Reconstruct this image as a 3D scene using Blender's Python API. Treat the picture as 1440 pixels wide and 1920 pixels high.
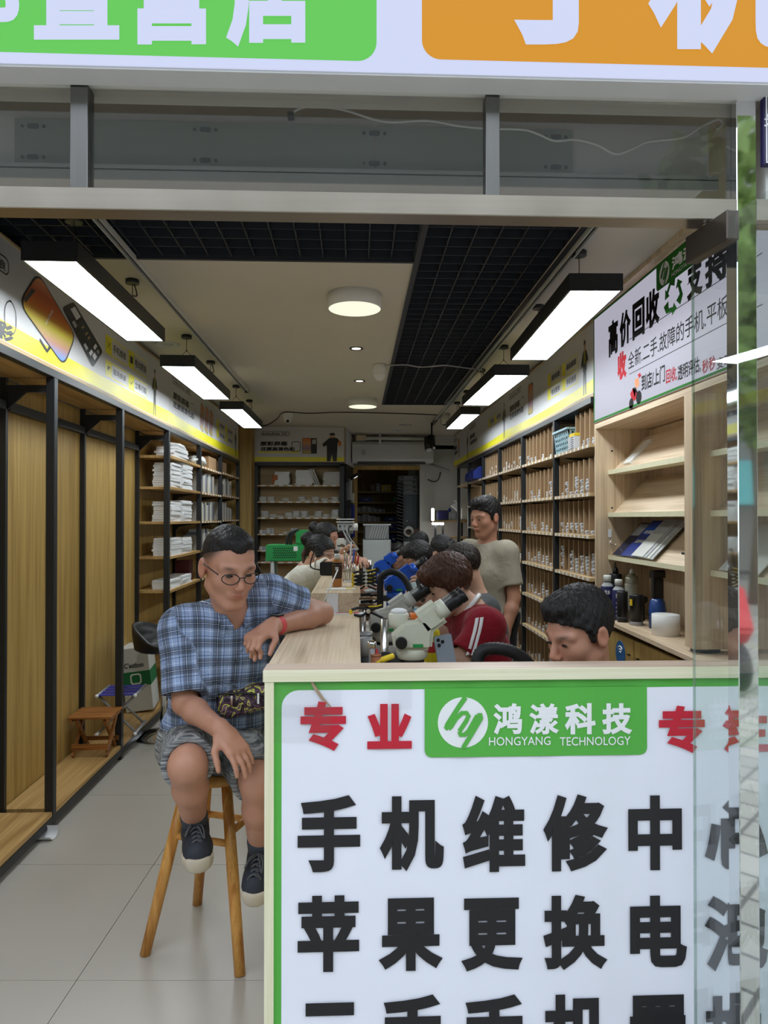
import bpy, bmesh, math, random
import numpy as np
from mathutils import Vector, Matrix, noise as mnoise
random.seed(7); RNG=np.random.RandomState(5)
SC=bpy.context.scene; COL=SC.collection
for o in list(bpy.data.objects): bpy.data.objects.remove(o)
# ---------------------------------------------------------------- camera
F=1331.; H=1.557; YAW=math.radians(2.25); PIT=math.radians(.5)
cam=bpy.data.cameras.new('camera'); camo=bpy.data.objects.new('camera',cam); COL.objects.link(camo)
cam.sensor_fit='VERTICAL'; cam.sensor_height=36; cam.sensor_width=27; cam.lens=F/1920*36; cam.clip_start=.02
camo.location=(0,0,H); camo.rotation_euler=(math.pi/2+PIT,0,-YAW); SC.camera=camo
# ---------------------------------------------------------------- world and exposure
W=bpy.data.worlds.new('overcast_sky'); SC.world=W; W.use_nodes=True
bg=W.node_tree.nodes['Background']; bg.inputs[0].default_value=(.80,.88,1.0,1); bg.inputs[1].default_value=2.75
SC.view_settings.view_transform='Standard'; SC.view_settings.look='None'; SC.view_settings.gamma=1
SC.view_settings.use_curve_mapping=False; SC.view_settings.exposure=0.0
LAMP=18.0      # brightness of the hanging panels
# ---------------------------------------------------------------- pixel to place
_sa,_ca,_sp,_cp=math.sin(YAW),math.cos(YAW),math.sin(PIT),math.cos(PIT)
_fw=Vector((_sa*_cp,_ca*_cp,_sp)); _rt=Vector((_ca,-_sa,0)); _up=Vector((-_sa*_sp,-_ca*_sp,_cp))
def ray(px,py): return _rt*((px-720)/F)+_up*((960-py)/F)+_fw
CAM=Vector((0,0,H))
def atY(px,py,Y): d=ray(px,py); return CAM+d*(Y/d.y)
def atX(px,py,X): d=ray(px,py); return CAM+d*(X/d.x)
def atZ(px,py,Z): d=ray(px,py); return CAM+d*((Z-H)/d.z)
# ---------------------------------------------------------------- materials
MATS={}
def _new(name):
    m=bpy.data.materials.new(name); m.use_nodes=True; nt=m.node_tree
    return m,nt,nt.nodes['Principled BSDF']
def lin(r,g,b):
    f=lambda c:(c/255/12.92) if c/255<=.04045 else ((c/255+.055)/1.055)**2.4
    return (f(r),f(g),f(b),1)
def plain(name,col,rough=.5,metal=0.,vary=.08,scale=8.,bump=0.,spec=.5,alpha=None,coat=0.,trans=0.):
    if name in MATS: return MATS[name]
    m,nt,p=_new(name); N=nt.nodes; L=nt.links
    p.inputs['Roughness'].default_value=rough; p.inputs['Metallic'].default_value=metal
    p.inputs['Specular IOR Level'].default_value=spec; p.inputs['Coat Weight'].default_value=coat
    if trans: p.inputs['Transmission Weight'].default_value=trans
    tc=N.new('ShaderNodeTexCoord'); n=N.new('ShaderNodeTexNoise'); n.inputs['Scale'].default_value=scale; n.inputs['Detail'].default_value=3
    L.new(tc.outputs['Object'],n.inputs['Vector'])
    mx=N.new('ShaderNodeMix'); mx.data_type='RGBA'
    c=col if len(col)==4 else (*col,1)
    mx.inputs[6].default_value=tuple(x*(1-vary) for x in c[:3])+(1,); mx.inputs[7].default_value=tuple(min(1,x*(1+vary)) for x in c[:3])+(1,)
    L.new(n.outputs['Fac'],mx.inputs[0]); L.new(mx.outputs[2],p.inputs['Base Color'])
    if bump:
        b=N.new('ShaderNodeBump'); b.inputs['Strength'].default_value=bump; b.inputs['Distance'].default_value=.01
        L.new(n.outputs['Fac'],b.inputs['Height']); L.new(b.outputs['Normal'],p.inputs['Normal'])
    MATS[name]=m; return m
def wood(name,c1,c2,grain='Z',scale=1.,rough=.45,rings=.5,bump=.05):
    """grain = axis the fibres run along (object space)"""
    if name in MATS: return MATS[name]
    m,nt,p=_new(name); N=nt.nodes; L=nt.links
    tc=N.new('ShaderNodeTexCoord'); mp=N.new('ShaderNodeMapping'); L.new(tc.outputs['Object'],mp.inputs['Vector'])
    s=[9.*scale]*3; s['XYZ'.index(grain)]=.55*scale; mp.inputs['Scale'].default_value=s
    n1=N.new('ShaderNodeTexNoise'); n1.inputs['Scale'].default_value=.9; n1.inputs['Detail'].default_value=2; n1.inputs['Distortion'].default_value=.6
    L.new(mp.outputs[0],n1.inputs['Vector'])
    ma=N.new('ShaderNodeMath'); ma.operation='MULTIPLY'; ma.inputs[1].default_value=16.; L.new(n1.outputs['Fac'],ma.inputs[0])
    sn=N.new('ShaderNodeMath'); sn.operation='SINE'; L.new(ma.outputs[0],sn.inputs[0])
    mp2=N.new('ShaderNodeMapping'); L.new(tc.outputs['Object'],mp2.inputs['Vector'])
    s2=[90.*scale]*3; s2['XYZ'.index(grain)]=1.6*scale; mp2.inputs['Scale'].default_value=s2
    n2=N.new('ShaderNodeTexNoise'); n2.inputs['Scale'].default_value=1.; n2.inputs['Detail'].default_value=5; L.new(mp2.outputs[0],n2.inputs['Vector'])
    m1=N.new('ShaderNodeMath'); m1.operation='MULTIPLY_ADD'; m1.inputs[1].default_value=.22*rings; m1.inputs[2].default_value=.0; L.new(sn.outputs[0],m1.inputs[0])
    ad=N.new('ShaderNodeMath'); ad.operation='ADD'; L.new(m1.outputs[0],ad.inputs[0]); L.new(n2.outputs['Fac'],ad.inputs[1])
    r=N.new('ShaderNodeValToRGB'); r.color_ramp.elements[0].position=.28; r.color_ramp.elements[1].position=.75
    r.color_ramp.elements[0].color=c1; r.color_ramp.elements[1].color=c2
    L.new(ad.outputs[0],r.inputs[0]); L.new(r.outputs[0],p.inputs['Base Color'])
    b=N.new('ShaderNodeBump'); b.inputs['Strength'].default_value=bump; b.inputs['Distance'].default_value=.004
    L.new(ad.outputs[0],b.inputs['Height']); L.new(b.outputs[0],p.inputs['Normal'])
    p.inputs['Roughness'].default_value=rough; p.inputs['Specular IOR Level'].default_value=.35
    MATS[name]=m; return m
def emit(name,col,st,vary=0.):
    if name in MATS: return MATS[name]
    m,nt,p=_new(name); p.inputs['Base Color'].default_value=(*(.04*x for x in col[:3]),1); p.inputs['Roughness'].default_value=.5; p.inputs['Specular IOR Level'].default_value=.12
    p.inputs['Emission Color'].default_value=(*col[:3],1); p.inputs['Emission Strength'].default_value=st
    MATS[name]=m; return m
def glass(name,tint=(.93,.97,.95),ior=1.5,dirt=.0):
    if name in MATS: return MATS[name]
    m=bpy.data.materials.new(name); m.use_nodes=True; nt=m.node_tree; N=nt.nodes; L=nt.links
    N.remove(N['Principled BSDF']); out=N['Material Output']
    t=N.new('ShaderNodeBsdfTransparent'); t.inputs[0].default_value=(*tint,1)
    g=N.new('ShaderNodeBsdfGlossy'); g.inputs['Roughness'].default_value=.0; g.inputs[0].default_value=(1,1,1,1)
    ge=N.new('ShaderNodeNewGeometry'); dt=N.new('ShaderNodeVectorMath'); dt.operation='DOT_PRODUCT'; L.new(ge.outputs['Normal'],dt.inputs[0]); L.new(ge.outputs['Incoming'],dt.inputs[1])
    ab=N.new('ShaderNodeMath'); ab.operation='ABSOLUTE'; L.new(dt.outputs['Value'],ab.inputs[0])
    om=N.new('ShaderNodeMath'); om.operation='SUBTRACT'; om.inputs[0].default_value=1; L.new(ab.outputs[0],om.inputs[1])
    pw=N.new('ShaderNodeMath'); pw.operation='POWER'; pw.inputs[1].default_value=5; L.new(om.outputs[0],pw.inputs[0])
    f0=((ior-1)/(ior+1))**2; fr=N.new('ShaderNodeMath'); fr.operation='MULTIPLY_ADD'; fr.inputs[1].default_value=1-f0; fr.inputs[2].default_value=f0; L.new(pw.outputs[0],fr.inputs[0])
    mx=N.new('ShaderNodeMixShader'); L.new(fr.outputs[0],mx.inputs[0]); L.new(t.outputs[0],mx.inputs[1]); L.new(g.outputs[0],mx.inputs[2])
    last=mx
    if dirt:
        d=N.new('ShaderNodeBsdfDiffuse'); d.inputs[0].default_value=(.75,.77,.8,1)
        tc=N.new('ShaderNodeTexCoord'); n=N.new('ShaderNodeTexNoise'); n.inputs['Scale'].default_value=3; n.inputs['Detail'].default_value=6; L.new(tc.outputs['Object'],n.inputs['Vector'])
        ml=N.new('ShaderNodeMath'); ml.operation='MULTIPLY'; ml.inputs[1].default_value=dirt*2; L.new(n.outputs['Fac'],ml.inputs[0])
        m2=N.new('ShaderNodeMixShader'); L.new(ml.outputs[0],m2.inputs[0]); L.new(mx.outputs[0],m2.inputs[1]); L.new(d.outputs[0],m2.inputs[2]); last=m2
    L.new(last.outputs[0],out.inputs['Surface']); MATS[name]=m; return m
def brushed(name,col,rough=.3,axis='X'):
    if name in MATS: return MATS[name]
    m,nt,p=_new(name); N=nt.nodes; L=nt.links
    p.inputs['Metallic'].default_value=1; p.inputs['Roughness'].default_value=rough
    tc=N.new('ShaderNodeTexCoord'); mp=N.new('ShaderNodeMapping'); s=[60.]*3; s['XYZ'.index(axis)]=1.; mp.inputs['Scale'].default_value=s
    L.new(tc.outputs['Object'],mp.inputs[0]); n=N.new('ShaderNodeTexNoise'); n.inputs['Scale'].default_value=2; n.inputs['Detail'].default_value=4; L.new(mp.outputs[0],n.inputs['Vector'])
    n2=N.new('ShaderNodeTexNoise'); n2.inputs['Scale'].default_value=5; n2.inputs['Detail'].default_value=4; L.new(tc.outputs['Object'],n2.inputs['Vector'])
    mx=N.new('ShaderNodeMix'); mx.data_type='RGBA'; mx.inputs[6].default_value=tuple(c*.72 for c in col[:3])+(1,); mx.inputs[7].default_value=(*col[:3],1)
    av=N.new('ShaderNodeMath'); av.operation='MULTIPLY_ADD'; av.inputs[1].default_value=.5; av.inputs[2].default_value=0; L.new(n.outputs['Fac'],av.inputs[0])
    a2=N.new('ShaderNodeMath'); a2.operation='MULTIPLY_ADD'; a2.inputs[1].default_value=.6; L.new(n2.outputs['Fac'],a2.inputs[0]); L.new(av.outputs[0],a2.inputs[2])
    L.new(a2.outputs[0],mx.inputs[0]); L.new(mx.outputs[2],p.inputs['Base Color'])
    rr=N.new('ShaderNodeMapRange'); rr.inputs[3].default_value=rough*.6; rr.inputs[4].default_value=rough*1.5; L.new(n2.outputs['Fac'],rr.inputs[0]); L.new(rr.outputs[0],p.inputs['Roughness'])
    MATS[name]=m; return m
# ---------------------------------------------------------------- mesh building
ORG={}
class MB:
    def __init__(s): s.v=[]; s.f=[]; s.sm=[]; s.mi=[]; s.cm=0
    def add(s,vs,fs,smooth=False):
        b=len(s.v); s.v+= [tuple(v) for v in vs]; s.f+=[tuple(i+b for i in f) for f in fs]; s.sm+=[smooth]*len(fs); s.mi+=[s.cm]*len(fs); return s
    def box(s,x0,x1,y0,y1,z0,z1):
        v=[(x,y,z) for z in (z0,z1) for y in (y0,y1) for x in (x0,x1)]
        return s.add(v,[(0,2,3,1),(4,5,7,6),(0,1,5,4),(2,6,7,3),(0,4,6,2),(1,3,7,5)])
    def obox(s,c,h,R=None):
        R=R or Matrix.Identity(3); c=Vector(c)
        v=[c+R@Vector((x*h[0],y*h[1],z*h[2])) for z in (-1,1) for y in (-1,1) for x in (-1,1)]
        return s.add(v,[(0,2,3,1),(4,5,7,6),(0,1,5,4),(2,6,7,3),(0,4,6,2),(1,3,7,5)])
    def bar(s,p0,p1,w,h,upv=(0,0,1)):
        p0=Vector(p0);p1=Vector(p1); d=(p1-p0); l=d.length; d.normalize(); u=Vector(upv); x=d.cross(u)
        if x.length<1e-4: u=Vector((1,0,0)); x=d.cross(u)
        x.normalize(); z=x.cross(d)
        R=Matrix((x,d,z)).transposed(); return s.obox((p0+p1)/2,(w/2,l/2,h/2),R)
    def cyl(s,p0,p1,r0,r1=None,n=16,caps=True,smooth=True):
        r1=r0 if r1 is None else r1; p0=Vector(p0);p1=Vector(p1); d=(p1-p0).normalized()
        a=d.orthogonal().normalized(); b=d.cross(a)
        v=[];
        for p,r in((p0,r0),(p1,r1)):
            for i in range(n): t=2*math.pi*i/n; v.append(p+a*(r*math.cos(t))+b*(r*math.sin(t)))
        s.add(v,[(i,(i+1)%n,n+(i+1)%n,n+i) for i in range(n)],smooth)
        if caps: s.add(v,[tuple(range(n-1,-1,-1)),tuple(range(n,2*n))])
        return s
    def lathe(s,prof,n=24,o=(0,0,0),ax=(0,0,1),smooth=True):
        o=Vector(o); d=Vector(ax).normalized(); a=d.orthogonal().normalized(); b=d.cross(a); v=[]
        for r,z in prof:
            for i in range(n): t=2*math.pi*i/n; v.append(o+d*z+a*(r*math.cos(t))+b*(r*math.sin(t)))
        f=[]
        for k in range(len(prof)-1):
            for i in range(n): f.append((k*n+i,k*n+(i+1)%n,(k+1)*n+(i+1)%n,(k+1)*n+i))
        s.add(v,f,smooth)
        m=len(prof)-1
        if prof[0][0]>1e-5: s.add(v,[tuple(range(n-1,-1,-1))])
        if prof[-1][0]>1e-5: s.add(v,[tuple(range(m*n,m*n+n))])
        return s
    def tube(s,pts,r,n=8,smooth=True,caps=True):
        pts=[Vector(p) for p in pts]; m=len(pts); rs=r if isinstance(r,(list,tuple)) else [r]*m
        v=[]; a=None
        for k in range(m):
            d=(pts[min(k+1,m-1)]-pts[max(k-1,0)]).normalized()
            a=(a-d*a.dot(d)) if a is not None else d.orthogonal()
            if a.length<1e-6: a=d.orthogonal()
            a.normalize(); b=d.cross(a)
            for i in range(n): t=2*math.pi*i/n; v.append(pts[k]+a*(rs[k]*math.cos(t))+b*(rs[k]*math.sin(t)))
        f=[(k*n+i,k*n+(i+1)%n,(k+1)*n+(i+1)%n,(k+1)*n+i) for k in range(m-1) for i in range(n)]
        s.add(v,f,smooth)
        if caps: s.add(v,[tuple(range(n-1,-1,-1)),tuple(range((m-1)*n,m*n))])
        return s
    def sphere(s,c,r,n=16,k=8,smooth=True):
        r=(r,r,r) if not hasattr(r,'__len__') else r; v=[];f=[]
        for j in range(1,k):
            for i in range(n):
                t=math.pi*j/k;p=2*math.pi*i/n
                v.append((c[0]+r[0]*math.sin(t)*math.cos(p),c[1]+r[1]*math.sin(t)*math.sin(p),c[2]+r[2]*math.cos(t)))
        v+=[(c[0],c[1],c[2]+r[2]),(c[0],c[1],c[2]-r[2])]
        for j in range(k-2):
            for i in range(n): f.append((j*n+i,(j+1)*n+i,(j+1)*n+(i+1)%n,j*n+(i+1)%n))
        for i in range(n): f.append((len(v)-2,i,(i+1)%n)); f.append((len(v)-1,(k-2)*n+(i+1)%n,(k-2)*n+i))
        return s.add(v,f,smooth)
    def prism(s,poly,fn,d0,d1):
        """poly: 2d points, fn(u,v,d)->xyz"""
        n=len(poly); v=[fn(u,w,d0) for u,w in poly]+[fn(u,w,d1) for u,w in poly]
        return s.add(v,[tuple(range(n-1,-1,-1)),tuple(range(n,2*n))]+[(i,(i+1)%n,n+(i+1)%n,n+i) for i in range(n)])
    def flat(s,pts): return s.add(pts,[tuple(range(len(pts)))])
    def mesh(s,name,mat,org=(0,0,0),bevel=0,fixn=True):
        me=bpy.data.meshes.new(name); o=Vector(org)
        me.from_pydata([Vector(v)-o for v in s.v],[],s.f)
        mats=mat if isinstance(mat,(list,tuple)) else [mat]
        for m in mats: me.materials.append(m)
        for p,q,mi in zip(me.polygons,s.sm,s.mi): p.use_smooth=q; p.material_index=mi
        if bevel or fixn:
            bm=bmesh.new(); bm.from_mesh(me)
            bmesh.ops.remove_doubles(bm,verts=bm.verts,dist=1e-6)
            bmesh.ops.recalc_face_normals(bm,faces=bm.faces)
            if bevel: bmesh.ops.bevel(bm,geom=[e for e in bm.edges if len(e.link_faces)==2 and e.calc_face_angle(0)>.5],offset=bevel,segments=2 if bevel>.004 else 1,affect='EDGES',clamp_overlap=True)
            bm.to_mesh(me); bm.free()
        me.update(); return me
    def build(s,name,mat,parent=None,bevel=0,org=None,fixn=True,label=None,**tags):
        if parent is not None: og=ORG[parent.name]
        elif org is not None: og=Vector(org)
        else:
            a=np.array([tuple(v) for v in s.v]); lo=a.min(0);hi=a.max(0); og=Vector(((lo[0]+hi[0])/2,(lo[1]+hi[1])/2,lo[2]))
        me=s.mesh(name,mat,og,bevel,fixn); o=bpy.data.objects.new(name,me); COL.objects.link(o); ORG[o.name]=og
        if parent is not None: o.parent=parent
        else: o.location=og
        if label: o['label']=label
        for k,v in tags.items(): o[k]=v
        return o
def thing(name,label,cat,loc=(0,0,0),rz=0,group=None,kind=None):
    o=bpy.data.objects.new(name,None); COL.objects.link(o); o.empty_display_size=.05; o.location=loc; o.rotation_euler=(0,0,rz)
    if label: o['label']=label
    if cat: o['category']=cat
    if group: o['group']=group
    if kind: o['kind']=kind
    ORG[o.name]=Vector(loc); return o
def local(name,label,cat,group=None):      # prototype modelled around its own origin, moved afterwards
    o=thing(name,label,cat,(0,0,0),0,group); return o
def put(o,loc,rz=0,rot=None,sc=None):
    o.location=loc; o.rotation_euler=rot if rot else (0,0,rz)
    if sc: o.scale=(sc,sc,sc) if not hasattr(sc,'__len__') else sc
    return o
def kids(o): return [c for c in bpy.data.objects if c.parent==o]
def dup(o,label=None,parent=None):
    c=o.copy(); COL.objects.link(c); ORG[c.name]=ORG[o.name]; c.parent=parent
    for k in kids(o): dup(k,None,c)
    if label: c['label']=label
    return c
def inst(name,me,loc,parent=None,rot=(0,0,0),sc=(1,1,1),label=None,cat=None,group=None):
    o=bpy.data.objects.new(name,me); COL.objects.link(o); og=ORG[parent.name] if parent is not None else Vector((0,0,0))
    o.parent=parent; o.location=Vector(loc)-og; o.rotation_euler=rot; o.scale=sc; ORG[o.name]=Vector(loc)
    if label: o['label']=label
    if cat: o['category']=cat
    if group: o['group']=group
    return o
def cubemesh(name,mat,bevel=0):            # unit cube, base at z=0
    return MB().box(-.5,.5,-.5,.5,0,1).mesh(name,mat,(0,0,0),bevel)
# ---------------------------------------------------------------- lettering
_gc={}
def glyph(ch,bold):
    k=(ch,bold)
    if k in _gc: return _gc[k]
    c=bpy.data.curves.new('t','FONT'); c.body=ch; c.size=1; c.resolution_u=3
    if bold: c.bevel_depth=bold; c.bevel_resolution=0
    c.fill_mode='FRONT' if not bold else 'BOTH'
    o=bpy.data.objects.new('t',c); COL.objects.link(o); bpy.context.view_layer.update()
    me=bpy.data.meshes.new_from_object(o.evaluated_get(bpy.context.evaluated_depsgraph_get()))
    v=np.array([x.co[:] for x in me.vertices]) if len(me.vertices) else np.zeros((0,3)); f=[tuple(p.vertices) for p in me.polygons]
    bpy.data.objects.remove(o); bpy.data.curves.remove(c); bpy.data.meshes.remove(me)
    _gc[k]=(v,f); return v,f
def letters(name,items,mat,parent,n,lift=.0008,bold=.0,label=None):
    """items: (text, lower-left, lower-right, upper-left) world points; text filled to that box"""
    n=Vector(n)
    for it in items:
        mb=MB(); ch,p0,p1,p2=it[:4]; b=it[4] if len(it)>4 else bold
        v,f=glyph(ch,b)
        if not len(v): continue
        lo=v.min(0);hi=v.max(0); p0=Vector(p0);u=Vector(p1)-p0;w=Vector(p2)-p0
        zr=max(1e-6,hi[2]-lo[2])
        vs=[p0+u*((a[0]-lo[0])/(hi[0]-lo[0]))+w*((a[1]-lo[1])/(hi[1]-lo[1]))+n*(lift+(.0004*(a[2]-lo[2])/zr if b else 0)) for a in v]
        mb.add(vs,f); mb.build(name,mat,parent,fixn=False,label=label)
def rrect(x0,x1,z0,z1,r,n=6,corners='1111'):
    pts=[]
    for k,(cx,cz,a0) in enumerate(((x1-r,z1-r,0),(x0+r,z1-r,90),(x0+r,z0+r,180),(x1-r,z0+r,270))):
        if corners[k]=='0': pts.append(((x1,z1),(x0,z1),(x0,z0),(x1,z0))[k]); continue
        for i in range(n+1): t=math.radians(a0+90*i/n); pts.append((cx+r*math.cos(t),cz+r*math.sin(t)))
    return pts
# ---------------------------------------------------------------- palette
M=dict(
 wall=plain('painted_wall',lin(205,203,198),.8,vary=.05,scale=3),
 ceil=plain('ceiling_paint',lin(212,205,190),.85,vary=.03,scale=2),
 beige=plain('beige_soffit',lin(216,200,170),.85,vary=.05,scale=3),
 black=plain('black_steel',lin(30,32,35),.45,vary=.15,scale=20),
 grid=plain('black_grid_metal',lin(44,47,54),.5,vary=.1),
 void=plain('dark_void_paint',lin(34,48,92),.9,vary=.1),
 oak=wood('oak_panel',lin(150,118,60),lin(188,156,92),'Z',1.2,.5,.5),
 oakY=wood('oak_board',lin(152,116,66),lin(196,160,104),'Y',1.2,.5,.6),
 ash=wood('ash_counter_top',lin(184,160,130),lin(218,198,170),'Y',1.4,.42,.9),
 ashX=wood('ash_ledge',lin(178,152,130),lin(214,192,172),'X',1.4,.42,.6),
 cream=wood('cream_edge_band',lin(222,216,178),lin(238,233,205),'Z',1.6,.45,.2),
 creamX=wood('cream_edge_band_long',lin(222,216,178),lin(240,235,208),'X',1.6,.45,.2),
 disp=wood('display_cabinet_wood',lin(194,168,138),lin(226,204,174),'Z',1.4,.5,.6),
 dispY=wood('display_cabinet_shelf',lin(196,170,140),lin(228,206,178),'Y',1.4,.5,.6),
 shelf=wood('shelf_board_wood',lin(170,142,100),lin(204,178,136),'X',1.2,.55,.4),
 shelfY=wood('shelf_board_wood_long',lin(170,142,100),lin(204,178,136),'Y',1.2,.55,.4),
 pine=wood('pine_stool_wood',lin(186,120,52),lin(226,168,92),'Z',2.2,.35,1.1),
 pineX=wood('pine_seat_wood',lin(186,120,52),lin(226,168,92),'X',2.2,.35,1.1),
 brownwood=wood('brown_stool_wood',lin(104,62,28),lin(168,110,56),'X',2.,.4,.7),
 steel=brushed('brushed_steel',(.47,.42,.355),.36,'X'),
 steelZ=brushed('brushed_steel_upright',(.24,.235,.225),.34,'Z'),
 mirror=plain('polished_steel',(.82,.83,.84),.035,1.,vary=.02),
 darksteel=plain('dark_steel_fitting',lin(92,86,80),.35,.9,vary=.1),
 chrome=plain('chrome',(.75,.75,.76),.15,1.,vary=.02),
 alu=plain('grey_aluminium',lin(165,165,168),.4,.4,vary=.05),
 white=plain('white_plastic',lin(232,232,230),.4,vary=.02),
 offwhite=plain('off_white_plastic',lin(205,205,200),.45,vary=.04),
 paper=plain('white_paper',lin(232,232,234),.7,vary=.03),
 grey=plain('grey_plastic',lin(128,130,132),.5,vary=.05),
 lgrey=plain('light_grey_metal',lin(176,178,180),.5,vary=.05),
 dgrey=plain('dark_grey_plastic',lin(58,60,63),.5,vary=.08),
 blk=plain('black_plastic',lin(22,22,24),.4,vary=.1),
 rubber=plain('black_rubber',lin(26,26,28),.6,vary=.1),
 blue=plain('blue_plastic',lin(30,92,190),.35,vary=.06),
 navy=plain('navy_plastic',lin(24,48,140),.45,vary=.08),
 green=plain('green_metal',lin(38,150,78),.4,vary=.06),
 yellow=plain('yellow_plastic',lin(238,205,40),.4,vary=.04),
 red=plain('red_plastic',lin(190,40,45),.45,vary=.05),
 orange=plain('orange_plastic',lin(215,110,40),.45,vary=.05),
 card=plain('kraft_cardboard',lin(160,128,94),.85,vary=.08,scale=14),
 cardd=plain('kraft_cardboard_edge',lin(196,170,134),.85,vary=.08,scale=14),
 vinyl=plain('white_vinyl_print',lin(238,239,250),.45,spec=.25,vary=.02,scale=4,bump=.15),
 vgreen=plain('green_vinyl_print',lin(92,178,76),.45,vary=.03,spec=.22),
 vred=plain('red_vinyl_print',lin(196,30,52),.4,vary=.02),
 vblack=plain('black_vinyl_print',lin(30,28,32),.4,vary=.03),
 vwhite=plain('white_letter_print',lin(240,240,242),.4,vary=.01),
 bwhite=plain('banner_print_white',lin(200,199,200),.45,vary=.02),
 byel=plain('banner_print_yellow',lin(226,216,34),.45,vary=.03),
 bgold=plain('banner_print_dark',lin(30,30,32),.45,vary=.03),
 glass=glass('pane_glass',(.93,.955,.945),1.5,.012),
 glassT=glass('transom_glass',(.82,.83,.82),1.5,.012),
 glassJ=glass('clear_plastic',(.92,.93,.93),1.35),
 tile=plain('grey_floor_tile',lin(176,170,161),.32,vary=.07,scale=2.2,spec=.4),
 grout=plain('floor_joint',lin(62,60,58),.9),
)
# ---------------------------------------------------------------- floor: 0.8 m tiles laid along the camera's axis
WX0,WX1,WY0,WY1=-1.80,1.84,1.72,13.6
MB().box(WX0-.1,WX1+.1,WY0,WY1,-.05,-.006).build('floor',M['grout'],org=(0,6,-.05),kind='structure')
FL=bpy.data.objects['floor']
def clip(poly,f):
    out=[]
    for i in range(len(poly)):
        a,b=poly[i-1],poly[i]; fa,fb=f(a),f(b)
        if (fa>=0)!=(fb>=0): t=fa/(fa-fb); out.append((a[0]+(b[0]-a[0])*t,a[1]+(b[1]-a[1])*t))
        if fb>=0: out.append(b)
    return out
e1=(_sa,_ca); e2=(_ca,-_sa)
g=atZ(390,1621,0); d0=g.x*e1[0]+g.y*e1[1]; g=atZ(294,1612,0); r0=g.x*e2[0]+g.y*e2[1]
for i in range(-3,16):
    for j in range(-4,5):
        a,b=d0+i*.8,r0+j*.8; q=.0012
        P=[(r*e2[0]+d*e1[0],r*e2[1]+d*e1[1]) for r,d in((b+q,a+q),(b+.8-q,a+q),(b+.8-q,a+.8-q),(b+q,a+.8-q))]
        for f in (lambda p:p[0]-WX0,lambda p:WX1-p[0],lambda p:p[1]-WY0,lambda p:WY1-p[1]):
            if P: P=clip(P,f)
        if len(P)<3: continue
        MB().prism(P,lambda u,w,d:(u,w,d),-.006,0).build('tile',M['tile'],FL)
# pavement and street outside
def paving():
    m,nt,p=_new('pavement_slabs'); N=nt.nodes;L=nt.links; tc=N.new('ShaderNodeTexCoord'); mp=N.new('ShaderNodeMapping'); mp.inputs['Rotation'].default_value=(0,0,.785); L.new(tc.outputs['Object'],mp.inputs[0]); k=N.new('ShaderNodeTexBrick'); k.inputs['Scale'].default_value=2.4; k.inputs['Mortar Size'].default_value=.025; k.offset=0; k.inputs['Brick Width'].default_value=.5; k.inputs['Row Height'].default_value=.5; k.inputs['Color1'].default_value=lin(170,164,152); k.inputs['Color2'].default_value=lin(150,146,136); k.inputs['Mortar'].default_value=lin(96,92,86); L.new(mp.outputs[0],k.inputs['Vector']); L.new(k.outputs['Color'],p.inputs['Base Color']); p.inputs['Roughness'].default_value=.8; return m
MB().box(-30,30,-30,WY0,-.09,-.012).build('pavement',paving(),org=(0,-14,-.09),kind='structure')
# ---------------------------------------------------------------- walls
CZ=2.82
def st(name,mat,*b,parent=None):
    m=MB(); [m.box(*q) for q in b]; return m.build(name,M[mat],parent,kind='structure')
st('wall_left','wall',(WX0-.12,WX0,1.72,13.7,0,3.3))
st('wall_right','wall',(WX1,WX1+.12,1.72,13.7,0,3.3))
st('wall_back','wall',(WX0,WX1,13.6,13.72,0,3.3))
st('ceiling','ceil',(WX0,.285,3.47,10.9,CZ,CZ+.06),(.285,.97,7.82,10.9,CZ,CZ+.06),(.97,WX1,2.25,10.9,CZ,CZ+.06),(WX0,WX1,10.9,13.6,2.62,2.68))
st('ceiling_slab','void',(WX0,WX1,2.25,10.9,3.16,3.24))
st('ceiling_soffit','beige',(-2.4,WX1,1.80,2.27,2.93,3.14))
st('wall_bulkhead','beige',(WX0,WX1,2.20,2.25,2.53,2.93))
# header with opening to the stock room, white pier at the right
st('wall_partition','wall',(-.16,WX1,10.9,11.02,2.36,CZ),(.98,WX1,10.9,11.02,0,2.36),(WX0,-.16,10.95,11.05,0,CZ))
# open-cell black grid ceiling
G=thing('grid_ceiling','black open-cell metal grid ceiling across the front and down the right side','ceiling grid',(.3,4,CZ))
def slat(x0,x1,y0,y1): return MB().box(x0,x1,y0,y1,CZ+.001,CZ+.045)
c=.11
n=int((.285+1.8)/c)
for i in range(n+1):
    x=.28-i*c; slat(x-.003,x+.003,2.26,3.45).build('slat',M['grid'],G)
for i in range(11):
    y=3.44-i*c; slat(-1.79,.282,y-.003,y+.003).build('slat',M['grid'],G)
for i in range(7):
    x=.31+i*c; slat(x-.003,x+.003,2.26,7.80).build('slat',M['grid'],G)
for i in range(51):
    y=7.79-i*c; slat(.307,.973,y-.003,y+.003).build('slat',M['grid'],G)
MB().box(.283,.305,2.26,7.82,CZ-.012,CZ+.06).box(-1.79,.283,3.45,3.47,CZ-.012,CZ+.06).box(.975,.995,2.26,7.82,CZ-.012,CZ+.03).box(.283,.995,7.8,7.82,CZ-.012,CZ+.06).build('edge_trim',M['grid'],G)
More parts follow.
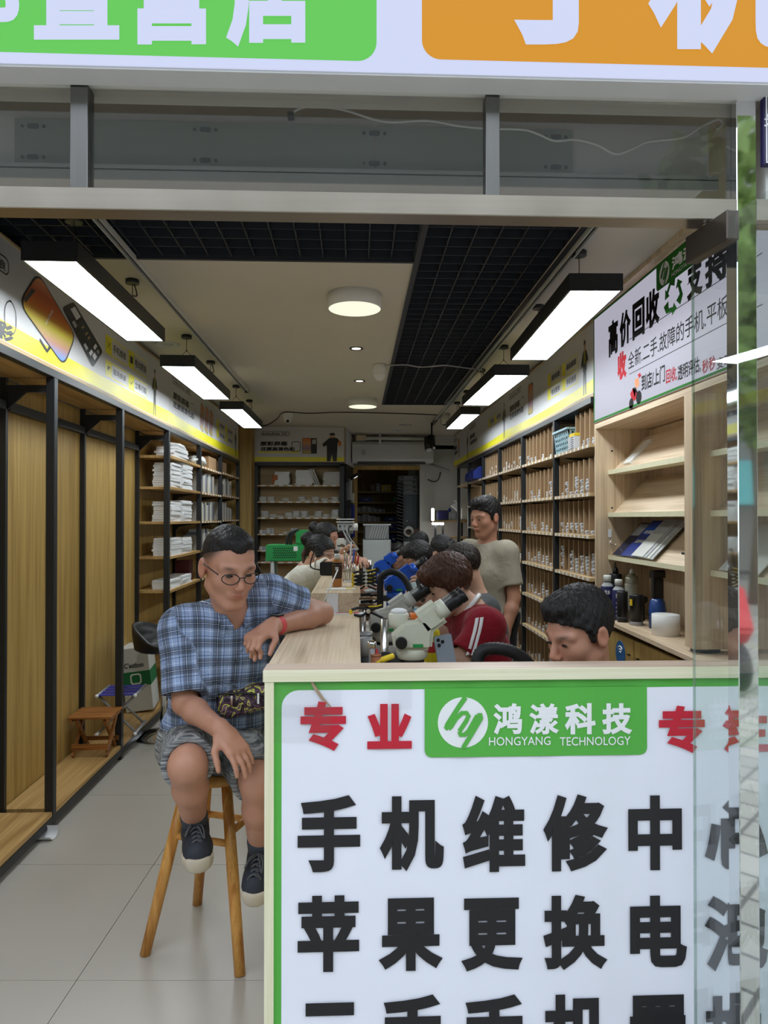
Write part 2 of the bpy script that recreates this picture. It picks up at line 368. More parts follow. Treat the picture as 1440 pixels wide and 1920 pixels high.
# ---------------------------------------------------------------- shop front
T=thing('transom_frame','brushed steel door head with uprights and dusty transom glazing above the entrance','transom',(0,1.762,2.305))
MB().box(-2.6,0.9532,1.736,1.798,2.305,2.358).build('head_beam',M['steel'],T,.002)
for x0,x1 in((131,164),(911,937)):
    a=atY(x0,300,1.74).x; b=atY(x1,300,1.74).x; MB().box(a,b,1.74,1.784,2.358,2.61).build('mullion',M['steelZ'],T,.001)
for x0,x1 in((-2.4,atY(131,300,1.74).x),(atY(164,300,1.74).x,atY(911,300,1.74).x),(atY(937,300,1.74).x,0.9532)):
    MB().box(x0,x1,1.759,1.768,2.358,2.61).build('pane',M['glassT'],T)
st('wall_front','offwhite',(-2.6,2.6,1.737,1.824,2.612,3.642))
PL=thing('steel_pillar','mirror-polished square steel pillar beside the glass door','pillar',(1.1,1.762,0))
MB().box(0.9532,1.004,1.736,1.789,0,2.612).build('shaft',M['mirror'],PL,.002)
MB().box(0.9487,1.008,1.731,1.793,0,.08).build('foot_plate',M['steelZ'],PL,.002)
SG=thing('fixed_side_window','fixed side pane of the shop front right of the steel pillar','window',(1.5,1.762,0))
MB().box(1.004,WX1,1.758,1.767,0.02,2.305).build('pane',M['glass'],SG)
MB().box(1.004,2.5,1.736,1.798,2.305,2.358).build('head_beam',M['steel'],SG)
# door leaf swung outwards
hx=atY(1301,1000,1.824); e=Vector((math.sin(math.radians(7)),-math.cos(math.radians(7)),0)); nn=Vector((e.y,-e.x,0))
def dl(s,t,z): q=Vector((hx.x,1.824,0))+e*s+nn*t; return (q.x,q.y,z)
D=thing('glass_door','frameless glass door leaf swung open at the right of the entrance','door',(hx.x,1.824,0))
def dbox(s0,s1,t0,t1,z0,z1):
    v=[dl(s,t,z) for z in(z0,z1) for t in(t0,t1) for s in(s0,s1)]
    return MB().add(v,[(0,2,3,1),(4,5,7,6),(0,1,5,4),(2,6,7,3),(0,4,6,2),(1,3,7,5)])
dbox(0,.95,-.004,.004,.015,2.285).build('pane',M['glass'],D)
dbox(-.001,.0,-.004,.004,.015,2.225).build('polished_edge',glass('glass_edge',(.72,.80,.76),2.2),D)
dbox(-.008,.165,-.017,.017,2.225,2.297).build('patch_fitting',M['darksteel'],D,.003)
dbox(-.008,.165,-.017,.017,.006,.085).build('patch_fitting',M['darksteel'],D,.003)
MB().cyl(dl(.06,0,2.294),dl(.06,0,2.305),.012).build('pivot',M['chrome'],D)
dbox(.0,.95,-.0052,-.0049,.0,.001).build('sweep',M['blk'],D)
# dark neighbour sign plate
NS=thing('neighbour_sign','narrow navy sign plate on the wall right of the shop sign','sign',(1.25,1.691,2.5))
a=atY(1429,250,1.727); MB().box(a.x,a.x+.25,1.718,1.736,atY(1429,311,1.727).z,2.612).build('board',plain('navy_sign_board',lin(34,28,78),.4),NS,.001)
MB().box(a.x+.004,a.x+.007,1.716,1.718,atY(1429,307,1.727).z,2.612).box(a.x+.004,a.x+.25,1.716,1.718,atY(1429,309,1.727).z,atY(1429,306.5,1.727).z).build('border_line',M['vwhite'],NS)
letters('lettering',[('光',atY(1432,238,1.718),atY(1462,238,1.718),atY(1432,212,1.718),.02)],M['vwhite'],NS,(0,-1,0))
st('wall_neighbour','offwhite',(1.032,2.6,1.744,1.824,2.358,2.612))
# ---------------------------------------------------------------- lit shop sign
SE=lambda n,c,k=1.:emit(n,c[:3],k)
S=thing('shop_sign','backlit white shop sign with green and orange panels over the entrance','sign',(0,1.7,2.605))
MB().box(-2.6,2.6,1.671,1.736,2.605,3.598).build('casing',plain('sign_casing',lin(214,214,214),.5),S)
MB().box(-2.6,2.6,1.666,1.671,2.612,3.598).build('face',SE('sign_white_face',lin(214,222,252),.9),S)
def sq(x0,x1,y0,y1,r,name,mat,cor='1111'):
    a=atY(x0,(y0+y1)/2,1.666); b=atY(x1,(y0+y1)/2,1.666); za=atY((x0+x1)/2,y1,1.666).z; zb=atY((x0+x1)/2,y0,1.666).z
    MB().prism(rrect(a.x,b.x,za,zb,r,8,cor),lambda u,w,d:(u,d,w),1.664,1.666).build(name,mat,S)
sq(-500,706,-260,100,.045,'green_panel',SE('sign_green_face',lin(104,205,92),.93))
sq(791,2000,-260,126,.045,'orange_panel',SE('sign_orange_face',lin(218,150,42),.93))
def sl(ch,x0,x1,y0,y1,b): return (ch,atY(x0,y1,1.663),atY(x1,y1,1.663),atY(x0,y0,1.663),b)
letters('lettering',[sl('部',-118,40,-108,66,.045),sl('直',64,224,-100,75,.04),sl('营',240,402,-98,84,.045),sl('店',424,585,-96,88,.045)],MATS['sign_white_face'],S,(0,-1,0),.001)
letters('lettering',[sl('手',915,1205,-200,84,.045),sl('机',1215,1500,-195,101,.045)],MATS['sign_white_face'],S,(0,-1,0),.001)
# ---------------------------------------------------------------- shutter box behind the transom
B=thing('shutter_housing','pale grey shutter housing with greenish plates behind the transom glass','housing',(0,2.047,2.62))
xr=atY(1330,300,2.047).x; zt=atY(720,221,2.047).z; zb=atY(720,336,2.047).z
MB().box(-1.75,xr,2.047,2.185,zb,zt).build('body',plain('housing_paint',lin(216,214,216),.5),B,.004)
MB().box(-1.75,xr+.01,2.013,2.047,zb-.004,zb+.012).box(-1.75,xr+.01,2.013,2.019,zb-.03,zb).build('lower_flange',M['lgrey'],B)
pm=plain('plate_grey_green',lin(150,160,156),.4,vary=.04)
for p0,p1,kk in((28,700,0),(705,1075,1)):
    a=atY(p0,260,2.04).x; b=atY(p1,260,2.04).x; z0=atY(720,322,2.04).z; z1=atY(720,237,2.04).z
    pl=MB().box(a,b-.002,2.038,2.047,z0,z1).build('cover_plate',pm,B)
    for px in ((62,385,702) if not kk else (1042,)):
        x=atY(px,260,2.038).x
        for z in (z0+.022,z1-.022):
            MB().cyl((x-.03,2.039,z),(x-.03,2.036,z),.005,n=10).cyl((x+.03,2.039,z),(x+.03,2.036,z),.005,n=10).prism(rrect(x-.016,x+.016,z-.007,z+.007,.006),lambda u,w,d:(u,d,w),2.036,2.039).build('slot',plain('slot_dark',lin(70,74,76),.5),pl)
pts=[(545,213),(575,200),(640,205),(720,228),(800,226),(860,236),(915,241),(980,243),(1010,252),(1040,264),(1080,262),(1120,272),(1155,289),(1190,277),(1215,266),(1280,258),(1310,240),(1345,224),(1355,232),(1345,243)]
from mathutils import geometry as _g
def spline(P,k=6):
    out=[]; P=[Vector(p) for p in P]; n=len(P)
    for i in range(n-1):
        a=P[max(i-1,0)];b=P[i];c=P[i+1];d=P[min(i+2,n-1)]
        for j in range(k):
            t=j/k; out.append(.5*((2*b)+(c-a)*t+(2*a-5*b+4*c-d)*t*t+(3*b-a-3*c+d)*t**3))
    out.append(P[-1]); return out
CB=thing('hanging_wire','loose white wire looped across the shutter housing behind the transom','wire',(0,2.002,2.8))
MB().tube(spline([atY(*p,2.02) for p in pts],5),.0035,6).build('sheath',M['white'],CB)
p=atY(545,215,2.02); MB().box(p.x-.009,p.x+.009,p.y-.005,p.y+.02,p.z-.006,p.z+.006).build('plug',M['blk'],CB)
# ---------------------------------------------------------------- hanging panel lamps
LE=emit('lamp_diffuser',(.88,.96,1.0),LAMP)
def pendant(lab,x0,x1,y0,y1,z,rz=0.):
    cx,cy=(x0+x1)/2,(y0+y1)/2; w=(x1-x0)/2+.008; l=(y1-y0)/2+.008
    t=local('pendant_lamp',lab,'lamp','hanging panel lamps')
    h=.075
    MB().box(-w,w,-l,-l+.009,0,h).box(-w,w,l-.009,l,0,h).box(-w,-w+.009,-l+.009,l-.009,0,h).box(w-.009,w,-l+.009,l-.009,0,h).box(-w+.009,w-.009,-l+.009,l-.009,h-.008,h).build('housing',M['black'],t)
    MB().box(-w+.009,w-.009,-l+.009,l-.009,.003,.012).build('diffuser',LE,t)
    top=CZ-z
    for s in(-1,1):
        y=s*l*.62; j=h+(top-h)*.45
        MB().cyl((0,y,top-.022),(0,y,top),.035,n=20).build('ceiling_rose',M['black'],t)
        MB().tube([(0,y,top-.02),(0,y,j)],.0022,6).tube([(0,y,j),(-w*.75,y,h)],.0018,6).tube([(0,y,j),(w*.75,y,h)],.0018,6).sphere((0,y,j),.006,8,5).build('suspension_wire',M['darksteel'],t)
        if s>0: MB().tube(spline([(0.01,y,top-.02),(.03,y-.02,top-.09),(.01,y-.05,j),(.0,y-.09,h)]),.0035,6).build('power_cord',M['rubber'],t)
    put(t,(cx,cy,z),rz); return t
LZ=2.552
pendant('hanging panel lamp on the left side nearest the entrance',-1.285,-1.085,2.79,4.03,LZ)
pendant('middle hanging panel lamp of the three on the left side',-1.275,-1.065,4.70,5.99,LZ)
pendant('smallest looking hanging panel lamp at the back on the left side',-1.24,-1.04,6.54,7.87,LZ)
pendant('hanging panel lamp on the right side nearest the entrance',.958,1.178,3.06,4.42,LZ,-.03)
pendant('middle hanging panel lamp of the three on the right side',.955,1.185,4.90,6.22,LZ,.02)
pendant('smallest looking hanging panel lamp at the back on the right side',1.01,1.185,6.77,7.88,LZ)
# round ceiling lights and downlights
RE=emit('round_lamp_diffuser',(.90,.93,.68),1.15)
for px,py,lab in((665,578,'round white surface ceiling light nearest the entrance'),(680,762,'round white surface ceiling light near the back of the shop')):
    p=atZ(px,py,CZ-.075); t=thing('ceiling_light',lab,'lamp',(p.x,p.y,CZ-.08),group='round ceiling lights')
    MB().lathe([(.150,.0),(.153,.004),(.153,.08),(.0,.08)],32,(p.x,p.y,CZ-.08)).build('rim',M['white'],t)
    MB().lathe([(.0,-.004),(.10,-.003),(.147,.0),(.147,.006),(0,.006)],32,(p.x,p.y,CZ-.08)).build('diffuser',RE,t)
for px,py,lab in((668,653,'small recessed downlight nearer the entrance'),(674,714,'small recessed downlight further back')):
    p=atZ(px,py,CZ); t=thing('downlight',lab,'lamp',(p.x,p.y,CZ-.006),group='recessed downlights')
    MB().lathe([(.034,-.003),(.05,-.006),(.052,0),(.034,0)],24,(p.x,p.y,CZ)).build('rim',M['black'],t)
    MB().lathe([(0,-.004),(.034,-.004),(.034,.0),(0,0)],24,(p.x,p.y,CZ)).build('lens',emit('downlight_lens',(1,.93,.75),2.),t)
# light tracks
for x,ya,yb,lab in((-1.075,2.55,7.0,'thin white light track on the ceiling left side'),(1.02,2.55,9.0,'thin light track on the ceiling beside the black grid')):
    t=thing('light_track',lab,'track',(x,(ya+yb)/2,CZ-.03))
    MB().box(x-.017,x-.011,ya,yb,CZ-.028,CZ-.001).box(x+.011,x+.017,ya,yb,CZ-.028,CZ-.001).box(x-.012,x+.012,ya,yb,CZ-.01,CZ-.001).build('channel',M['offwhite'],t)
    MB().box(x-.018,x+.018,yb,yb+.03,CZ-.03,CZ-.001).box(x-.006,x+.006,ya,yb,CZ-.016,CZ-.01).build('end_cap',M['blk'],t)
# ---------------------------------------------------------------- left: empty steel rack with oak back panels
XF=-1.53; XB=-1.765
LY=[1.98,2.60,3.632,4.665,5.807]
R=thing('display_rack','empty black steel display rack with oak back panels along the left wall','rack',(XF-.12,3.9,0))
def post(p,x,y,z0,z1,w=.042): return MB().box(x-w/2,x+w/2,y-w/2,y+w/2,z0,z1).build('post',M['black'],p,.002)
for y in LY[1:]:
    post(R,XF,y,0,2.262); MB().box(XB-.015,XB+.013,y-.013,y+.013,0.0,2.262).build('rear_post',M['black'],R)
for a,b in zip(LY,LY[1:]):
    MB().box(XB-.03,XB-.018,a+.002,b-.002,.07,2.26).build('back_panel',M['oak'],R)
    MB().box(XB-.012,XF+.018,a+.022,b-.022,.072,.094).build('base_board',M['oakY'],R,.001)
    MB().box(XB-.0,XF-.02,a+.02,b-.02,2.262,2.28).build('top_board',M['oakY'],R)
    MB().box(XF-.02,XF+.02,a+.02,b-.02,.03,.07).build('base_rail',M['black'],R)
    MB().box(XB-.01,XB+.02,a+.02,b-.02,2.10,2.145).build('hanging_rail',M['black'],R)
for y in LY[1:]:
    MB().box(XB+.01,XF-.02,y-.012,y+.012,2.19,2.225).build('bracket_arm',M['black'],R)
    MB().prism([(XB+.013,2.10),(XB+.013,2.19),(XB+.11,2.19)],lambda u,w,d:(u,d,w),y-.006,y+.006).build('gusset',M['black'],R)
    MB().box(XB,XF,y-.012,y+.012,.03,.07).build('foot_rail',M['black'],R)
MB().box(XF-.02,XF+.02,LY[0],LY[-1]+.021,2.262,2.302).build('top_beam',M['black'],R,.002)
# ---------------------------------------------------------------- left: stock shelving
SY=[5.807,6.98,8.06,9.26]
LS=thing('stock_shelving','black steel stock shelving with oak boards at the rear of the left wall','shelving',(XF-.12,7.5,0))
for y in SY[1:]:
    post(LS,XF,y,0,2.262); MB().box(XB-.015,XB+.013,y-.013,y+.013,0,2.262).build('rear_post',M['black'],LS)
MB().box(XF-.02,XF+.02,SY[0]+.022,SY[-1]+.021,2.262,2.302).build('top_beam',M['black'],LS,.002)
SZ=[.08,.36,.66,.97,1.245,1.53,1.815,2.07]
LBAYS=[]
for k,(a,b) in enumerate(zip(SY,SY[1:])):
    MB().box(XB-.03,XB-.018,a+.002,b-.002,.07,2.26).build('back_panel',M['oak'],LS)
    MB().box(XB-.0,XF-.02,a+.02,b-.02,2.262,2.28).build('top_board',M['oakY'],LS)
    zs=SZ if k<1 else [z+(.0 if k==1 else .01) for z in SZ]
    for z in zs:
        MB().box(XB-.012,XF+.02,a+.024,b-.024,z-.022,z).build('shelf_board',M['oakY'],LS,.001)
        if k>0:      # price tags along the front edge
            m=MB(); n=8
            for i in range(n): yy=a+.08+(b-a-.16)*i/(n-1); m.box(XF+.0205,XF+.022,yy-.022,yy+.022,z-.02,z-.003)
            m.build('price_tag_strip',M['paper'],LS,kind='stuff')
        MB().prism([(XB+.013,z-.022),(XB+.22,z-.022),(XB+.17,z-.034),(XB+.05,z-.055),(XB+.013,z-.10)],lambda u,w,d:(u,d,w),b-.03,b-.024).build('bracket',M['black'],LS)
    LBAYS.append((a,b,zs))
# stacks of flat white boxes on the near bay, each a box
fm=MB().box(-.5,.5,-.5,.5,0,1).mesh('flat_box',[M['paper']]); fm2=MB().box(-.5,.5,-.5,.5,0,1).mesh('flat_box_grey',[plain('box_card_grey',lin(196,194,190),.7,vary=.06)])
ROWN={4:'fourth shelf from the floor',5:'shelf above head height',6:'second shelf from the top',7:'top shelf',3:'third shelf from the floor',2:'low shelf'}
def stack(x,y,z,n,w,d,t,lab,grp,jit=.006,me=fm,cat='box',name='flat_white_box'):
    for i in range(n):
        inst(name,me,(x+random.uniform(-jit,jit),y+random.uniform(-jit,jit),z+i*t),None,(0,0,random.uniform(-.03,.03)),(w,d,t*.93),lab,cat,grp)
a,b,zs=LBAYS[0]
for zi,(n1,n2) in {3:(4,5),4:(8,9),5:(9,12),6:(11,15)}.items():
    z=zs[zi]
    lab='white box in the front pile, left shelving, shelf %s'%('four boards down','three boards down','two boards down','one board below the bagged packs')[zi-3]
    stack(XF-.07,a+.28,z,n1,.15,.32,.0185,lab,'white boxes on the left shelving')
    if n2>n1: stack(XF-.075,a+.68,z,n2,.16,.34,.0155,lab.replace('front pile','rear pile'),'white boxes on the left shelving')
# bags of white packs on the upper shelf of the near bay
wrap=plain('crumpled_white_wrap',lin(222,222,218),.35,vary=.05,scale=30,bump=.4)
def blob(name,lab,cat,c,r,mat,seed,amp=.25,grp=None,n=20,k=12):
    m=MB(); m.sphere((0,0,0),1,n,k); rr=random.Random(seed); off=Vector((rr.random()*50,rr.random()*50,0))
    vv=[]
    for v in m.v:
        v=Vector(v); d=1+amp*mnoise.noise(v*1.7+off)+amp*.5*mnoise.noise(v*4+off); v=v*d
        z=v.z*r[2]
        vv.append((c[0]+v.x*r[0],c[1]+v.y*r[1],c[2]+max(z,-r[2]*.8)+r[2]*.8))
    m.v=vv; o=m.build(name,mat); o['label']=lab;o['category']=cat
    if grp:o['group']=grp
    return o
z=zs[7]
stack(XF-.08,a+.45,z,5,.17,.42,.019,'flat white box under the plastic bag, left shelving top board','white boxes on the left shelving',.012)
blob('plastic_bag','crumpled clear plastic bag on the top shelf of the left stock shelving','bag',(XF-.07,a+.52,z+.096),(.08,.26,.028),wrap,3)
blob('plastic_bag','crumpled plastic bag of white packs spilling behind the second shelving post','bag',(XF-.06,a+1.32,z),(.09,.2,.06),wrap,4,.35)
# second and third bay: upright packs
def uprights(y0,y1,z,lab,grp,mats,hmin=.1,hmax=.2,th=.03,dep=.15):
    y=y0; i=0
    while y<y1:
        t=th*random.uniform(.7,1.4); h=random.uniform(hmin,hmax)
        inst('upright_pack',mats[i%len(mats)],(XF-.09,y+t/2,z),None,(0,0,0),(dep,t*.94,h),lab,'pack',grp); y+=t; i+=1
pk=[cubemesh('pack_%s'%n,plain('pack_%s'%n,lin(*c),.5,vary=.2,scale=40)) for n,c in(('pale',(205,205,200)),('grey',(150,152,158)),('slate',(104,108,120)),('cream',(196,188,170)))]
rows={3:'shelf beside his back',4:'shelf level with his head',5:'shelf above his head',6:'third shelf from the top'}
for kk in (1,2):
    a2,b2,z2=LBAYS[kk]
    for zi in (4,5,6):
        w='middle' if kk==1 else 'far'
        uprights(a2+.06,b2-.35 if zi<6 else a2+.8,z2[zi],'thin upright retail pack on the %s of the %s left shelving bay'%({4:'fourth shelf',5:'fifth shelf',6:'sixth shelf'}[zi],w),'retail packs on the left shelving',pk,.12,.21,.06 if zi!=5 else .045)
a2,b2,z2=LBAYS[2]
MB().box(XF-.16,XF-.02,a2+.1,a2+.5,z2[7],z2[7]+.13).build('carton',M['card'],label='brown cardboard carton at the far end of the left shelving top shelf',category='carton')
a2,b2,z2=LBAYS[1]
MB().box(XF-.17,XF-.02,a2+.55,a2+.95,z2[7],z2[7]+.14).build('carton',M['card'],label='open brown carton behind the white packs on the left shelving top shelf',category='carton')
# dark red box and tumblers low on the near bay
zz=zs[3-1]; a,b,zs=LBAYS[0]
MB().box(XF-.16,XF-.03,a+.9,a+1.05,zs[3],zs[3]+.19).build('dark_red_box',plain('dark_red_card',lin(80,22,28),.5),label='dark red upright box on the left shelving beside the seated man',category='box',org=(XF-.1,a+.975,zs[3]))
t=thing('glass_tumbler','clear glass tumbler on the low shelf of the left stock shelving','tumbler',(XF-.06,a+.28,zs[2]))
MB().lathe([(0,.0),(.035,0),(.04,.13),(.037,.13),(.032,.01),(0,.01)],20,(XF-.06,a+.28,zs[2])).build('tumbler_body',M['glassJ'],t)
# oak end column
st('trim_column','oak',(XB-.03,XB+.38,9.45,9.75,0,CZ))
# ---------------------------------------------------------------- printed banners
def bx_pts(X): return lambda u,w,d:(X+d,u,w)
def banner(lab,X,y0,y1,z0,z1,side,yellow=(0.,.24),gap=.003):
    """side=+1: faces +x (left wall); -1 faces -x"""
    t=thing('wall_banner',lab,'banner',(X,(y0+y1)/2,z0),group='printed banners above the shelves')
    MB().box(min(X,X-side*.02),max(X,X-side*.02),y0+gap,y1-gap,z0,z1).build('board',M['bwhite'],t)
    h=z1-z0; X1=X+side*.0008
    n=16; P=[(y0+gap,z0+.006)]+[(y1-gap,z0+.006)]+[(y1-gap-(y1-y0-2*gap)*i/n, z0+h*(yellow[1]-.05*math.sin(math.pi*(i/n)))) for i in range(n+1)]
    MB().flat([(X1,u,w) for u,w in P]).build('yellow_print',M['byel'],t,fixn=False)
    MB().box(min(X-side*.02,X+side*.004),max(X-side*.02,X+side*.004),y0,y1,z0-.02,z0).build('bottom_trim',M['shelfY'],t)
    MB().box(min(X-side*.02,X+side*.004),max(X-side*.02,X+side*.004),y0,y1,z1,z1+.012).build('top_trim',M['shelfY'],t)
    return t
def onX(X): return lambda px,py: atX(px,py,X)
def quadmat(t,name,mat,P,lift,X,side):
    MB().flat([Vector(p)+Vector((side*lift,0,0)) for p in P]).build(name,mat,t,fixn=False)
def tq(ch,P00,P10,P01,b=.03): return (ch,P00,P10,P01,b)
G3={}
def grad(name,c,axis='Z',lo=0,hi=1):     # printed colour sweep (artwork)
    m,nt,p=_new(name); N=nt.nodes;L=nt.links; tc=N.new('ShaderNodeTexCoord'); sp=N.new('ShaderNodeSeparateXYZ'); L.new(tc.outputs['Generated'],sp.inputs[0])
    r=N.new('ShaderNodeValToRGB'); L.new(sp.outputs[axis],r.inputs[0]); e=r.color_ramp.elements
    while len(e)<len(c): e.new(.5)
    for i,cc in enumerate(c): e[i].position=i/(len(c)-1); e[i].color=cc
    L.new(r.outputs[0],p.inputs['Base Color']); p.inputs['Roughness'].default_value=.45; return m
ART=grad('phone_art',[lin(90,150,220),lin(190,140,120),lin(205,190,60),lin(215,110,40),lin(190,80,40),lin(225,150,100)])
ARTG=grad('phone_art_purple',[lin(190,170,70),lin(150,120,140),lin(200,150,110),lin(220,120,60)])
def phone_local(u0,w0,lu,lw,ang,r=.15):
    """rounded rectangle turned by ang about its centre, in (u,w) metres"""
    P=rrect(-lu/2,lu/2,-lw/2,lw/2,r*lu,5); c,s=math.cos(ang),math.sin(ang)
    return [(u0+x*c-y*s,w0+x*s+y*c) for x,y in P]
def figure(t,X,side,u,z0,h,f=1,cap=True):
    """flat printed figure of a worker in dark jacket and cap"""
    def pl(nm,mat,poly,l): MB().flat([(X+side*l,u+f*a*h,z0+b*h) for a,b in poly]).build(nm,mat,t,fixn=False)
    pl('figure_print',M['bgold'],[(-.085,.02),(-.035,.02),(-.005,.40),(.03,.02),(.08,.02),(.075,.48),(-.08,.48)],.001)
    pl('figure_print',M['bgold'],[(-.10,.44),(.10,.44),(.105,.60),(.17,.58),(.19,.62),(.12,.76),(.05,.82),(-.05,.82),(-.12,.76),(-.2,.60),(-.17,.50),(-.10,.56)],.0012)
    pl('figure_print',plain('print_skin',lin(196,150,124),.5),[(-.035,.80),(.035,.80),(.045,.88),(.03,.93),(-.03,.93),(-.045,.88)],.0014)
    pl('figure_print',M['bgold'],[(-.05,.91),(.05,.91),(.04,.985),(-.04,.985)],.0016)
    pl('figure_print',M['byel'],[(-.03,.80),(-.012,.80),(-.02,.56),(-.035,.56)],.0016)
    pl('figure_print',M['byel'],[(.03,.80),(.012,.80),(.02,.56),(.035,.56)],.0016)
# left banner 1
X=XF+.002
b1=banner('long printed banner with tilted phone picture above the empty left rack',X,1.98,5.86,2.324,2.772,1)
q=onX(X+.001)
def yz(px,py): p=q(px,py); return p.y,p.z
# phone body: corners traced on the board, then thickened print layers
def tracedphone(t,X,side,pts,name,mat,lift,shrink=0):
    c=sum((Vector(p) for p in pts),Vector())/len(pts); MB().flat([Vector(p)+(c-Vector(p))*shrink+Vector((side*lift,0,0)) for p in pts]).build(name,mat,t,fixn=False)
def roundpoly(P,r=.2,n=4):
    P=[Vector(p) for p in P]; out=[]
    for i in range(len(P)):
        a,b,c=P[i-1],P[i],P[(i+1)%len(P)]
        l=min((a-b).length,(c-b).length)*r; p0=b+(a-b).normalized()*l; p2=b+(c-b).normalized()*l
        for k in range(n+1): t=k/n; out.append(p0*(1-t)**2+b*2*t*(1-t)+p2*t*t)
    return out
ph=roundpoly([q(70,508),q(142,630),q(120,688),q(34,568)],.28)
tracedphone(b1,X,1,ph,'phone_print',M['bgold'],.001); tracedphone(b1,X,1,ph,'phone_screen_print',ART,.0016,.05)
bd=[q(116,577),q(138,566),q(193,659),q(174,690)]
tracedphone(b1,X,1,roundpoly(bd,.16),'phone_print',M['bgold'],.0008); tracedphone(b1,X,1,roundpoly([q(66,545),q(59,540),q(44,560),q(47,568)],.2,2),'phone_notch_print',M['dgrey'],.0019)
def bq(u0,v0,u1,v1): return [bd[0]*(1-u)*(1-v)+bd[1]*u*(1-v)+bd[2]*u*v+bd[3]*(1-u)*v for u,v in((u0,v0),(u1,v0),(u1,v1),(u0,v1))]
for u0,v0,u1,v1,mt in((.50,.07,.88,.26,'paper'),(.12,.08,.40,.20,'dgrey'),(.15,.24,.36,.34,'lgrey'),(.42,.32,.88,.72,'dgrey'),(.12,.42,.34,.60,'blk'),(.14,.62,.30,.72,'lgrey'),(.20,.78,.45,.84,'paper'),(.30,.86,.52,.95,'paper'),(.60,.78,.85,.84,'paper'),(.66,.88,.80,.94,'lgrey')): tracedphone(b1,X,1,bq(u0,v0,u1,v1),'phone_part_print',M[mt],.0012)
for v in(.40,.52,.60): tracedphone(b1,X,1,bq(.55,v,.75,v+.025),'battery_print',plain('print_gold',lin(190,160,90),.5),.0015)
tracedphone(b1,X,1,[q(75,634),q(88,655),q(97,640),q(96,652),q(88,662),q(74,640)],'phone_part_print',M['bgold'],.001)
p_,r_,s_=q(87,608),q(100,585),q(82,604); letters('lettering',[('SUNLÔNG',tuple(q(86,609)),tuple(q(99,584)),tuple(q(83,605)),.02)],M['vwhite'],b1,(1,0,0),.0022)
for px0,py0,px1,py1,txt,ic in((198,626,238,666,'手机维修','✕'),(241,655,276,692,'电池更换','▮'),(198,671,238,707,'现场换屏','◤'),(241,698,276,732,'立等可取','✓')):
    sl=.45
    P=[q(px0,py0),q(px1,py0+(px1-px0)*sl*1.6),q(px1,py1+(px1-px0)*sl*.9),q(px0,py1)]
    y0,y1=P[0].y,P[1].y; za=max(P[0].z,P[1].z); zb=min(P[3].z,P[2].z); za=(P[0].z+P[1].z)/2; zb=(P[3].z+P[2].z)/2
    w=y1-y0; ys=y0+w*.28
    f=lambda a,b,c,d,m,l,nm:MB().flat([(X+l,a,c),(X+l,b,c),(X+l,b,d),(X+l,a,d)]).build(nm,M[m],b1,fixn=False)
    f(y0,y1,zb,za,'byel',.001,'yellow_print'); f(ys,y1-.008,zb+.008,za-.008,'bwhite',.0014,'box_print')
    letters('lettering',[tq(txt,(X,ys+.02,zb+.03),(X,y1-.022,zb+.03),(X,ys+.02,za-.03),.02)],M['bgold'],b1,(1,0,0),.0018)
    letters('lettering',[tq(ic,(X,y0+.03,zb+.035),(X,ys-.025,zb+.035),(X,y0+.03,za-.035),.0)],M['bgold'],b1,(1,0,0),.0018)
p=q(290,780); figure(b1,X,1,p.y,2.332,.36)
# logo frame and slogan at the near end
p0=q(-40,512); p1=q(16,490)
def pill(t,X,side,y0,y1,z0,z1,mat,w=.006,nm='logo_outline',l=.001):
    o=rrect(y0,y1,z0,z1,(z1-z0)*.42,6); c=((y0+y1)/2,(z0+z1)/2); i=rrect(y0+w,y1-w,z0+w,z1-w,(z1-z0)*.36,6); n=len(o)
    MB().add([(X+side*l,u,v) for u,v in o]+[(X+side*l,u,v) for u,v in i],[(k,(k+1)%n,n+(k+1)%n,n+k) for k in range(n)]).build(nm,mat,t,fixn=False)
ya=q(17,490).y
pill(b1,X,1,ya-.62,ya,q(10,515).z+.0,q(5,478).z-.0,M['bgold'])
zc0,zc1=q(5,506).z,q(5,487).z
letters('lettering',[tq('SUNLÔNG',(X,ya-.58,zc0),(X,ya-.2,zc0),(X,ya-.58,zc1),.03),tq('迅浪',(X,ya-.17,zc0),(X,ya-.03,zc0),(X,ya-.17,zc1),.02)],M['bgold'],b1,(1,0,0))
yb=q(26,600).y
letters('lettering',[tq('原彩屏幕',(X,yb-.95,q(10,600).z),(X,yb-.3,q(10,600).z),(X,yb-.95,q(10,570).z),.05),tq('还原高清色彩',(X,yb-.95,q(10,640).z),(X,yb-.0,q(10,640).z),(X,yb-.95,q(10,604).z),.05)],M['bgold'],b1,(1,0,0))
pill(b1,X,1,q(8,600).y,q(31,600).y,q(20,630).z,q(18,562).z,M['bgold'],.007,'phone_outline')
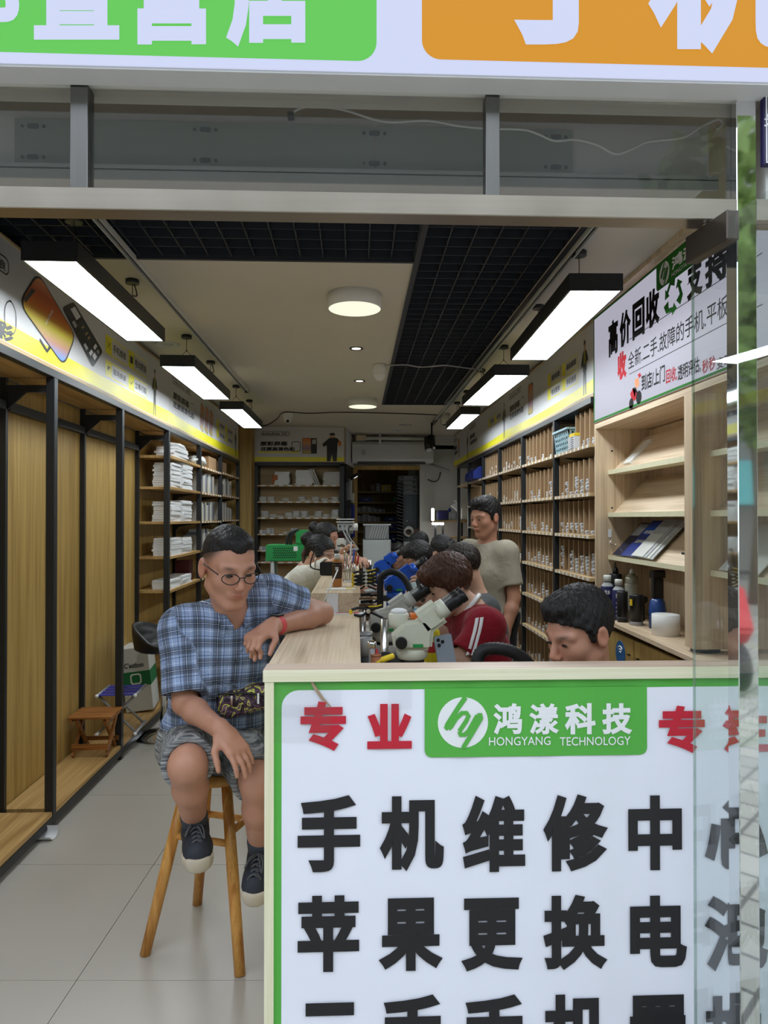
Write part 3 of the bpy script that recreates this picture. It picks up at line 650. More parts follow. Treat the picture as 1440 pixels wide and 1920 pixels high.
# generic banner content
def content(t,X,side,y0,y1,z0,z1,boxes,phones=3,fig=True):
    """left-to-right content as read by a viewer; side +1 reads along +y, -1 reads along -y"""
    w=y1-y0; h=z1-z0
    Y=(lambda s:y0+w*s) if side>0 else (lambda s:y1-w*s)
    n=(side,0,0)
    pill(t,X,side,min(Y(.02),Y(.22)),max(Y(.02),Y(.22)),z0+h*.80,z0+h*.92,M['bgold'])
    def tx(s,a,b,c,d,bo=.03): return (s,(X,Y(a),z0+h*c),(X,Y(b),z0+h*c),(X,Y(a),z0+h*d),bo)
    letters('lettering',[tx('SUNLÔNG',.035,.15,.83,.89),tx('迅浪',.16,.205,.83,.89),tx('原彩屏幕',.03,.20,.52,.66,.05),tx('还原高清色彩',.03,.26,.36,.49,.05)],M['bgold'],t,n)
    if phones:
        pill(t,X,side,min(Y(.21),Y(.27)),max(Y(.21),Y(.27)),z0+h*.36,z0+h*.68,M['bgold'],.006,'phone_outline')
        for i in range(phones):
            u=Y(.36+.065*i); P=phone_local(u,z0+h*.52,.16,h*.58,-.25*side if phones>1 else 0)
            MB().flat([(X+side*(.001+.0004*i),a,b) for a,b in P]).build('phone_print',M['bgold'],t,fixn=False)
            P=phone_local(u,z0+h*.52,.145,h*.55,-.25*side if phones>1 else 0)
            MB().flat([(X+side*(.0013+.0004*i),a,b) for a,b in P]).build('phone_screen_print',ARTG,t,fixn=False)
    for i,b in enumerate(boxes):
        s0=.58+.155*(i%2); d0=.52 if i<2 else .28; s1=s0+.145;d1=d0+.2
        MB().flat([(X+side*.001,Y(s0),z0+h*d0),(X+side*.001,Y(s1),z0+h*d0),(X+side*.001,Y(s1),z0+h*d1),(X+side*.001,Y(s0),z0+h*d1)]).build('yellow_print',M['byel'],t,fixn=False)
        sm=s0+.035
        MB().flat([(X+side*.0014,Y(sm),z0+h*(d0+.015)),(X+side*.0014,Y(s1-.004),z0+h*(d0+.015)),(X+side*.0014,Y(s1-.004),z0+h*(d1-.015)),(X+side*.0014,Y(sm),z0+h*(d1-.015))]).build('box_print',M['bwhite'],t,fixn=False)
        letters('lettering',[tx(b,sm+.01,s1-.012,d0+.05,d1-.05,.02)],M['bgold'],t,n,.002)
    if fig: figure(t,X,side,Y(.94),z0+.01,h*.82,1 if side>0 else -1)
BX4=['手机维修','电池更换','现场换屏','立等可取']
b2=banner('printed banner with fanned phones above the left stock shelving',X,5.86,9.28,2.324,2.772,1); content(b2,X,1,5.88,9.26,2.324,2.772,BX4)
# ---------------------------------------------------------------- right: parts shelving
XR=1.47; XRB=1.80
RY=[4.322,5.162,6.175,7.19,8.128,9.17,10.13]
RSH=thing('parts_shelving','black steel parts shelving full of cardboard dividers along the right wall','shelving',(XR+.16,7.2,0))
RZ=[.10,.375,.645,.915,1.185,1.45,1.715,2.02]
for i,y in enumerate(RY[1:]):
    MB().box(XR-.02,XR+.02,y-.02,y+.02,0,2.27).build('post',M['black'],RSH,.002)
    MB().box(XRB-.015,XRB+.013,y-.013,y+.013,0,2.27).build('rear_post',M['black'],RSH)
MB().box(XR-.02,XR+.02,RY[0]+.01,RY[-1]+.021,2.27,2.31).build('top_beam',M['black'],RSH,.002)
for k,(a,b) in enumerate(zip(RY,RY[1:])):
    MB().box(XRB+.016,XRB+.028,a+.002,b-.002,.07,2.27).build('back_panel',M['oak'],RSH)
    MB().box(XR+.02,XRB,a+.02,b-.02,2.272,2.288).build('top_board',M['black'],RSH)
    for j,z in enumerate(RZ):
        if k==5 and j in(5,6): continue
        MB().box(XR-.022,XRB+.01,a+.024,b-.024,z-.022,z).build('shelf_board',M['shelfY'],RSH,.001)
        MB().prism([(XRB-.013,z-.022),(XR+.04,z-.022),(XR+.09,z-.034),(XRB-.05,z-.05),(XRB-.013,z-.08)],lambda u,w,d:(u,d,w),b-.03,b-.024).build('bracket',M['black'],RSH)
        m=MB(); n=9 if k<5 else 3
        for i in range(n): yy=a+.07+(b-a-.14)*i/(n-1); m.box(XR-.0238,XR-.0222,yy-.014,yy+.014,z-.021,z-.002)
        m.build('price_tag_strip',M['paper'],RSH,kind='stuff')
        m=MB(); m.box(XR-.0230,XR-.0221,a+.03,b-.03,z-.021,z-.001); m.build('edge_card',M['cardd'],RSH)
DVM={}
bxm=MB().box(-.5,.5,-.5,.5,0,1); bxm.cm=1
bxm.flat([(-.502,-.4,.2),(-.502,.1,.2),(-.502,.1,.8),(-.502,-.4,.8)]); bxm.flat([(-.502,.2,.15),(-.502,.42,.15),(-.502,.42,.5),(-.502,.2,.5)])
pbox=bxm.mesh('parts_box',[plain('parts_box_white',lin(222,222,226),.5,vary=.04),plain('parts_box_print',lin(110,112,122),.5,vary=.2,scale=60)],fixn=False)
ORD=['lowest','second','third','fourth','fifth','sixth','seventh','top']
BAY=['bay beside the wooden cabinet','second bay from the wooden cabinet','third bay from the wooden cabinet','fourth bay from the wooden cabinet','fifth bay from the wooden cabinet','last bay']
stuff=MB(); nb=0
for k,(a,b) in enumerate(zip(RY,RY[1:])):
    for j,z in enumerate(RZ):
        if k==5 : continue
        if k==4 and j==7: continue
        if j==0: continue
        vis=1 if (k<4) else 0
        t=thing('cardboard_divider_tray','cardboard divider tray on the %s shelf, %s of the right parts shelving'%(ORD[j],BAY[k].replace(' from the wooden cabinet','')) if False else 'cardboard divider tray on the %s shelf, %s, right shelving'%(ORD[j],BAY[k].replace('from the wooden cabinet','from the cabinet').replace('beside the wooden cabinet','beside the cabinet')),'divider tray',(XR+.14,(a+b)/2,z),group='cardboard divider trays')
        ys,ye=a+.04,b-.035
        if k==0 and j==7: ye=a+.42
        n=max(3,int(round((ye-ys)/.115))); h=.225 if j<7 else .235
        if k==0: n=max(3,int(round((ye-ys)/.108)))
        MB().box(XR+.26,XR+.264,ys,ye,z,z+h).box(XR+.02,XR+.26,ys,ye,z,z+.004).build('tray_base',M['card'],t)
        dm=DVM.get(j==7)
        if dm is None:
            q_=MB().box(XR+.017,XR+.26,-.0025,.0025,.004,h); q_.cm=1; q_.box(XR+.013,XR+.017,-.0028,.0028,.004,h+.001); dm=q_.mesh('divider',[M['card'],M['cardd']],(XR+.14,0,0))
        DVM[j==7]=dm
        for i in range(n+1):
            inst('divider',dm,(XR+.14,ys+(ye-ys)*i/n,z),t)
        cw=(ye-ys)/n
        for i in range(n):
            if random.random()<(.1 if k else .05): continue
            c=random.choice([1,1,2,2,3,3,4,5]) if not(k==0 and j==4) else random.choice([4,5,6,7])
            if k==0 and j==5: c=random.choice([1,2,2,3])
            if k==0 and j==7: c=random.choice([1,2])
            hh=.024; w=cw*.80
            for q in range(c):
                if z+(q+1)*hh>z+h: break
                x=XR+.075+random.uniform(-.006,.006); y=ys+(i+.5)*cw+random.uniform(-.004,.004)
                if k<2 and j>=2 and nb<296:
                    inst('parts_box',pbox,(x,y,z+.0045+q*hh),None,(0,0,random.uniform(-.03,.03)),(.1,w,hh*.94),'small white parts box on the %s shelf, %s, right shelving'%(ORD[j],('bay beside the cabinet','second bay from the cabinet')[k]),'parts box','small boxes in the right shelving'); nb+=1
                else: stuff.box(x-.05,x+.05,y-w/2,y+w/2,z+.0045+q*hh,z+.0045+(q+.94)*hh)
so=stuff.build('parts_boxes',plain('parts_boxes_far',lin(205,205,206),.5,vary=.18,scale=70),fixn=False); so['kind']='stuff'; so['label']='many small pale parts boxes in the far bays of the right shelving'; so['category']='parts boxes'
# light blue basket on the top shelf
z=RZ[7]; y0,y1=4.80,5.13
BK=thing('storage_basket','light blue perforated plastic basket on the top shelf of the right shelving','basket',(XR+.1,(y0+y1)/2,z))
bb=plain('light_blue_plastic',lin(150,180,190),.45); zb=z+.001
def wallp(u0,u1,fn,nm):
    m=MB(); nu,nw=7,4; hz=.15
    for i in range(nu*2+1):
        for jj in range(nw*2+1):
            if i%2==1 and jj%2==1 : continue
            ua=u0+(u1-u0)*i/(nu*2+1);ub=u0+(u1-u0)*(i+1)/(nu*2+1); wa=zb+hz*jj/(nw*2+1);wb=zb+hz*(jj+1)/(nw*2+1)
            m.add([fn(ua,wa),fn(ub,wa),fn(ub,wb),fn(ua,wb)],[(0,1,2,3)])
    m.build(nm,bb,BK)
wallp(y0,y1,lambda u,w:(XR-.01-.1*(w-zb),u,w),'basket_side'); wallp(y0,y1,lambda u,w:(XR+.2,u,w),'basket_side')
wallp(XR-.01,XR+.2,lambda u,w:(u,y0-.0*(w-zb),w),'basket_side'); wallp(XR-.01,XR+.2,lambda u,w:(u,y1,w),'basket_side')
MB().box(XR-.01,XR+.2,y0,y1,zb,zb+.004).build('basket_base',bb,BK)
MB().box(XR-.035,XR-.02,y0-.01,y1+.01,zb+.145,zb+.16).box(XR+.2,XR+.212,y0-.01,y1+.01,zb+.145,zb+.16).box(XR-.02,XR+.2,y0-.012,y0,zb+.145,zb+.16).box(XR-.02,XR+.2,y1,y1+.012,zb+.145,zb+.16).build('basket_rim',bb,BK)
for i in range(6): inst('striped_packet',pbox,(XR+.02,4.72,z+i*.014),None,(0,0,.05),(.09,.12,.0135),'thin striped packet in the pile beside the light blue basket','packet','packets beside the basket')
MB().box(XR-.02,XR+.06,4.66,4.78,z+.086,z+.106).build('yellow_packet',M['yellow'],org=(XR+.02,4.72,z+.086),label='yellow packet on top of the striped packets beside the basket',category='packet')
# blue bin on the top shelf of the fifth bay
t=thing('parts_bin','blue plastic parts bin on the top shelf far along the right shelving','bin',(XR,8.65,RZ[7]))
MB().prism([(XR-.09,RZ[7]+.001),(XR+.2,RZ[7]+.001),(XR+.2,RZ[7]+.15),(XR-.02,RZ[7]+.15),(XR-.09,RZ[7]+.09)],lambda u,w,d:(u,d,w),8.3,8.95).build('bin_body',M['navy'],t,.006)
MB().box(XR-.095,XR-.088,8.5,8.75,RZ[7]+.03,RZ[7]+.07).build('bin_label',M['navy'],t)
# right banners
def rb(lab,y0,y1,bx,ph,fig):
    t=banner(lab,XR-.002,y0,y1,2.331,2.775,-1,(0,.2)); content(t,XR-.002,-1,y0+.02,y1-.02,2.331,2.775,bx,ph,fig); return t
rb('printed banner with yellow service boxes above the right shelving near the lit sign',4.33,6.82,['爆屏修复','刷机解锁','电池更换','手机维修'],1,True)
rb('middle printed banner above the right shelving',6.82,9.2,['手机维修','电池更换'],0,True)
rb('dim far printed banner above the right shelving by the white wall',9.2,10.6,[],1,True)
# ---------------------------------------------------------------- right: wooden display cabinet
YD=3.085; YC=4.30; YN=2.16
CBT=thing('display_cabinet','pale wooden display cabinet with sloping shelves at the right of the entrance','cabinet',(XR+.16,3.2,0))
MB().box(XR,XRB+.02,YC,YC+.02,0,2.135).build('side_panel',M['disp'],CBT)
MB().box(XR,XRB+.02,YN,YN+.03,0,2.135).build('side_panel',M['disp'],CBT)
MB().box(XR,XRB+.0,YD-.045,YD+.04,.985,2.105).build('divider_panel',M['disp'],CBT)
MB().box(XRB,XRB+.02,YN+.03,YC,0,2.10).build('back_panel',M['disp'],CBT)
MB().box(XR,XRB+.02,YN+.03,YC,2.105,2.135).build('top_board',M['dispY'],CBT)
SZC=.965
MB().add([(1.405,YN+.03,SZC-.025),(XRB,YN+.03,SZC-.025),(XRB,YC,SZC-.025),(1.468,YC,SZC-.025),(1.405,YN+.03,SZC),(XRB,YN+.03,SZC),(XRB,YC,SZC),(1.468,YC,SZC)],[(0,3,2,1),(4,5,6,7),(0,1,5,4),(1,2,6,5),(2,3,7,6),(3,0,4,7)]).build('counter_board',M['dispY'],CBT,.002)
for a,b in((YN+.03,YD-.045),(YD+.04,YC)):
    for z in(1.845,1.585,1.325):
        sh=MB().prism([(1.56,z-.015),(1.575,z-.015),(1.795,z+.215),(1.78,z+.215)],lambda u,w,d:(u,d,w),a,b).build('sloping_shelf',M['dispY'],CBT)
        MB().prism([(1.545,z-.02),(1.64,z-.02),(1.64,z-.005),(1.56,z-.002),(1.545,z+.006)],lambda u,w,d:(u,d,w),a,b).build('lip',M['creamX'],sh)
    mid=(a+b)/2
    for c,d in((a,mid),(mid,b)):
        dr=MB().box(XR+.002,XR+.02,c+.004,d-.004,.08,SZC-.06).build('door',M['oak'],CBT,.001)
        MB().box(XR-.012,XR+.002,(c+.05 if c!=a else d-.07),(c+.07 if c!=a else d-.05),.82,.826).build('latch',M['blk'],dr)
MB().box(XR+.03,XRB,YN+.03,YC,.0,.08).build('plinth',M['disp'],CBT)
# small fittings on the side panel and shelf
MB().box(1.545,1.565,4.296,4.3,1.44,1.49).build('sticker',M['paper'],CBT); MB().tube(spline([(1.56,4.29,1.42),(1.55,4.285,1.40),(1.575,4.285,1.392),(1.59,4.285,1.40)]),.002,5).build('hook',M['chrome'],CBT)
for z in(1.62,1.97):
    MB().cyl((1.57,4.3,z),(1.57,4.297,z),.006,n=8).build('peg_hole',M['blk'],CBT)
# wifi sticker on the door
p=atX(1163,1225,XR); w=thing('wifi_sticker','round blue sticker on the cabinet door behind the front man','sticker',(XR-.002,p.y,p.z-.05))
MB().cyl((XR+.0018,p.y,p.z),(XR-.0005,p.y,p.z),.07,n=28).build('disc',plain('sticker_blue',lin(32,92,150),.4),w)
for r in(.05,.035,.02):
    m=MB(); n=9; P=[]
    for i in range(n): t=math.radians(50+80*i/(n-1)); P.append((XR-.0012,p.y+r*math.cos(t),p.z-.01+r*math.sin(t)))
    m.tube(P,.003,5).build('wave_mark',M['vwhite'],w)
# white bracket/box standing on the upper slope, brochures on the lower
t=thing('white_plastic_bar','white plastic bar leaning on the upper sloping shelf','bar',(1.62,4.12,1.86))
MB().obox((1.665,4.13,1.945),(.012,.05,.095),Matrix.Rotation(.76,3,'Y')).build('bar_body',M['white'],t,.002)
def slopept(s,y,z,l=0): return Vector((1.562+.22*s-.0*l,y,z+.0+.23*s))+Vector((-.72,0,.69))*l
def brochure(lab,y,z,w,h,mat,mat2,k,tilt=0.):
    t=thing('brochure',lab,'brochure',tuple(slopept(0,y,z)),group='brochures on the display cabinet')
    P=[slopept(s,y+d+tilt*s,z,.006+.006*k) for s,d in((.02,-w/2),(.02,w/2),(h,w/2),(h,-w/2))]; Q=[p+Vector((-.72,0,.69))*.004 for p in P]
    MB().add(P+Q,[(3,2,1,0),(4,5,6,7),(0,1,5,4),(1,2,6,5),(2,3,7,6),(3,0,4,7)]).build('leaflet',mat,t)
    R2=[q+Vector((-.72,0,.69))*.0006 for q in Q]; A=lambda u,v:R2[0]+(R2[1]-R2[0])*u+(R2[3]-R2[0])*v
    MB().flat([A(.05,.6),A(.95,.6),A(.95,.95),A(.05,.95)]).build('cover_print',mat2,t,fixn=False)
    return A,t
bl=plain('brochure_blue',lin(36,60,140),.3,vary=.15); db=plain('brochure_navy',lin(20,30,66),.3)
brochure('dark brochure at the left of the lower sloping shelf',4.17,1.325,.2,.86,db,M['lgrey'],0)
A,t=brochure('blue printed brochure in front on the lower sloping shelf',4.00,1.325,.24,.9,bl,plain('brochure_blue_light',lin(52,90,190),.3),1)
letters('lettering',[('维修服务',A(.85,.62),A(.15,.62),A(.85,.72),.02),('品质保证',A(.85,.36),A(.35,.36),A(.85,.45),.02)],M['vwhite'],t,(-.72,0,.69),.001)
for i in range(4):
    brochure(('topmost','second','third','undermost')[i]+' grey leaflet of the fan beside the blue brochure',3.86-.035*i,1.325,.16,.9,M['lgrey'] if i%2 else M['offwhite'],M['lgrey'],3-i*.7)
brochure('white leaflet with blue foot on the sloping shelf behind the glass door',2.85,1.325,.3,.85,M['offwhite'],M['offwhite'],0)
t=thing('yellow_clip','small yellow clip on the lower sloping shelf near the divider','clip',(1.62,3.35,1.39)); MB().obox((1.62,3.36,1.40),(.012,.02,.012),Matrix.Rotation(.8,3,'Y')).build('jaw',M['yellow'],t,.003); MB().obox((1.60,3.40,1.385),(.006,.025,.006)).build('grip',M['blk'],t,.002)
# bottles and tins on the cabinet board
def base(px,py):
    p=atZ(px,py,SZC)
    return p if p.y<4.2 else atY(px,py,4.2)
def bottle(px,py,lab,h,r,mat,capm,kind,txt=None):
    p=atY(px,py,kind); t=local('bottle',lab,'bottle','bottles on the display cabinet')
    MB().lathe([(0,0),(r*.96,0),(r,.004),(r,h*.72),(r*.9,h*.75),(r*.45,h*.84),(r*.42,h*.86)],24).build('bottle_body',mat,t)
    MB().lathe([(r*.98,h*.72),(r*.9,h*.755),(r*.45,h*.84),(r*.4,h*.86),(0,h*.86)],24).build('shoulder',M['lgrey'],t)
    MB().lathe([(0,h*.855),(r*.62,h*.855),(r*.62,h*.97),(r*.55,h),(0,h)],20).build('cap',capm,t)
    if txt:
        ry=-math.pi/2-.35
        d=Vector((math.cos(ry),math.sin(ry),0)); s=Vector((-d.y,d.x,0)); o=d*(r+.0005)
        letters('lettering',[(txt,o-s*r*.45+Vector((0,0,h*.55)),o+s*r*.45+Vector((0,0,h*.55)),o-s*r*.45+Vector((0,0,h*.66)),.02)]+[('品质',o-s*r*.45+Vector((0,0,h*(.1+.1*i))),o+s*r*.1+Vector((0,0,h*(.1+.1*i))),o-s*r*.45+Vector((0,0,h*(.15+.1*i))),.0) for i in range(4)],M['vwhite'],t,d,.002)
    put(t,(p.x,p.y,SZC)); return t
navyb=plain('navy_label',lin(26,30,84),.35)
bottle(1139,1148,'navy bottle with white cap at the back left of the bottle row',.25,.038,navyb,M['white'],4.21,'胶水')
bottle(1160,1155,'navy bottle with white cap and lettering in front of the bottle row',.235,.036,navyb,M['white'],4.09,'胶水')
p=base(1153,1150); t=local('nozzle_bottle','tall black bottle with pointed nozzle among the navy bottles','bottle'); MB().lathe([(0,0),(.036,0),(.038,.004),(.038,.25),(.036,.254),(0,.254)],20).build('bottle_body',M['blk'],t); MB().lathe([(.018,.254),(.018,.28),(.012,.288),(.005,.30),(.003,.325),(0,.327)],14).build('nozzle',M['blk'],t); put(t,(atY(1154,1100,4.255).x,4.255,SZC))
p=base(1168,1160); t=local('black_canister','slim black canister between the navy bottle and the spray can','canister'); MB().lathe([(0,0),(.028,0),(.03,.003),(.03,.17),(.028,.174),(0,.174)],20).build('canister_body',M['blk'],t); MB().lathe([(.0305,.02),(.0305,.03)],20).build('ring',M['dgrey'],t); put(t,(atY(1167,1100,4.0).x,4.0,SZC))
p=base(1185,1161); t=local('spray_can','silver spray can with white nozzle on the display cabinet','spray can'); MB().lathe([(0,0),(.036,0),(.038,.004),(.038,.235),(.036,.243),(.030,.252),(.018,.262),(.017,.266),(0,.266)],28).build('can_body',plain('spray_can_print',lin(178,178,166),.28,.6,vary=.12,scale=30),t); MB().lathe([(.0385,.05),(.0387,.055),(.0387,.2),(.0385,.205)],28).build('label_print',plain('spray_label',lin(186,184,170),.4,.2,vary=.2,scale=25),t); MB().lathe([(0,.265),(.011,.265),(.011,.28),(.008,.284),(.008,.292),(0,.292)],14).build('nozzle',M['white'],t); MB().box(-.008,.012,-.04,-.038,.12,.14).build('warning_label',M['orange'],t); put(t,(p.x+.01,p.y+.03,SZC))
p=base(1194,1171); t=local('black_torch_cup','black cylindrical work lamp with silver base ring on the display cabinet','lamp'); MB().lathe([(.034,.0),(.036,.002),(.036,.02),(.034,.022)],28).build('base_ring',M['alu'],t); MB().lathe([(.035,.02),(.035,.125),(.038,.13),(.038,.165),(.036,.17),(0,.17)],28).build('barrel',M['blk'],t); MB().box(.034,.052,-.012,.012,.02,.155).build('side_clip',M['blk'],t,.004); MB().lathe([(0,-.012),(.02,-.012),(.02,.012),(0,.012)],16,(.05,0,.14),(0,1,0)).build('pivot_knob',M['blk'],t); MB().box(-.041,-.036,-.012,.004,.11,.145).build('sticker',M['yellow'],t); put(t,(p.x-.01,p.y-.02,SZC),.3)
p=base(1228,1181); t=local('hair_dryer_handle','blue and black handheld tool standing behind the white tape roll','handheld tool'); MB().lathe([(0,0),(.045,0),(.045,.1),(.04,.14),(.028,.16)],16).build('blue_grip',plain('tool_blue',lin(36,72,140),.3),t); MB().box(-.028,.028,-.018,.018,.14,.27).build('black_body',M['blk'],t,.006); hd=MB().box(-.036,.036,-.024,.024,.27,.305).build('head',M['blk'],t,.004)
for i in range(7): MB().box(-.033+.01*i,-.027+.01*i,-.02,.02,.305,.312).build('tooth',M['blk'],hd)
put(t,(p.x+.04,p.y+.06,SZC),.1)
def taperoll(lab,px,py,r,h,mat,core,two=False):
    p=base(px,py); t=local('tape_roll',lab,'tape roll'); MB().lathe([(r*.72,0),(r,0),(r,h),(r*.72,h)],36).build('roll',mat,t); MB().lathe([(r*.68,.001),(r*.72,.001),(r*.72,h-.001),(r*.68,h-.001),(r*.68,.001)],36).build('core',core,t)
    put(t,(p.x+.03,p.y+.04,SZC)); return t
taperoll('white tape roll lying on the display cabinet board',1244,1193,.068,.105,M['white'],M['card'])
dg=plain('dark_green_tape',lin(18,52,48),.35)
t=taperoll('dark green tape roll lower of the stacked pair behind the glass door',1318,1224,.062,.075,dg,M['blk']); t2=dup(t,'dark green tape roll with paper tag on top of the stacked pair'); t2.location.z+=.075
# lit recycling sign above the cabinet
RS=thing('recycling_sign','lit white recycling price sign with black lettering above the display cabinet','sign',(XR,3.2,2.14))
MB().box(XR+.001,XR+.05,YN,YC+.02,2.14,2.795).build('sign_case',M['disp'],RS)
sf=emit('recycling_sign_face',lin(206,204,222)[:3],.62); MATS['recycling_sign_face'].node_tree.nodes['Principled BSDF'].inputs['Base Color'].default_value=lin(92,92,98)
MB().box(XR-.004,XR+.001,YN,YC+.02,2.145,2.79).build('sign_face',sf,RS)
XS=XR-.004; qs=onX(XS)
o=[(YN,2.145),(YC+.02,2.145),(YC+.02,2.79),(YN,2.79)]; r_=rrect(YN,YC+.005,2.16,2.775,.03,5,'1001'); r_=rrect(YN,YC+.005,2.16,2.775,.03,5)
sg=plain('sign_print_green',lin(40,116,38),.6,spec=.1)
for z0,z1,y0,y1 in((2.145,2.157,YN,YC+.02),(2.778,2.79,YN,YC+.02),(2.157,2.778,YC+.008,YC+.02)): MB().box(XS-.0012,XS,y0,y1,z0,z1).build('green_border',sg,RS)
def wl(ch,x0,x1,ytl,ybl,b=.05):
    """text box on the sign: left edge pixel x0 (top,bottom), right edge x1; keeps level"""
    a=qs(x0,ytl);c=qs(x0,ybl);yr=qs(x1,ytl).y
    return (ch,(XS,a.y,c.z),(XS,yr,c.z),(XS,a.y,a.z),b)
bk=plain('sign_print_black',lin(16,15,16),.6,spec=.1); rd=plain('sign_print_red',lin(170,26,38),.6,spec=.1)
letters('lettering',[wl('高',1141,1159,606,672,.05),wl('价',1162,1183,590,656,.05),wl('回',1186,1209,572,640,.05),wl('收',1211,1237,552,622,.05),wl('支',1288,1318,497,568,.05),wl('持',1322,1368,480,545,.05)],bk,RS,(-1,0,0))
letters('lettering',[wl('全新.二手.故障的手机.平板',1178,1366,662,694,.005)],bk,RS,(-1,0,0))
for ya,yb in((637,640),(702,704)):
    p=qs(1180,ya); MB().box(XS-.001,XS,2.5,p.y,p.z-.0015,p.z+.0015).build('rule_line',bk,RS)
letters('lettering',[wl('到店/上门',1203,1247,704,735,.02),wl('透明评估,',1271,1314,686,716,.02),wl('变现',1344,1372,672,694,.02)],bk,RS,(-1,0,0))
letters('lettering',[wl('回收,',1249,1270,694,722,.02),wl('秒秒',1317,1342,676,702,.02),wl('收',1158,1175,664,716,.06)],rd,RS,(-1,0,0))
ya,yb=qs(1231,480).y,2.2; 
MB().prism(rrect(2.25,ya,2.66,2.79,.02,5,'0011'),lambda u,w,d:(XS-d,u,w),.0,.0014).build('green_tab',sg,RS)
letters('lettering',[('鸿漾科技',(XS-.0015,ya-.17,2.705),(XS-.0015,ya-.62,2.705),(XS-.0015,ya-.17,2.765),.04),('HONGYANG',(XS-.0015,ya-.17,2.675),(XS-.0015,ya-.365,2.675),(XS-.0015,ya-.17,2.695),.0),('TECHNOLOGY',(XS-.0015,ya-.395,2.675),(XS-.0015,ya-.62,2.675),(XS-.0015,ya-.395,2.695),.0)],M['vwhite'],RS,(-1,0,0))
def hylogo(t,c,u,w,R,n,green,white,lift):
    """round badge with slanted strokes"""
    c=Vector(c);u=Vector(u);w=Vector(w);n=Vector(n)
    f=lambda a,b,l:c+u*(a*R)+w*(b*R)+n*l
    N=40; MB().flat([f(math.cos(2*math.pi*i/N),math.sin(2*math.pi*i/N),lift) for i in range(N)]).build('badge_disc',white,t,fixn=False)
    cnt=[0]
    def stroke(P,wd,l):
        cnt[0]+=1; l=l+.0004*cnt[0]; m=MB(); P=[Vector((a,b,0)) for a,b in P]; L=[];Rr=[]
        for i in range(len(P)):
            d=(P[min(i+1,len(P)-1)]-P[max(i-1,0)]).normalized(); nn=Vector((-d.y,d.x,0))*wd/2; L.append(P[i]+nn);Rr.append(P[i]-nn)
        m.add([f(p.x,p.y,l) for p in L]+[f(p.x,p.y,l) for p in Rr],[(i,i+1,len(P)+i+1,len(P)+i) for i in range(len(P)-1)]).build('badge_stroke',green,t,fixn=False)
    k=lift+.0006
    stroke([(.10,1.0),(-.14,.66),(-.62,-.08),(-.66,-.18),(-.58,-.24)],.20,k)
    stroke([(-.58,-.24),(-.48,-.16),(-.28,.16),(-.04,.38),(.14,.38),(.22,.26),(.14,.08),(-.14,-.34)],.18,k)
    stroke([(-.14,-.34),(-.10,-.48),(.06,-.48),(.22,-.34),(.58,.28)],.18,k)
    stroke([(.58,.28),(.70,.30),(.72,.18),(.36,-.42),(.0,-1.0)],.18,k)
hylogo(RS,(XS,ya-.09,2.722),(0,-1,0),(0,0,1),.055,(-1,0,0),sg,M['vwhite'],.0016)
# recycling arrows
gm=plain('arrow_green',lin(44,124,44),.6,spec=.1); cy,cz=(qs(1247,580).y+qs(1279,560).y)/2,(qs(1262,518).z+qs(1262,592).z)/2; Ra=(qs(1262,518).z-qs(1262,592).z)/2
for k in range(3):
    t0=math.radians(90+120*k)
    def rp(a,b): return (XS-.0015,cy-Ra*(a*math.cos(t0)-b*math.sin(t0))*1.15,cz+Ra*(a*math.sin(t0)+b*math.cos(t0)))
    MB().flat([rp(.95,-.25),rp(.95,.25),rp(.45,.62),rp(.6,.78),rp(.05,.82),rp(.12,.35),rp(.28,.48),rp(.62,.2),rp(.45,-.15)]).build('arrow_print',gm,RS,fixn=False)
# courier on a scooter (flat print)
sy=lambda px,py:qs(px,py)
for nm,mt,P in(('courier_print',rd,[(1182,738),(1187,728),(1193,732),(1197,742),(1190,752),(1184,748)]),('courier_print',M['orange'],[(1190,712),(1197,708),(1199,722),(1192,730)]),('courier_print',bk,[(1186,728),(1192,726),(1197,738),(1190,744)]),('courier_print',rd,[(1196,703),(1200,699),(1203,704),(1199,709)])):
    MB().flat([sy(*p)+Vector((-.001,0,0)) for p in P]).build(nm,mt,RS,fixn=False)
for px,py,r in((1184,757,.03),(1198,745,.035)):
    p=sy(px,py); MB().cyl((XS-.0012,p.y,p.z),(XS-.0006,p.y,p.z),r,n=20).build('wheel_print',bk,RS)
# wooden board above the sign
MB().box(XR-.05,WX1-.001,YN,YC+.02,2.797,CZ-.001).build('trim_1',M['disp'],kind='structure')
# ---------------------------------------------------------------- back cabinet with banner
YB=9.80; x0,x1=-1.41,-.167
BC=thing('back_cabinet','black framed stock cabinet facing the entrance at the back left','cabinet',((x0+x1)/2,YB+.15,0))
for x in(x0+.03,x1-.03): MB().box(x-.03,x+.03,YB,YB+.3,0,2.30).build('post',M['black'],BC)
MB().box(x0+.06,x1-.06,YB+.29,YB+.3,0,2.28).build('back_panel',M['shelf'],BC)
MB().box(x0,x1,YB,YB+.3,2.28,2.325).build('top_rail',M['black'],BC)
BZ=[2.015,1.79,1.57,1.345,1.12,.96,.7,.45,.15]
for z in BZ:
    MB().box(x0+.06,x1-.06,YB-.01,YB+.29,z-.022,z).build('shelf_board',M['shelf'],BC)
    m=MB()
    for i in range(9): xx=x0+.14+(x1-x0-.28)*i/8; m.box(xx-.03,xx+.03,YB-.012,YB-.0105,z-.02,z-.004)
    m.build('price_tag_strip',M['paper'],BC,kind='stuff')
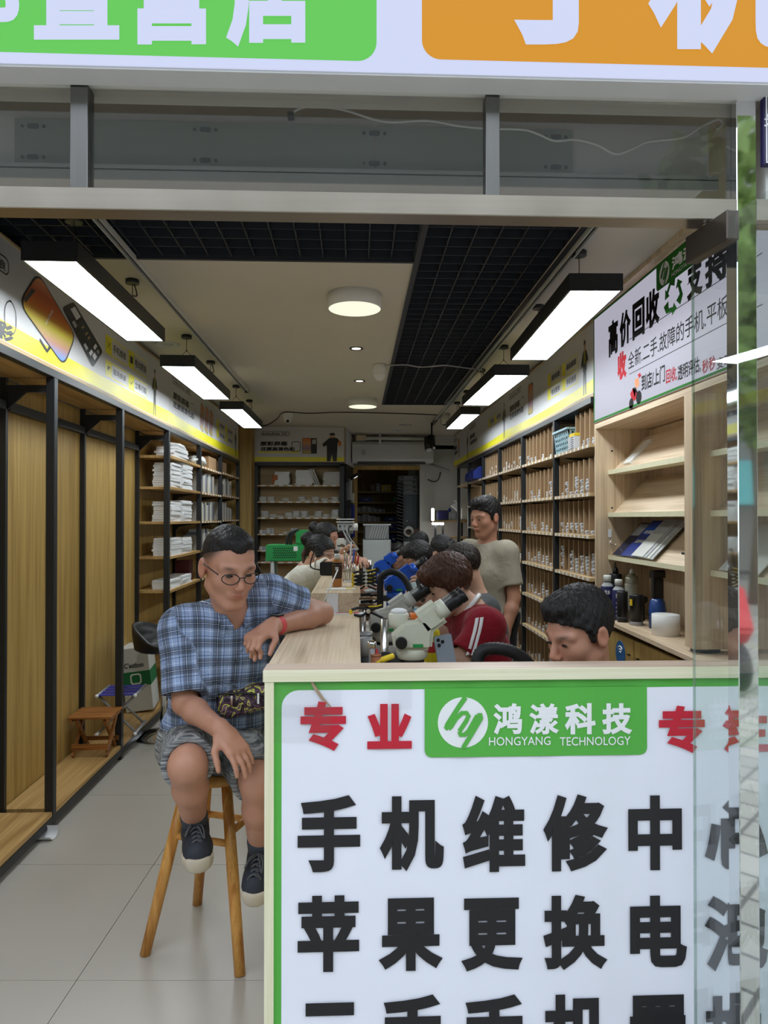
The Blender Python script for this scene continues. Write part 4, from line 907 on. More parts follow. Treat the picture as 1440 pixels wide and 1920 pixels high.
# printed panel on top
t=thing('back_banner','printed banner with phone picture and figure above the back cabinet','banner',((x0+x1)/2,YB,2.33))
ZB0,ZB1=2.34,CZ-.005; yb=YB-.012
MB().box(x0,x1,yb,YB+.02,ZB0,ZB1).build('board',M['bwhite'],t)
for a,b,c,d in((x0,x1,ZB0-.012,ZB0),(x0-.012,x0,ZB0-.012,ZB1),(x1,x1+.012,ZB0-.012,ZB1)): MB().box(a,b,yb-.004,YB+.02,c,d).build('frame_strip',M['shelf'],t)
hh=ZB1-ZB0; ww=x1-x0
def fb(nm,mat,P,l=.001): MB().flat([(x0+ww*a,yb-l,ZB0+hh*b) for a,b in P]).build(nm,mat,t,fixn=False)
fb('yellow_print',M['byel'],[(0,0),(1,0),(1,.12),(0,.12)])
fb('yellow_print',M['byel'],[(.06,.24),(.52,.24),(.50,.28),(.05,.28)])
def ft(s,a,b,c,d,bo): return (s,(x0+ww*a,yb,ZB0+hh*c),(x0+ww*b,yb,ZB0+hh*c),(x0+ww*a,yb,ZB0+hh*d),bo)
letters('lettering',[ft('SUNLÔNG',.10,.29,.76,.83,.04),ft('迅浪',.31,.37,.76,.83,.02),ft('原彩屏幕',.075,.38,.44,.57,.05),ft('还原高清色彩',.08,.46,.29,.41,.05)],M['bgold'],t,(0,-1,0))
def ring(a,b,c,d,w,nm):
    o=rrect(x0+ww*a,x0+ww*b,ZB0+hh*c,ZB0+hh*d,.025,5); i=rrect(x0+ww*a+w,x0+ww*b-w,ZB0+hh*c+w,ZB0+hh*d-w,.02,5); n=len(o)
    MB().add([(u,yb-.001,v) for u,v in o]+[(u,yb-.001,v) for u,v in i],[(k,(k+1)%n,n+(k+1)%n,n+k) for k in range(n)]).build(nm,M['bgold'],t,fixn=False)
ring(.085,.40,.73,.86,.006,'logo_outline'); ring(.42,.52,.28,.57,.008,'phone_outline')
fb('phone_print',M['bgold'],[(.54,.22),(.70,.22),(.70,.67),(.54,.67)],.0012); fb('phone_screen_print',ARTG,[(.545,.23),(.635,.23),(.635,.66),(.545,.66)],.0016); fb('phone_part_print',M['lgrey'],[(.645,.5),(.69,.5),(.69,.64),(.65,.62)],.0016)
fb('figure_print',M['bgold'],[(.81,.0),(.85,.0),(.865,.2),(.88,.0),(.92,.0),(.925,.3),(.93,.55),(.965,.46),(.97,.52),(.93,.66),(.87,.72),(.83,.66),(.76,.5),(.77,.42),(.81,.46)],.0012)
fb('figure_print',plain('print_skin',lin(196,150,124),.5),[(.845,.68),(.895,.68),(.9,.77),(.845,.77)],.0016); fb('figure_print',M['bgold'],[(.84,.755),(.90,.755),(.895,.82),(.845,.82)],.0018); fb('figure_print',M['orange'],[(.935,.46),(.965,.44),(.97,.58),(.94,.60)],.0018)
# flat boxes on its top shelf
for i,(xc,n,w) in enumerate(((-1.02,8,.2),(-.72,9,.24),(-.33,8,.24))):
    lab='flat white box in the %s pile on the top shelf of the back cabinet'%('left','middle','right')[i]
    stack(xc,YB+.12,BZ[0],n,w,.16,.023,lab,'flat boxes on the back cabinet',.012,me=(fm if i<2 else fm2))
MB().box(-1.16,-1.08,YB+.04,YB+.2,BZ[0],BZ[0]+.14).build('orange_carton',plain('orange_carton_card',lin(176,104,64),.7),label='small orange carton on the top shelf of the back cabinet',category='carton')
for i in range(3):
    inst('leaning_box',fm2,(-.565+.028*i,YB+.10,BZ[0]),None,(0,-.36,0),(.018,.16,.24),'white box leaning against the middle pile, %s'%('nearest to it','between the other two','furthest from it')[i],'box','leaning boxes')
for i in range(2):
    inst('small_white_tub',cubemesh('tub_mesh%d'%i,M['offwhite'],.0),(-1.31+.085*i,YB+.1,BZ[0]),None,(0,0,0),(.075,.1,.09),'small white carton at the left end of the back cabinet top shelf, %s'%('outermost','inner'),'carton') if False else None
# coils of cable stacked on two shelves
coil=MB().lathe([(.03,0),(.052,.0),(.054,.01),(.052,.021),(.03,.021),(.03,0)],16).mesh('coil',plain('white_coil',lin(206,206,204),.5,vary=.08,scale=30))
for si,spots in((1,[(-1.30,3),(-1.18,3),(-.98,2),(-.75,3),(-.66,1),(-.56,3),(-.44,2),(-.34,1),(-.25,3)]),(2,[(-1.26,4),(-1.15,2),(-1.05,1),(-.94,3),(-.83,4),(-.72,4),(-.62,1),(-.52,4),(-.41,2),(-.30,4),(-.20,5)])):
    for k,(x,n) in enumerate(spots):
        x=max(x0+.12,min(x1-.12,x))
        for i in range(n): inst('cable_coil',coil,(x+random.uniform(-.006,.006),YB+.07,BZ[si]+i*.0215),None,(0,0,random.random()*3),(1,1,1),'white cable coil stacked on the %s shelf of the back cabinet'%('second','third')[si-1],'cable coil','cable coils on the back cabinet')
for si,x,n in((3,-1.28,2),(3,-1.18,3),(3,-.95,1),(3,-.85,3),(3,-.72,2),(4,-1.28,2),(4,-1.17,3),(5,-1.2,2)):
    for i in range(n): inst('small_parts_pack',pbox,(x,YB+.05,BZ[si]+i*.024),None,(0,0,math.pi/2),(.1,.09,.023),'small white parts pack on the %s shelf of the back cabinet'%('','','','fourth','fifth','sixth')[si],'pack','small packs on the back cabinet')
# side return with hanging accessories
p0=Vector((x1+.005,YB+.3,0)); p1=Vector((-.055,10.94,0))
sr=thing('accessory_board','dark return board with hanging packs beside the back cabinet','board',(x1+.05,10.4,0))
def sp_(s,z,d=0): q=p0+(p1-p0)*s; nrm=Vector((p1-p0).cross(Vector((0,0,1)))).normalized(); q=q+nrm*d; return (q.x,q.y,z)
def sbox(m,s0,s1,z0,z1,d0,d1): return m.add([sp_(s,z,d) for z in(z0,z1) for d in(d0,d1) for s in(s0,s1)],[(0,2,3,1),(4,5,7,6),(0,1,5,4),(2,6,7,3),(0,4,6,2),(1,3,7,5)])
sbox(MB(),0,1,0,2.33,0,.02).build('panel',M['black'],sr); sbox(MB(),0,1,2.335,CZ-.005,0,.02).build('header_print',M['bwhite'],sr)
for s,z,w,h,mt in((.15,1.95,.09,.26,'grey'),(.4,1.98,.1,.3,'lgrey'),(.7,1.86,.1,.14,'offwhite'),(.3,1.62,.09,.16,'dgrey'),(.75,1.65,.12,.22,'navy'),(.55,1.4,.1,.14,'offwhite'),(.8,1.35,.12,.16,'navy')):
    sbox(MB(),s-w,s+w,z-h/2,z+h/2,.02,.05).build('hanging_pack',M[mt],sr)
# oak door frame at the left of the stock room opening
st('trim_2','oak',(-.05,.02,10.84,10.9,0,2.30),(-.05,.98,10.86,10.9,2.30,2.36))
DL=local('desk_lamp','black desk lamp shade with lit tube clipped near the back banner','lamp'); MB().lathe([(.0,.0),(.06,.01),(.085,.05),(.088,.052),(.07,.02),(0,.01)],18).build('shade',M['blk'],DL); MB().tube([(0,0,0),(-.05,.05,.06),(-.1,.3,.05)],.008,6).build('arm',M['blk'],DL); MB().lathe([(0,.03),(.03,.035),(.03,.05),(0,.05)],12).build('bulb',emit('lamp_bulb',(1,1,.95),3.),DL); put(DL,(-.03,9.9,2.17),rot=(0,2.6,0))
# ---------------------------------------------------------------- air conditioner
AC=thing('air_conditioner','white wall air conditioner over the stock room opening','air conditioner',(.55,10.7,2.37))
a,b=-.06,1.16
MB().prism([(10.60,2.44),(10.66,2.385),(10.895,2.385),(10.895,2.70),(10.62,2.70),(10.60,2.66)],lambda u,w,d:(d,u,w),a,b).build('body',plain('glossy_white_plastic',lin(214,216,220),.12,vary=.02),AC,.006)
MB().box(a+.08,b-.12,10.625,10.68,2.37,2.40).build('louvre',M['dgrey'],AC,.003)
MB().box(a+.14,a+.2,10.592,10.60,2.5,2.58).build('display_label',M['lgrey'],AC)
# spot lamp under the ceiling
SPL=thing('track_spotlight','black track spotlight hanging below the ceiling near the air conditioner','spotlight',(1.0,9.6,2.3))
p=atY(805,822,9.2)
MB().cyl((p.x+.03,9.2,CZ-.02),(p.x+.03,9.2,2.6),.012,n=8).build('stem',M['blk'],SPL); MB().cyl((p.x+.03,9.25,2.63),(p.x+.03,9.2,2.47),.05,n=18).build('can',M['blk'],SPL)
MB().cyl((p.x-.03,9.2,2.6),(p.x-.01,9.13,2.44),.045,.055,n=18).build('can',M['blk'],SPL); MB().cyl((p.x-.0105,9.132,2.444),(p.x-.009,9.127,2.432),.04,n=18).build('lens',M['lgrey'],SPL)
MB().box(1.0,1.04,9.03,9.5,CZ-.02,CZ-.001).build('short_track',M['blk'],SPL)
# cctv cameras and ceiling cable
def cctv(lab,p,dome,h):
    t=thing('ceiling_camera',lab,'camera',tuple(p))
    MB().lathe([(0,0),(.055,0),(.06,.01),(.058,.06),(.05,.066),(0,.066)],20,(p.x,p.y,CZ-.066)).build('mount',M['white'],t)
    MB().sphere((p.x,p.y,CZ-.075),(.052,.052,.06),18,10).build('dome',M['white'],t)
    if dome: MB().lathe([(0,0),(.018,0),(.018,.012),(0,.012)],14,(p.x,p.y-.038,CZ-.108),(0,-.7,-.7)).build('lens',M['blk'],t)
    return t
cctv('white ceiling sensor dome beside the black grid',atZ(712,684,CZ),False,.1)
cctv('white dome camera on the ceiling in front of the back banner',atZ(540,773,CZ),True,.1)
p=atZ(835,776,CZ); t=thing('ceiling_speaker','small white cylindrical speaker on the ceiling near the right lamps','speaker',(p.x,p.y,CZ-.14)); MB().lathe([(0,0),(.05,0),(.055,.01),(.055,.13),(0,.13)],20,(p.x,p.y,CZ-.131)).build('shell',M['offwhite'],t); MB().lathe([(0,-.001),(.045,-.001)],20,(p.x,p.y,CZ-.131)).build('grille',M['lgrey'],t)
t=thing('ceiling_cable','thin white cable running from the ceiling sensor across the black grid','cable',(.6,6,CZ-.03))
MB().tube(spline([atZ(726,685,CZ-.02),atZ(760,684,CZ-.02),atZ(790,688,CZ-.02),atZ(830,685,CZ-.02),atZ(845,686,CZ-.02),atZ(905,694,CZ-.03)]),.006,6).build('sheath',M['lgrey'],t)
t=thing('ceiling_cable','black cable sagging along the ceiling towards the dome camera','cable',(0,9,CZ-.03))
MB().tube(spline([atZ(478,798,CZ-.1),atZ(500,797,CZ-.1),atZ(520,785,CZ-.05),atZ(533,773,CZ-.02),atZ(580,775,CZ-.03),atZ(640,773,CZ-.03),atZ(740,775,CZ-.03),atZ(820,778,CZ-.03)]),.007,6).build('sheath',M['blk'],t)
for px,py,lab in((314,645,'round ceiling vent behind the first left hanging lamp'),(748,807,'round ceiling vent near the back of the shop'),(760,797,'second round ceiling vent near the back of the shop')):
    p=atZ(px,py,CZ); t=thing('ceiling_vent',lab,'vent',(p.x,p.y,CZ-.01)); MB().lathe([(.05,-.004),(.085,-.010),(.09,0),(.05,0)],24,(p.x,p.y,CZ)).build('outer_ring',M['offwhite'],t); MB().lathe([(0,-.006),(.042,-.008),(.046,0),(0,0)],20,(p.x,p.y,CZ)).build('inner_disc',M['lgrey'],t)
t=thing('sprinkler_pipe','white fire pipe running under the ceiling before the air conditioner','pipe',(.5,10.3,2.6)); MB().cyl((.02,10.5,2.74),(1.1,10.5,2.74),.022,n=10).build('pipe_run',M['offwhite'],t); MB().cyl((.35,10.5,CZ-.002),(.35,10.5,2.66),.02,n=10).build('dropper',M['offwhite'],t); MB().box(.0,.14,10.45,10.55,2.71,2.78).build('junction_box',M['beige'],t)
t=thing('wall_switch_box','beige switch box with looped black cable on the white pier','switch box',(1.1,10.88,2.1)); p=atY(803,890,10.89); MB().box(p.x-.045,p.x+.045,10.86,10.9,p.z-.08,p.z+.04).build('box_cover',M['offwhite'],t); MB().tube(spline([atY(802,898,10.86),atY(812,903,10.86),atY(822,899,10.86),atY(826,885,10.86)]),.008,6).build('cable_loop',M['blk'],t); MB().tube([atY(806,870,10.88),atY(842,883,10.7)],.02,6).build('conduit',M['lgrey'],t)
# ---------------------------------------------------------------- stock room behind
SR=thing('stockroom_shelf','dim wooden shelf unit in the stock room behind the opening','shelf',(.35,13.4,0))
ys=13.05; za=[atY(700,y,ys).z for y in(921,941,960,978,996,1018)]
MB().box(-.4,1.1,13.55,13.58,0,2.6).build('back_panel',M['oak'],SR)
for z in za: MB().box(-.05,.9,ys,13.55,z-.03,z).build('shelf_board',M['shelf'],SR)
for x in(-.06,.9): MB().box(x,x+.03,ys,13.55,0,za[0]).build('side_panel',M['shelf'],SR)
def sbx(nm,lab,cat,px0,px1,k,h,mat,dd=.2,rows=0):
    a=atY(px0,900,ys+.02).x;b=atY(px1,900,ys+.02).x; t=thing(nm,lab,cat,((a+b)/2,ys+.1,za[k]),group=None)
    MB().box(a,b,ys+.02,ys+.02+dd,za[k]+.001,za[k]+h).build(nm+'_body',M[mat],t,.004); MB().box(a+(b-a)*.35,a+(b-a)*.65,ys+.016,ys+.02,za[k]+h*.4,za[k]+h*.6).build('tag',M['paper'],t)
sbx('stock_carton','brown carton on the stock room top shelf left of the yellow bin','carton',694,703,0,.13,'card')
sbx('stock_carton','pale carton between the brown carton and the yellow bin','carton',705,713,0,.15,'lgrey')
sbx('stock_bin','yellow bin on the stock room top shelf','bin',715,733,0,.12,'yellow')
sbx('stock_bin','blue bin on the second stock room shelf','bin',674,698,1,.09,'navy')
sbx('stock_bin','green bin at the right end of the second stock room shelf','bin',737,746,1,.09,'green')
sbx('stock_bin','wide blue bin on the fourth stock room shelf','bin',720,745,3,.085,'navy')
sbx('stock_bin','blue bin on the fifth stock room shelf','bin',718,746,4,.15,'navy')
sbx('stock_bin','blue bin on the lowest visible stock room shelf','bin',730,746,5,.15,'navy')
for k,(px,rows) in enumerate(((676,3),(686,4),(697,3),(706,2),(716,2))):
    for kk in(2,3):
        if kk==3 and k>3: continue
        for i in range(rows if kk==2 else rows+1):
            a=atY(px,900,ys).x; inst('stock_tray',pbox,(a,ys+.08,za[kk]+.028*i),None,(0,0,math.pi/2),(.12,.11,.027),'slim grey tray in the dim stack on the %s stock room shelf'%('third','fourth')[kk-2],'tray','stock room trays')
# grey steel cabinet with instrument cases on top, and a rack of trays
yc=11.3; a=atY(756,900,yc).x;b=atY(784,900,yc).x; zt=atY(770,927,yc).z
t=thing('steel_cabinet','dark grey steel cabinet standing in the stock room opening','cabinet',((a+b)/2,yc+.2,0)); MB().box(a,b,yc,yc+.45,0,zt).build('cabinet_body',plain('dark_blue_grey_metal',lin(76,84,92),.45),t,.004); MB().box(a+.02,b-.02,yc-.006,yc,.1,zt-.02).build('cabinet_door',plain('dark_blue_grey_metal',0),t,.002); MB().cyl((a+.06,yc-.006,zt-.42),(a+.06,yc-.02,zt-.42),.008,n=8).build('door_knob',M['chrome'],t)
for i in range(4):
    z=zt+.075*i; t=thing('instrument_case','grey instrument case on the steel cabinet, %s of four'%('bottom','second','third','topmost')[i],'case',((a+b)/2,yc+.2,z),group='instrument cases'); j=random.uniform(-.02,.02)
    MB().box(a-.07+j,b-.0+j,yc,yc+.35,z+.001,z+.072).build('case_body',M['grey'],t,.006); MB().box(a-.03+j,a+.01+j,yc-.006,yc,z+.03,z+.06).build('latch',M['dgrey'],t); MB().box(b-.07+j,b-.03+j,yc-.006,yc,z+.03,z+.06).build('latch',M['dgrey'],t)
p=atY(774,885,11.6); st('trim_3','offwhite',(p.x-.055,p.x+.055,11.75,11.86,zt+.0,2.62))
tr=thing('tray_rack','black rack of stacked sloping trays beside the steel cabinet','rack',(.62,11.2,0)); a=atY(744,900,11.2).x; b=atY(756,900,11.2).x
for i in range(22):
    z=1.0+.052*i; MB().add([(a,11.1,z+.03),(b,11.1,z),(b,11.5,z),(a,11.5,z+.03),(a,11.1,z+.045),(b,11.1,z+.015),(b,11.5,z+.015),(a,11.5,z+.045)],[(0,3,2,1),(4,5,6,7),(0,1,5,4),(1,2,6,5),(2,3,7,6),(3,0,4,7)]).build('tray',M['dgrey'],tr)
MB().box(b-.01,b,11.1,11.5,0,2.15).box(a,a+.01,11.4,11.5,0,2.1).build('rack_frame',M['blk'],tr)
p=atY(765,994,11.25); t=thing('paper_roll','large white tape roll mounted on the steel cabinet door','tape roll',(p.x,11.2,p.z-.08)); MB().lathe([(.05,0),(.085,0),(.085,.1),(.05,.1),(.05,0)],28,(p.x+.02,11.29,p.z),(-.15,-1,-.35)).build('roll',M['white'],t); MB().lathe([(.047,.002),(.05,.002),(.05,.098),(.047,.098),(.047,.002)],28,(p.x+.02,11.29,p.z),(-.15,-1,-.35)).build('core',M['card'],t)
p=atY(772,1030,11.26); t=thing('notice_sheet','paper notices taped low on the steel cabinet door','notice',(p.x,11.29,1.1)); MB().box(p.x-.13,p.x+.02,11.286,11.292,p.z-.1,p.z+.12).build('sheet',M['paper'],t); MB().box(p.x-.02,p.x+.11,11.28,11.286,p.z+.1,p.z+.32).build('sheet',plain('orange_notice',lin(190,130,100),.6),t)
# ---------------------------------------------------------------- repair nook at the far right
WS=thing('wall_workshelf','two-tier repair shelf with black brackets in the far right corner','shelf',(1.3,10.3,0)); yw=10.3
for y_,w in((976,(812,880)),(1006,(835,880)),(1044,(842,880))):
    a=atY(w[0],y_,yw); b=atY(w[1],y_,yw); MB().box(a.x,min(b.x,1.75),yw,yw+.4,a.z-.03,a.z).build('shelf_board',M['shelf'],WS)
for px in(818,832,868): a=atY(px,1000,yw); MB().box(a.x-.015,a.x+.015,yw+.1,yw+.13,0,atY(px,978,yw).z).build('leg',M['blk'],WS)
zs_=atY(830,976,yw).z
t=thing('led_lamp','small glowing white lamp at the end of the far repair shelf','lamp',(atY(812,960,yw).x,yw,zs_)); a=atY(811,0,yw).x; MB().box(a-.012,a+.018,yw+.0,yw+.06,zs_+.0,zs_+.17).build('lamp_tube',emit('nook_lamp',(1,1,.97),30.),t,.004); MB().box(a-.016,a+.022,yw+.06,yw+.07,zs_,zs_+.18).build('lamp_back',M['lgrey'],t)
t=thing('under_shelf_light','glowing strip light fixed beneath the far repair shelf','light',(a+.08,yw,zs_-.06)); MB().box(a+.0,a+.09,yw+.02,yw+.1,zs_-.06,zs_-.032).build('strip',MATS['nook_lamp'],t); MB().box(a+.11,a+.16,yw+.02,yw+.1,zs_-.06,zs_-.032).build('strip',MATS['nook_lamp'],t)
a=atY(819,0,yw).x;b=atY(841,0,yw).x; t=thing('bench_instrument','dark bench instrument with screen on the far repair shelf','instrument',((a+b)/2,yw+.15,zs_)); MB().box(a,b,yw+.03,yw+.3,zs_+.001,zs_+.15).build('instrument_case',M['blk'],t,.006); MB().box(a+.01,b-.01,yw+.025,yw+.03,zs_+.02,zs_+.135).build('screen',plain('instrument_screen',lin(40,40,80),.2),t)
a=atY(844,0,yw).x; t=thing('solvent_bottle','white solvent bottle with blue cap on the far repair shelf','bottle',(a,yw+.1,zs_)); MB().lathe([(0,0),(.035,0),(.035,.1),(.015,.13),(0,.13)],16,(a,yw+.1,zs_)).build('bottle_body',M['lgrey'],t); MB().lathe([(.02,.13),(.02,.17),(.01,.185),(0,.185)],14,(a,yw+.1,zs_)).build('cap',M['navy'],t)
a=atY(852,0,yw).x; t=thing('solder_pot','grey pot on the far repair shelf beside the bottle','pot',(a,yw+.1,zs_)); MB().lathe([(0,0),(.03,0),(.042,.11),(.038,.11),(.028,.006),(0,.006)],16,(a,yw+.1,zs_)).build('pot_body',M['lgrey'],t)
MB().box(atY(864,0,10.2).x,atY(877,0,10.2).x,10.15,10.25,RZ[5]+.12,RZ[5]+.30).build('white_carton',M['offwhite'],label='white carton with printed lines at the far end of the right shelving',category='carton')
bpy.data.objects['white_carton'].location.z-=.02
t=thing('loose_papers','loose white papers slumped on cartons at the far end of the right shelving','papers',(1.4,10.2,1.7)); q=[atY(*c,10.2) for c in((846,948),(858,940),(868,952),(859,960))]; MB().add(q+[v+Vector((0,.01,-.004)) for v in q],[(0,1,2,3),(7,6,5,4),(0,4,5,1),(1,5,6,2),(2,6,7,3),(3,7,4,0)]).build('sheet',M['paper'],t)
q=[atY(*c,10.15) for c in((852,938),(876,944),(876,950),(862,948))]; MB().add(q+[v+Vector((0,.01,-.004)) for v in q],[(0,1,2,3),(7,6,5,4),(0,4,5,1),(1,5,6,2),(2,6,7,3),(3,7,4,0)]).build('sheet',M['offwhite'],t)
# ---------------------------------------------------------------- counter
CT=1.15; CX0=-.245; CX1=.0135; CYF=1.927
CN=thing('repair_counter','pale wooden repair counter with cream edges running back from the entrance','counter',(.3,3,0))
MB().box(CX0,1.40,CYF,CYF+.018,0,CT-.03).build('front_panel',M['cream'],CN)
MB().box(CX0,CX0+.025,CYF-.012,CYF,0,CT-.032).build('corner_edge',M['cream'],CN,.001)
MB().box(CX0-.004,1.40,CYF-.014,CYF+.075,CT-.032,CT).build('front_ledge',[M['ashX'],M['creamX']],CN,.001)
lo=[o for o in bpy.data.objects if o.name.startswith('front_ledge')][0]
for p in lo.data.polygons: p.material_index=1 if p.normal.y<-.7 else 0
MB().box(CX0,CX1,CYF+.075,3.06,CT-.03,CT).build('top_board',M['ash'],CN,.001)
MB().box(CX0+.02,CX0+.04,CYF+.02,3.06,0,CT-.03).build('side_panel',M['cream'],CN)
MB().box(CX1-.02,CX1,CYF+.075,3.06,.77,CT-.03).build('inner_panel',M['ash'],CN)
z2=atY(600,1112,3.06).z; xa=atY(583,1112,3.06).x
MB().box(xa,CX1+.005,3.06,6.6,z2-.02,z2).build('raised_top',M['ash'],CN,.001)
MB().box(xa+.01,CX1,3.061,3.079,CT-.4,z2-.02).build('raised_face',M['ash'],CN)
MB().box(xa+.01,xa+.03,3.08,6.6,0,z2-.02).build('raised_side',M['cream'],CN)
MB().box(CX1-.02,CX1,3.08,6.6,.77,z2-.02).build('raised_inner',M['ash'],CN)
# repair bench behind the counter
BZT=.76
BE=thing('repair_bench','long white repair bench behind the counter','bench',(.33,4.6,0))
MB().box(CX1+.002,.43,2.10,8.2,BZT-.03,BZT).build('bench_top',M['offwhite'],BE,.002)
for y in(2.2,4.2,6.0,8.1):
    for x in(.06,.40): MB().box(x-.02,x+.02,y-.02,y+.02,0,BZT-.03).build('leg',M['lgrey'],BE)
# vinyl banner on the counter front
VB=thing('counter_banner','white vinyl banner with green border and black lettering on the counter front','banner',(.5,CYF,0))
YV=CYF-.0135+.0115-.006; YV=CYF-.004
def vq(x,y): return atY(x,y,YV)
gx0=atY(509,1500,YV).x; gz1=atY(900,1268,YV).z
nx,nz=60,40
def wav(x,z): return -.0016*math.sin(x*31+z*2)-.0012*math.sin(x*57+1.3*math.sin(z*3))-.0008*math.sin(z*23+x*9)
m=MB(); vs=[]; X1v=1.385
for j in range(nz+1):
    for i in range(nx+1):
        x=gx0+(X1v-gx0)*i/nx; z=.02+(gz1-.02)*j/nz; vs.append((x,YV+.5*wav(x,z),z))
m.add(vs,[(j*(nx+1)+i,j*(nx+1)+i+1,(j+1)*(nx+1)+i+1,(j+1)*(nx+1)+i) for j in range(nz) for i in range(nx)],True)
m.build('vinyl_sheet',M['vgreen'],VB,fixn=False)
def warp(P,l): return [(p[0],YV+.5*wav(p[0],p[1])-l,p[1]) for p in P]
# white field with rounded corner: grid clipped by rounded rectangle border
wx0=vq(528,1500).x; wz1=vq(800,1292).z; rr=.045
m=MB(); vs=[]; idx={}
xs=[wx0+rr*(1-math.cos(math.pi/2*i/6)) for i in range(7)]+[wx0+rr+(X1v-wx0-rr)*i/50 for i in range(1,51)]
def ztop(x): return wz1-rr+math.sqrt(max(0,rr*rr-max(0,wx0+rr-x)**2)) if x<wx0+rr else wz1
for x in xs:
    for j in range(31): z=.02+(ztop(x)-.02)*j/30; vs.append((x,YV+.5*wav(x,z)-.0009,z))
m.add(vs,[(i*31+j,(i+1)*31+j,(i+1)*31+j+1,i*31+j+1) for i in range(len(xs)-1) for j in range(30)],True)
m.build('white_field',M['vinyl'],VB,fixn=False)
a=vq(796,1300).x;b=vq(1212,1300).x; P=rrect(a,b,vq(1000,1417).z,wz1+.002,.02,6,'0011')
MB().flat([(u,YV-.0034,w) for u,w in P]).build('green_tab',M['vgreen'],VB,fixn=False)
def K(ch,x0,y0,x1,y1,b=.05,l=0): 
    cx=lambda x:480+x*.66667; cy=lambda y:1220+y*.66667
    p0=atY(cx(x0),cy(y1),YV-.0035);p1=atY(cx(x1),cy(y1),YV-.0035);p2=atY(cx(x0),cy(y0),YV-.0035); zc=(p0.z+p1.z)/2
    return (ch,(p0.x,YV-.0035,zc),(p1.x,YV-.0035,zc),(p0.x,YV-.0035,p2.z),b)
letters('lettering',[K('专',125,143,253,282,.045),K('业',313,150,438,276,.045),K('专',1133,155,1262,288,.045),K('注',1312,158,1440,290,.045)],M['vred'],VB,(0,-1,0))
letters('lettering',[K('鸿',667,148,748,235,.036),K('漾',768,148,852,235,.03),K('科',868,148,955,235,.04),K('技',973,148,1058,235,.04),K('HONGYANG',655,243,828,266,.004),K('TECHNOLOGY',854,243,1053,266,.004)],M['vwhite'],VB,(0,-1,0),.0012)
hylogo(VB,atY(480+582*.6667,1220+202*.6667,YV-.0036),(1,0,0),(0,0,1),abs(vq(915,1350).x-vq(821,1350).x)/2,(0,-1,0),M['vgreen'],M['vwhite'],.0)
rows=[(['手',117,408,293,622],['机',348,410,528,620],['维',580,408,757,622],['修',808,405,990,620],['中',1047,408,1198,617],['心',1262,420,1440,615]),
 (['苹',117,690,290,903],['果',345,697,525,900],['更',577,697,750,900],['换',808,688,988,897],['电',1052,690,1212,890],['池',1262,690,1440,900]),
 (['二',125,992,290,1160],['手',350,970,530,1180],['手',580,970,760,1180],['机',808,968,990,1180],['置',1050,970,1212,1180],['换',1262,970,1440,1180])]
for r in rows: letters('lettering',[K(*q,.041) for q in r],M['vblack'],VB,(0,-1,0))
# tape scars and the tear in the print
cl=glass('clear_tape',(.985,.985,.985),1.25)
for x0_,y0_,x1_,y1_,an in((500,1262,640,1345,.0),(728,1238,772,1330,0),(505,1320,620,1392,.1)):
    p=vq(x0_,y1_);q_=vq(x1_,y0_); MB().box(p.x,q_.x,YV-.0052,YV-.0050,p.z,min(q_.z,CT-.034)).build('clear_tape_patch',cl,VB)
m=MB(); P=[vq(*c) for c in((520,1273),(560,1274),(582,1273),(590,1288),(604,1308),(622,1326))]; w=[.0012,.002,.002,.003,.003,.0006]
m.add([(p.x-ww_,YV-.0042,p.z-ww_) for p,ww_ in zip(P,w)]+[(p.x+ww_,YV-.0042,p.z+ww_) for p,ww_ in zip(P,w)],[(i,i+1,len(P)+i+1,len(P)+i) for i in range(len(P)-1)]).build('torn_strip',plain('torn_paper_brown',lin(178,150,124),.8),VB,fixn=False)
# ---------------------------------------------------------------- things on the counter
def mk(nm,lab,cat,loc,grp=None): return thing(nm,lab,cat,loc,0,grp)
p=atZ(612,1146,CT)
t=mk('price_ruler','white printed ruler strip lying across the counter','ruler',(-.1,3.04,CT)); a=atZ(612,1148,CT); b=atZ(672,1148,CT); MB().box(a.x,CX1+.02,3.00,3.05,CT+.0005,CT+.004).build('strip',M['paper'],t); MB().box(CX1-.035,CX1+.0,3.008,3.04,CT+.004,CT+.0046).box(a.x+.04,a.x+.10,3.015,3.034,CT+.004,CT+.0046).build('print',M['red'],t)
a=atY(612,1142,3.058); b=atY(634,1113,3.058); t=mk('price_card','blank white card standing against the raised counter section','card',((a.x+b.x)/2,3.05,CT)); MB().box(a.x,b.x,3.052,3.058,CT+.001,b.z).build('card_sheet',M['paper'],t); 
t=mk('white_stylus','thin white stylus leaning across the card and the bottle','stylus',(-.12,3.04,CT)); MB().tube([atY(607,1128,3.03),atY(633,1069,3.12)],.0028,8).build('shaft',M['white'],t); MB().tube([atY(607,1128,3.03),atY(604.5,1132,3.03)],.0015,6).build('tip',M['white'],t)
# tea bottle
p=atZ(632,1101,z2); TB=local('tea_bottle','amber tea bottle with white cap on the raised counter','bottle'); s=1.0
MB().lathe([(0,0),(.030,0),(.033,.006),(.033,.155),(.031,.168),(.018,.185),(.0175,.19)],24).build('bottle_body',plain('amber_tea',lin(176,112,48),.15,vary=.1,coat=.6),TB); MB().lathe([(.0334,.055),(.0336,.06),(.0336,.145),(.0334,.15)],24).build('label',plain('tea_label',lin(60,40,26),.35,vary=.3,scale=30),TB); MB().lathe([(.0335,.15),(.0325,.16),(.03,.17)],24).build('neck_wrap',M['blk'],TB); MB().lathe([(0,.185),(.02,.185),(.0205,.215),(.018,.22),(0,.22)],20).build('cap',M['white'],TB)
letters('lettering',[('茶',(-.015,-.0345,.11),(.012,-.0345,.11),(-.015,-.0345,.135),.02)],M['vwhite'],TB,(0,-1,0))
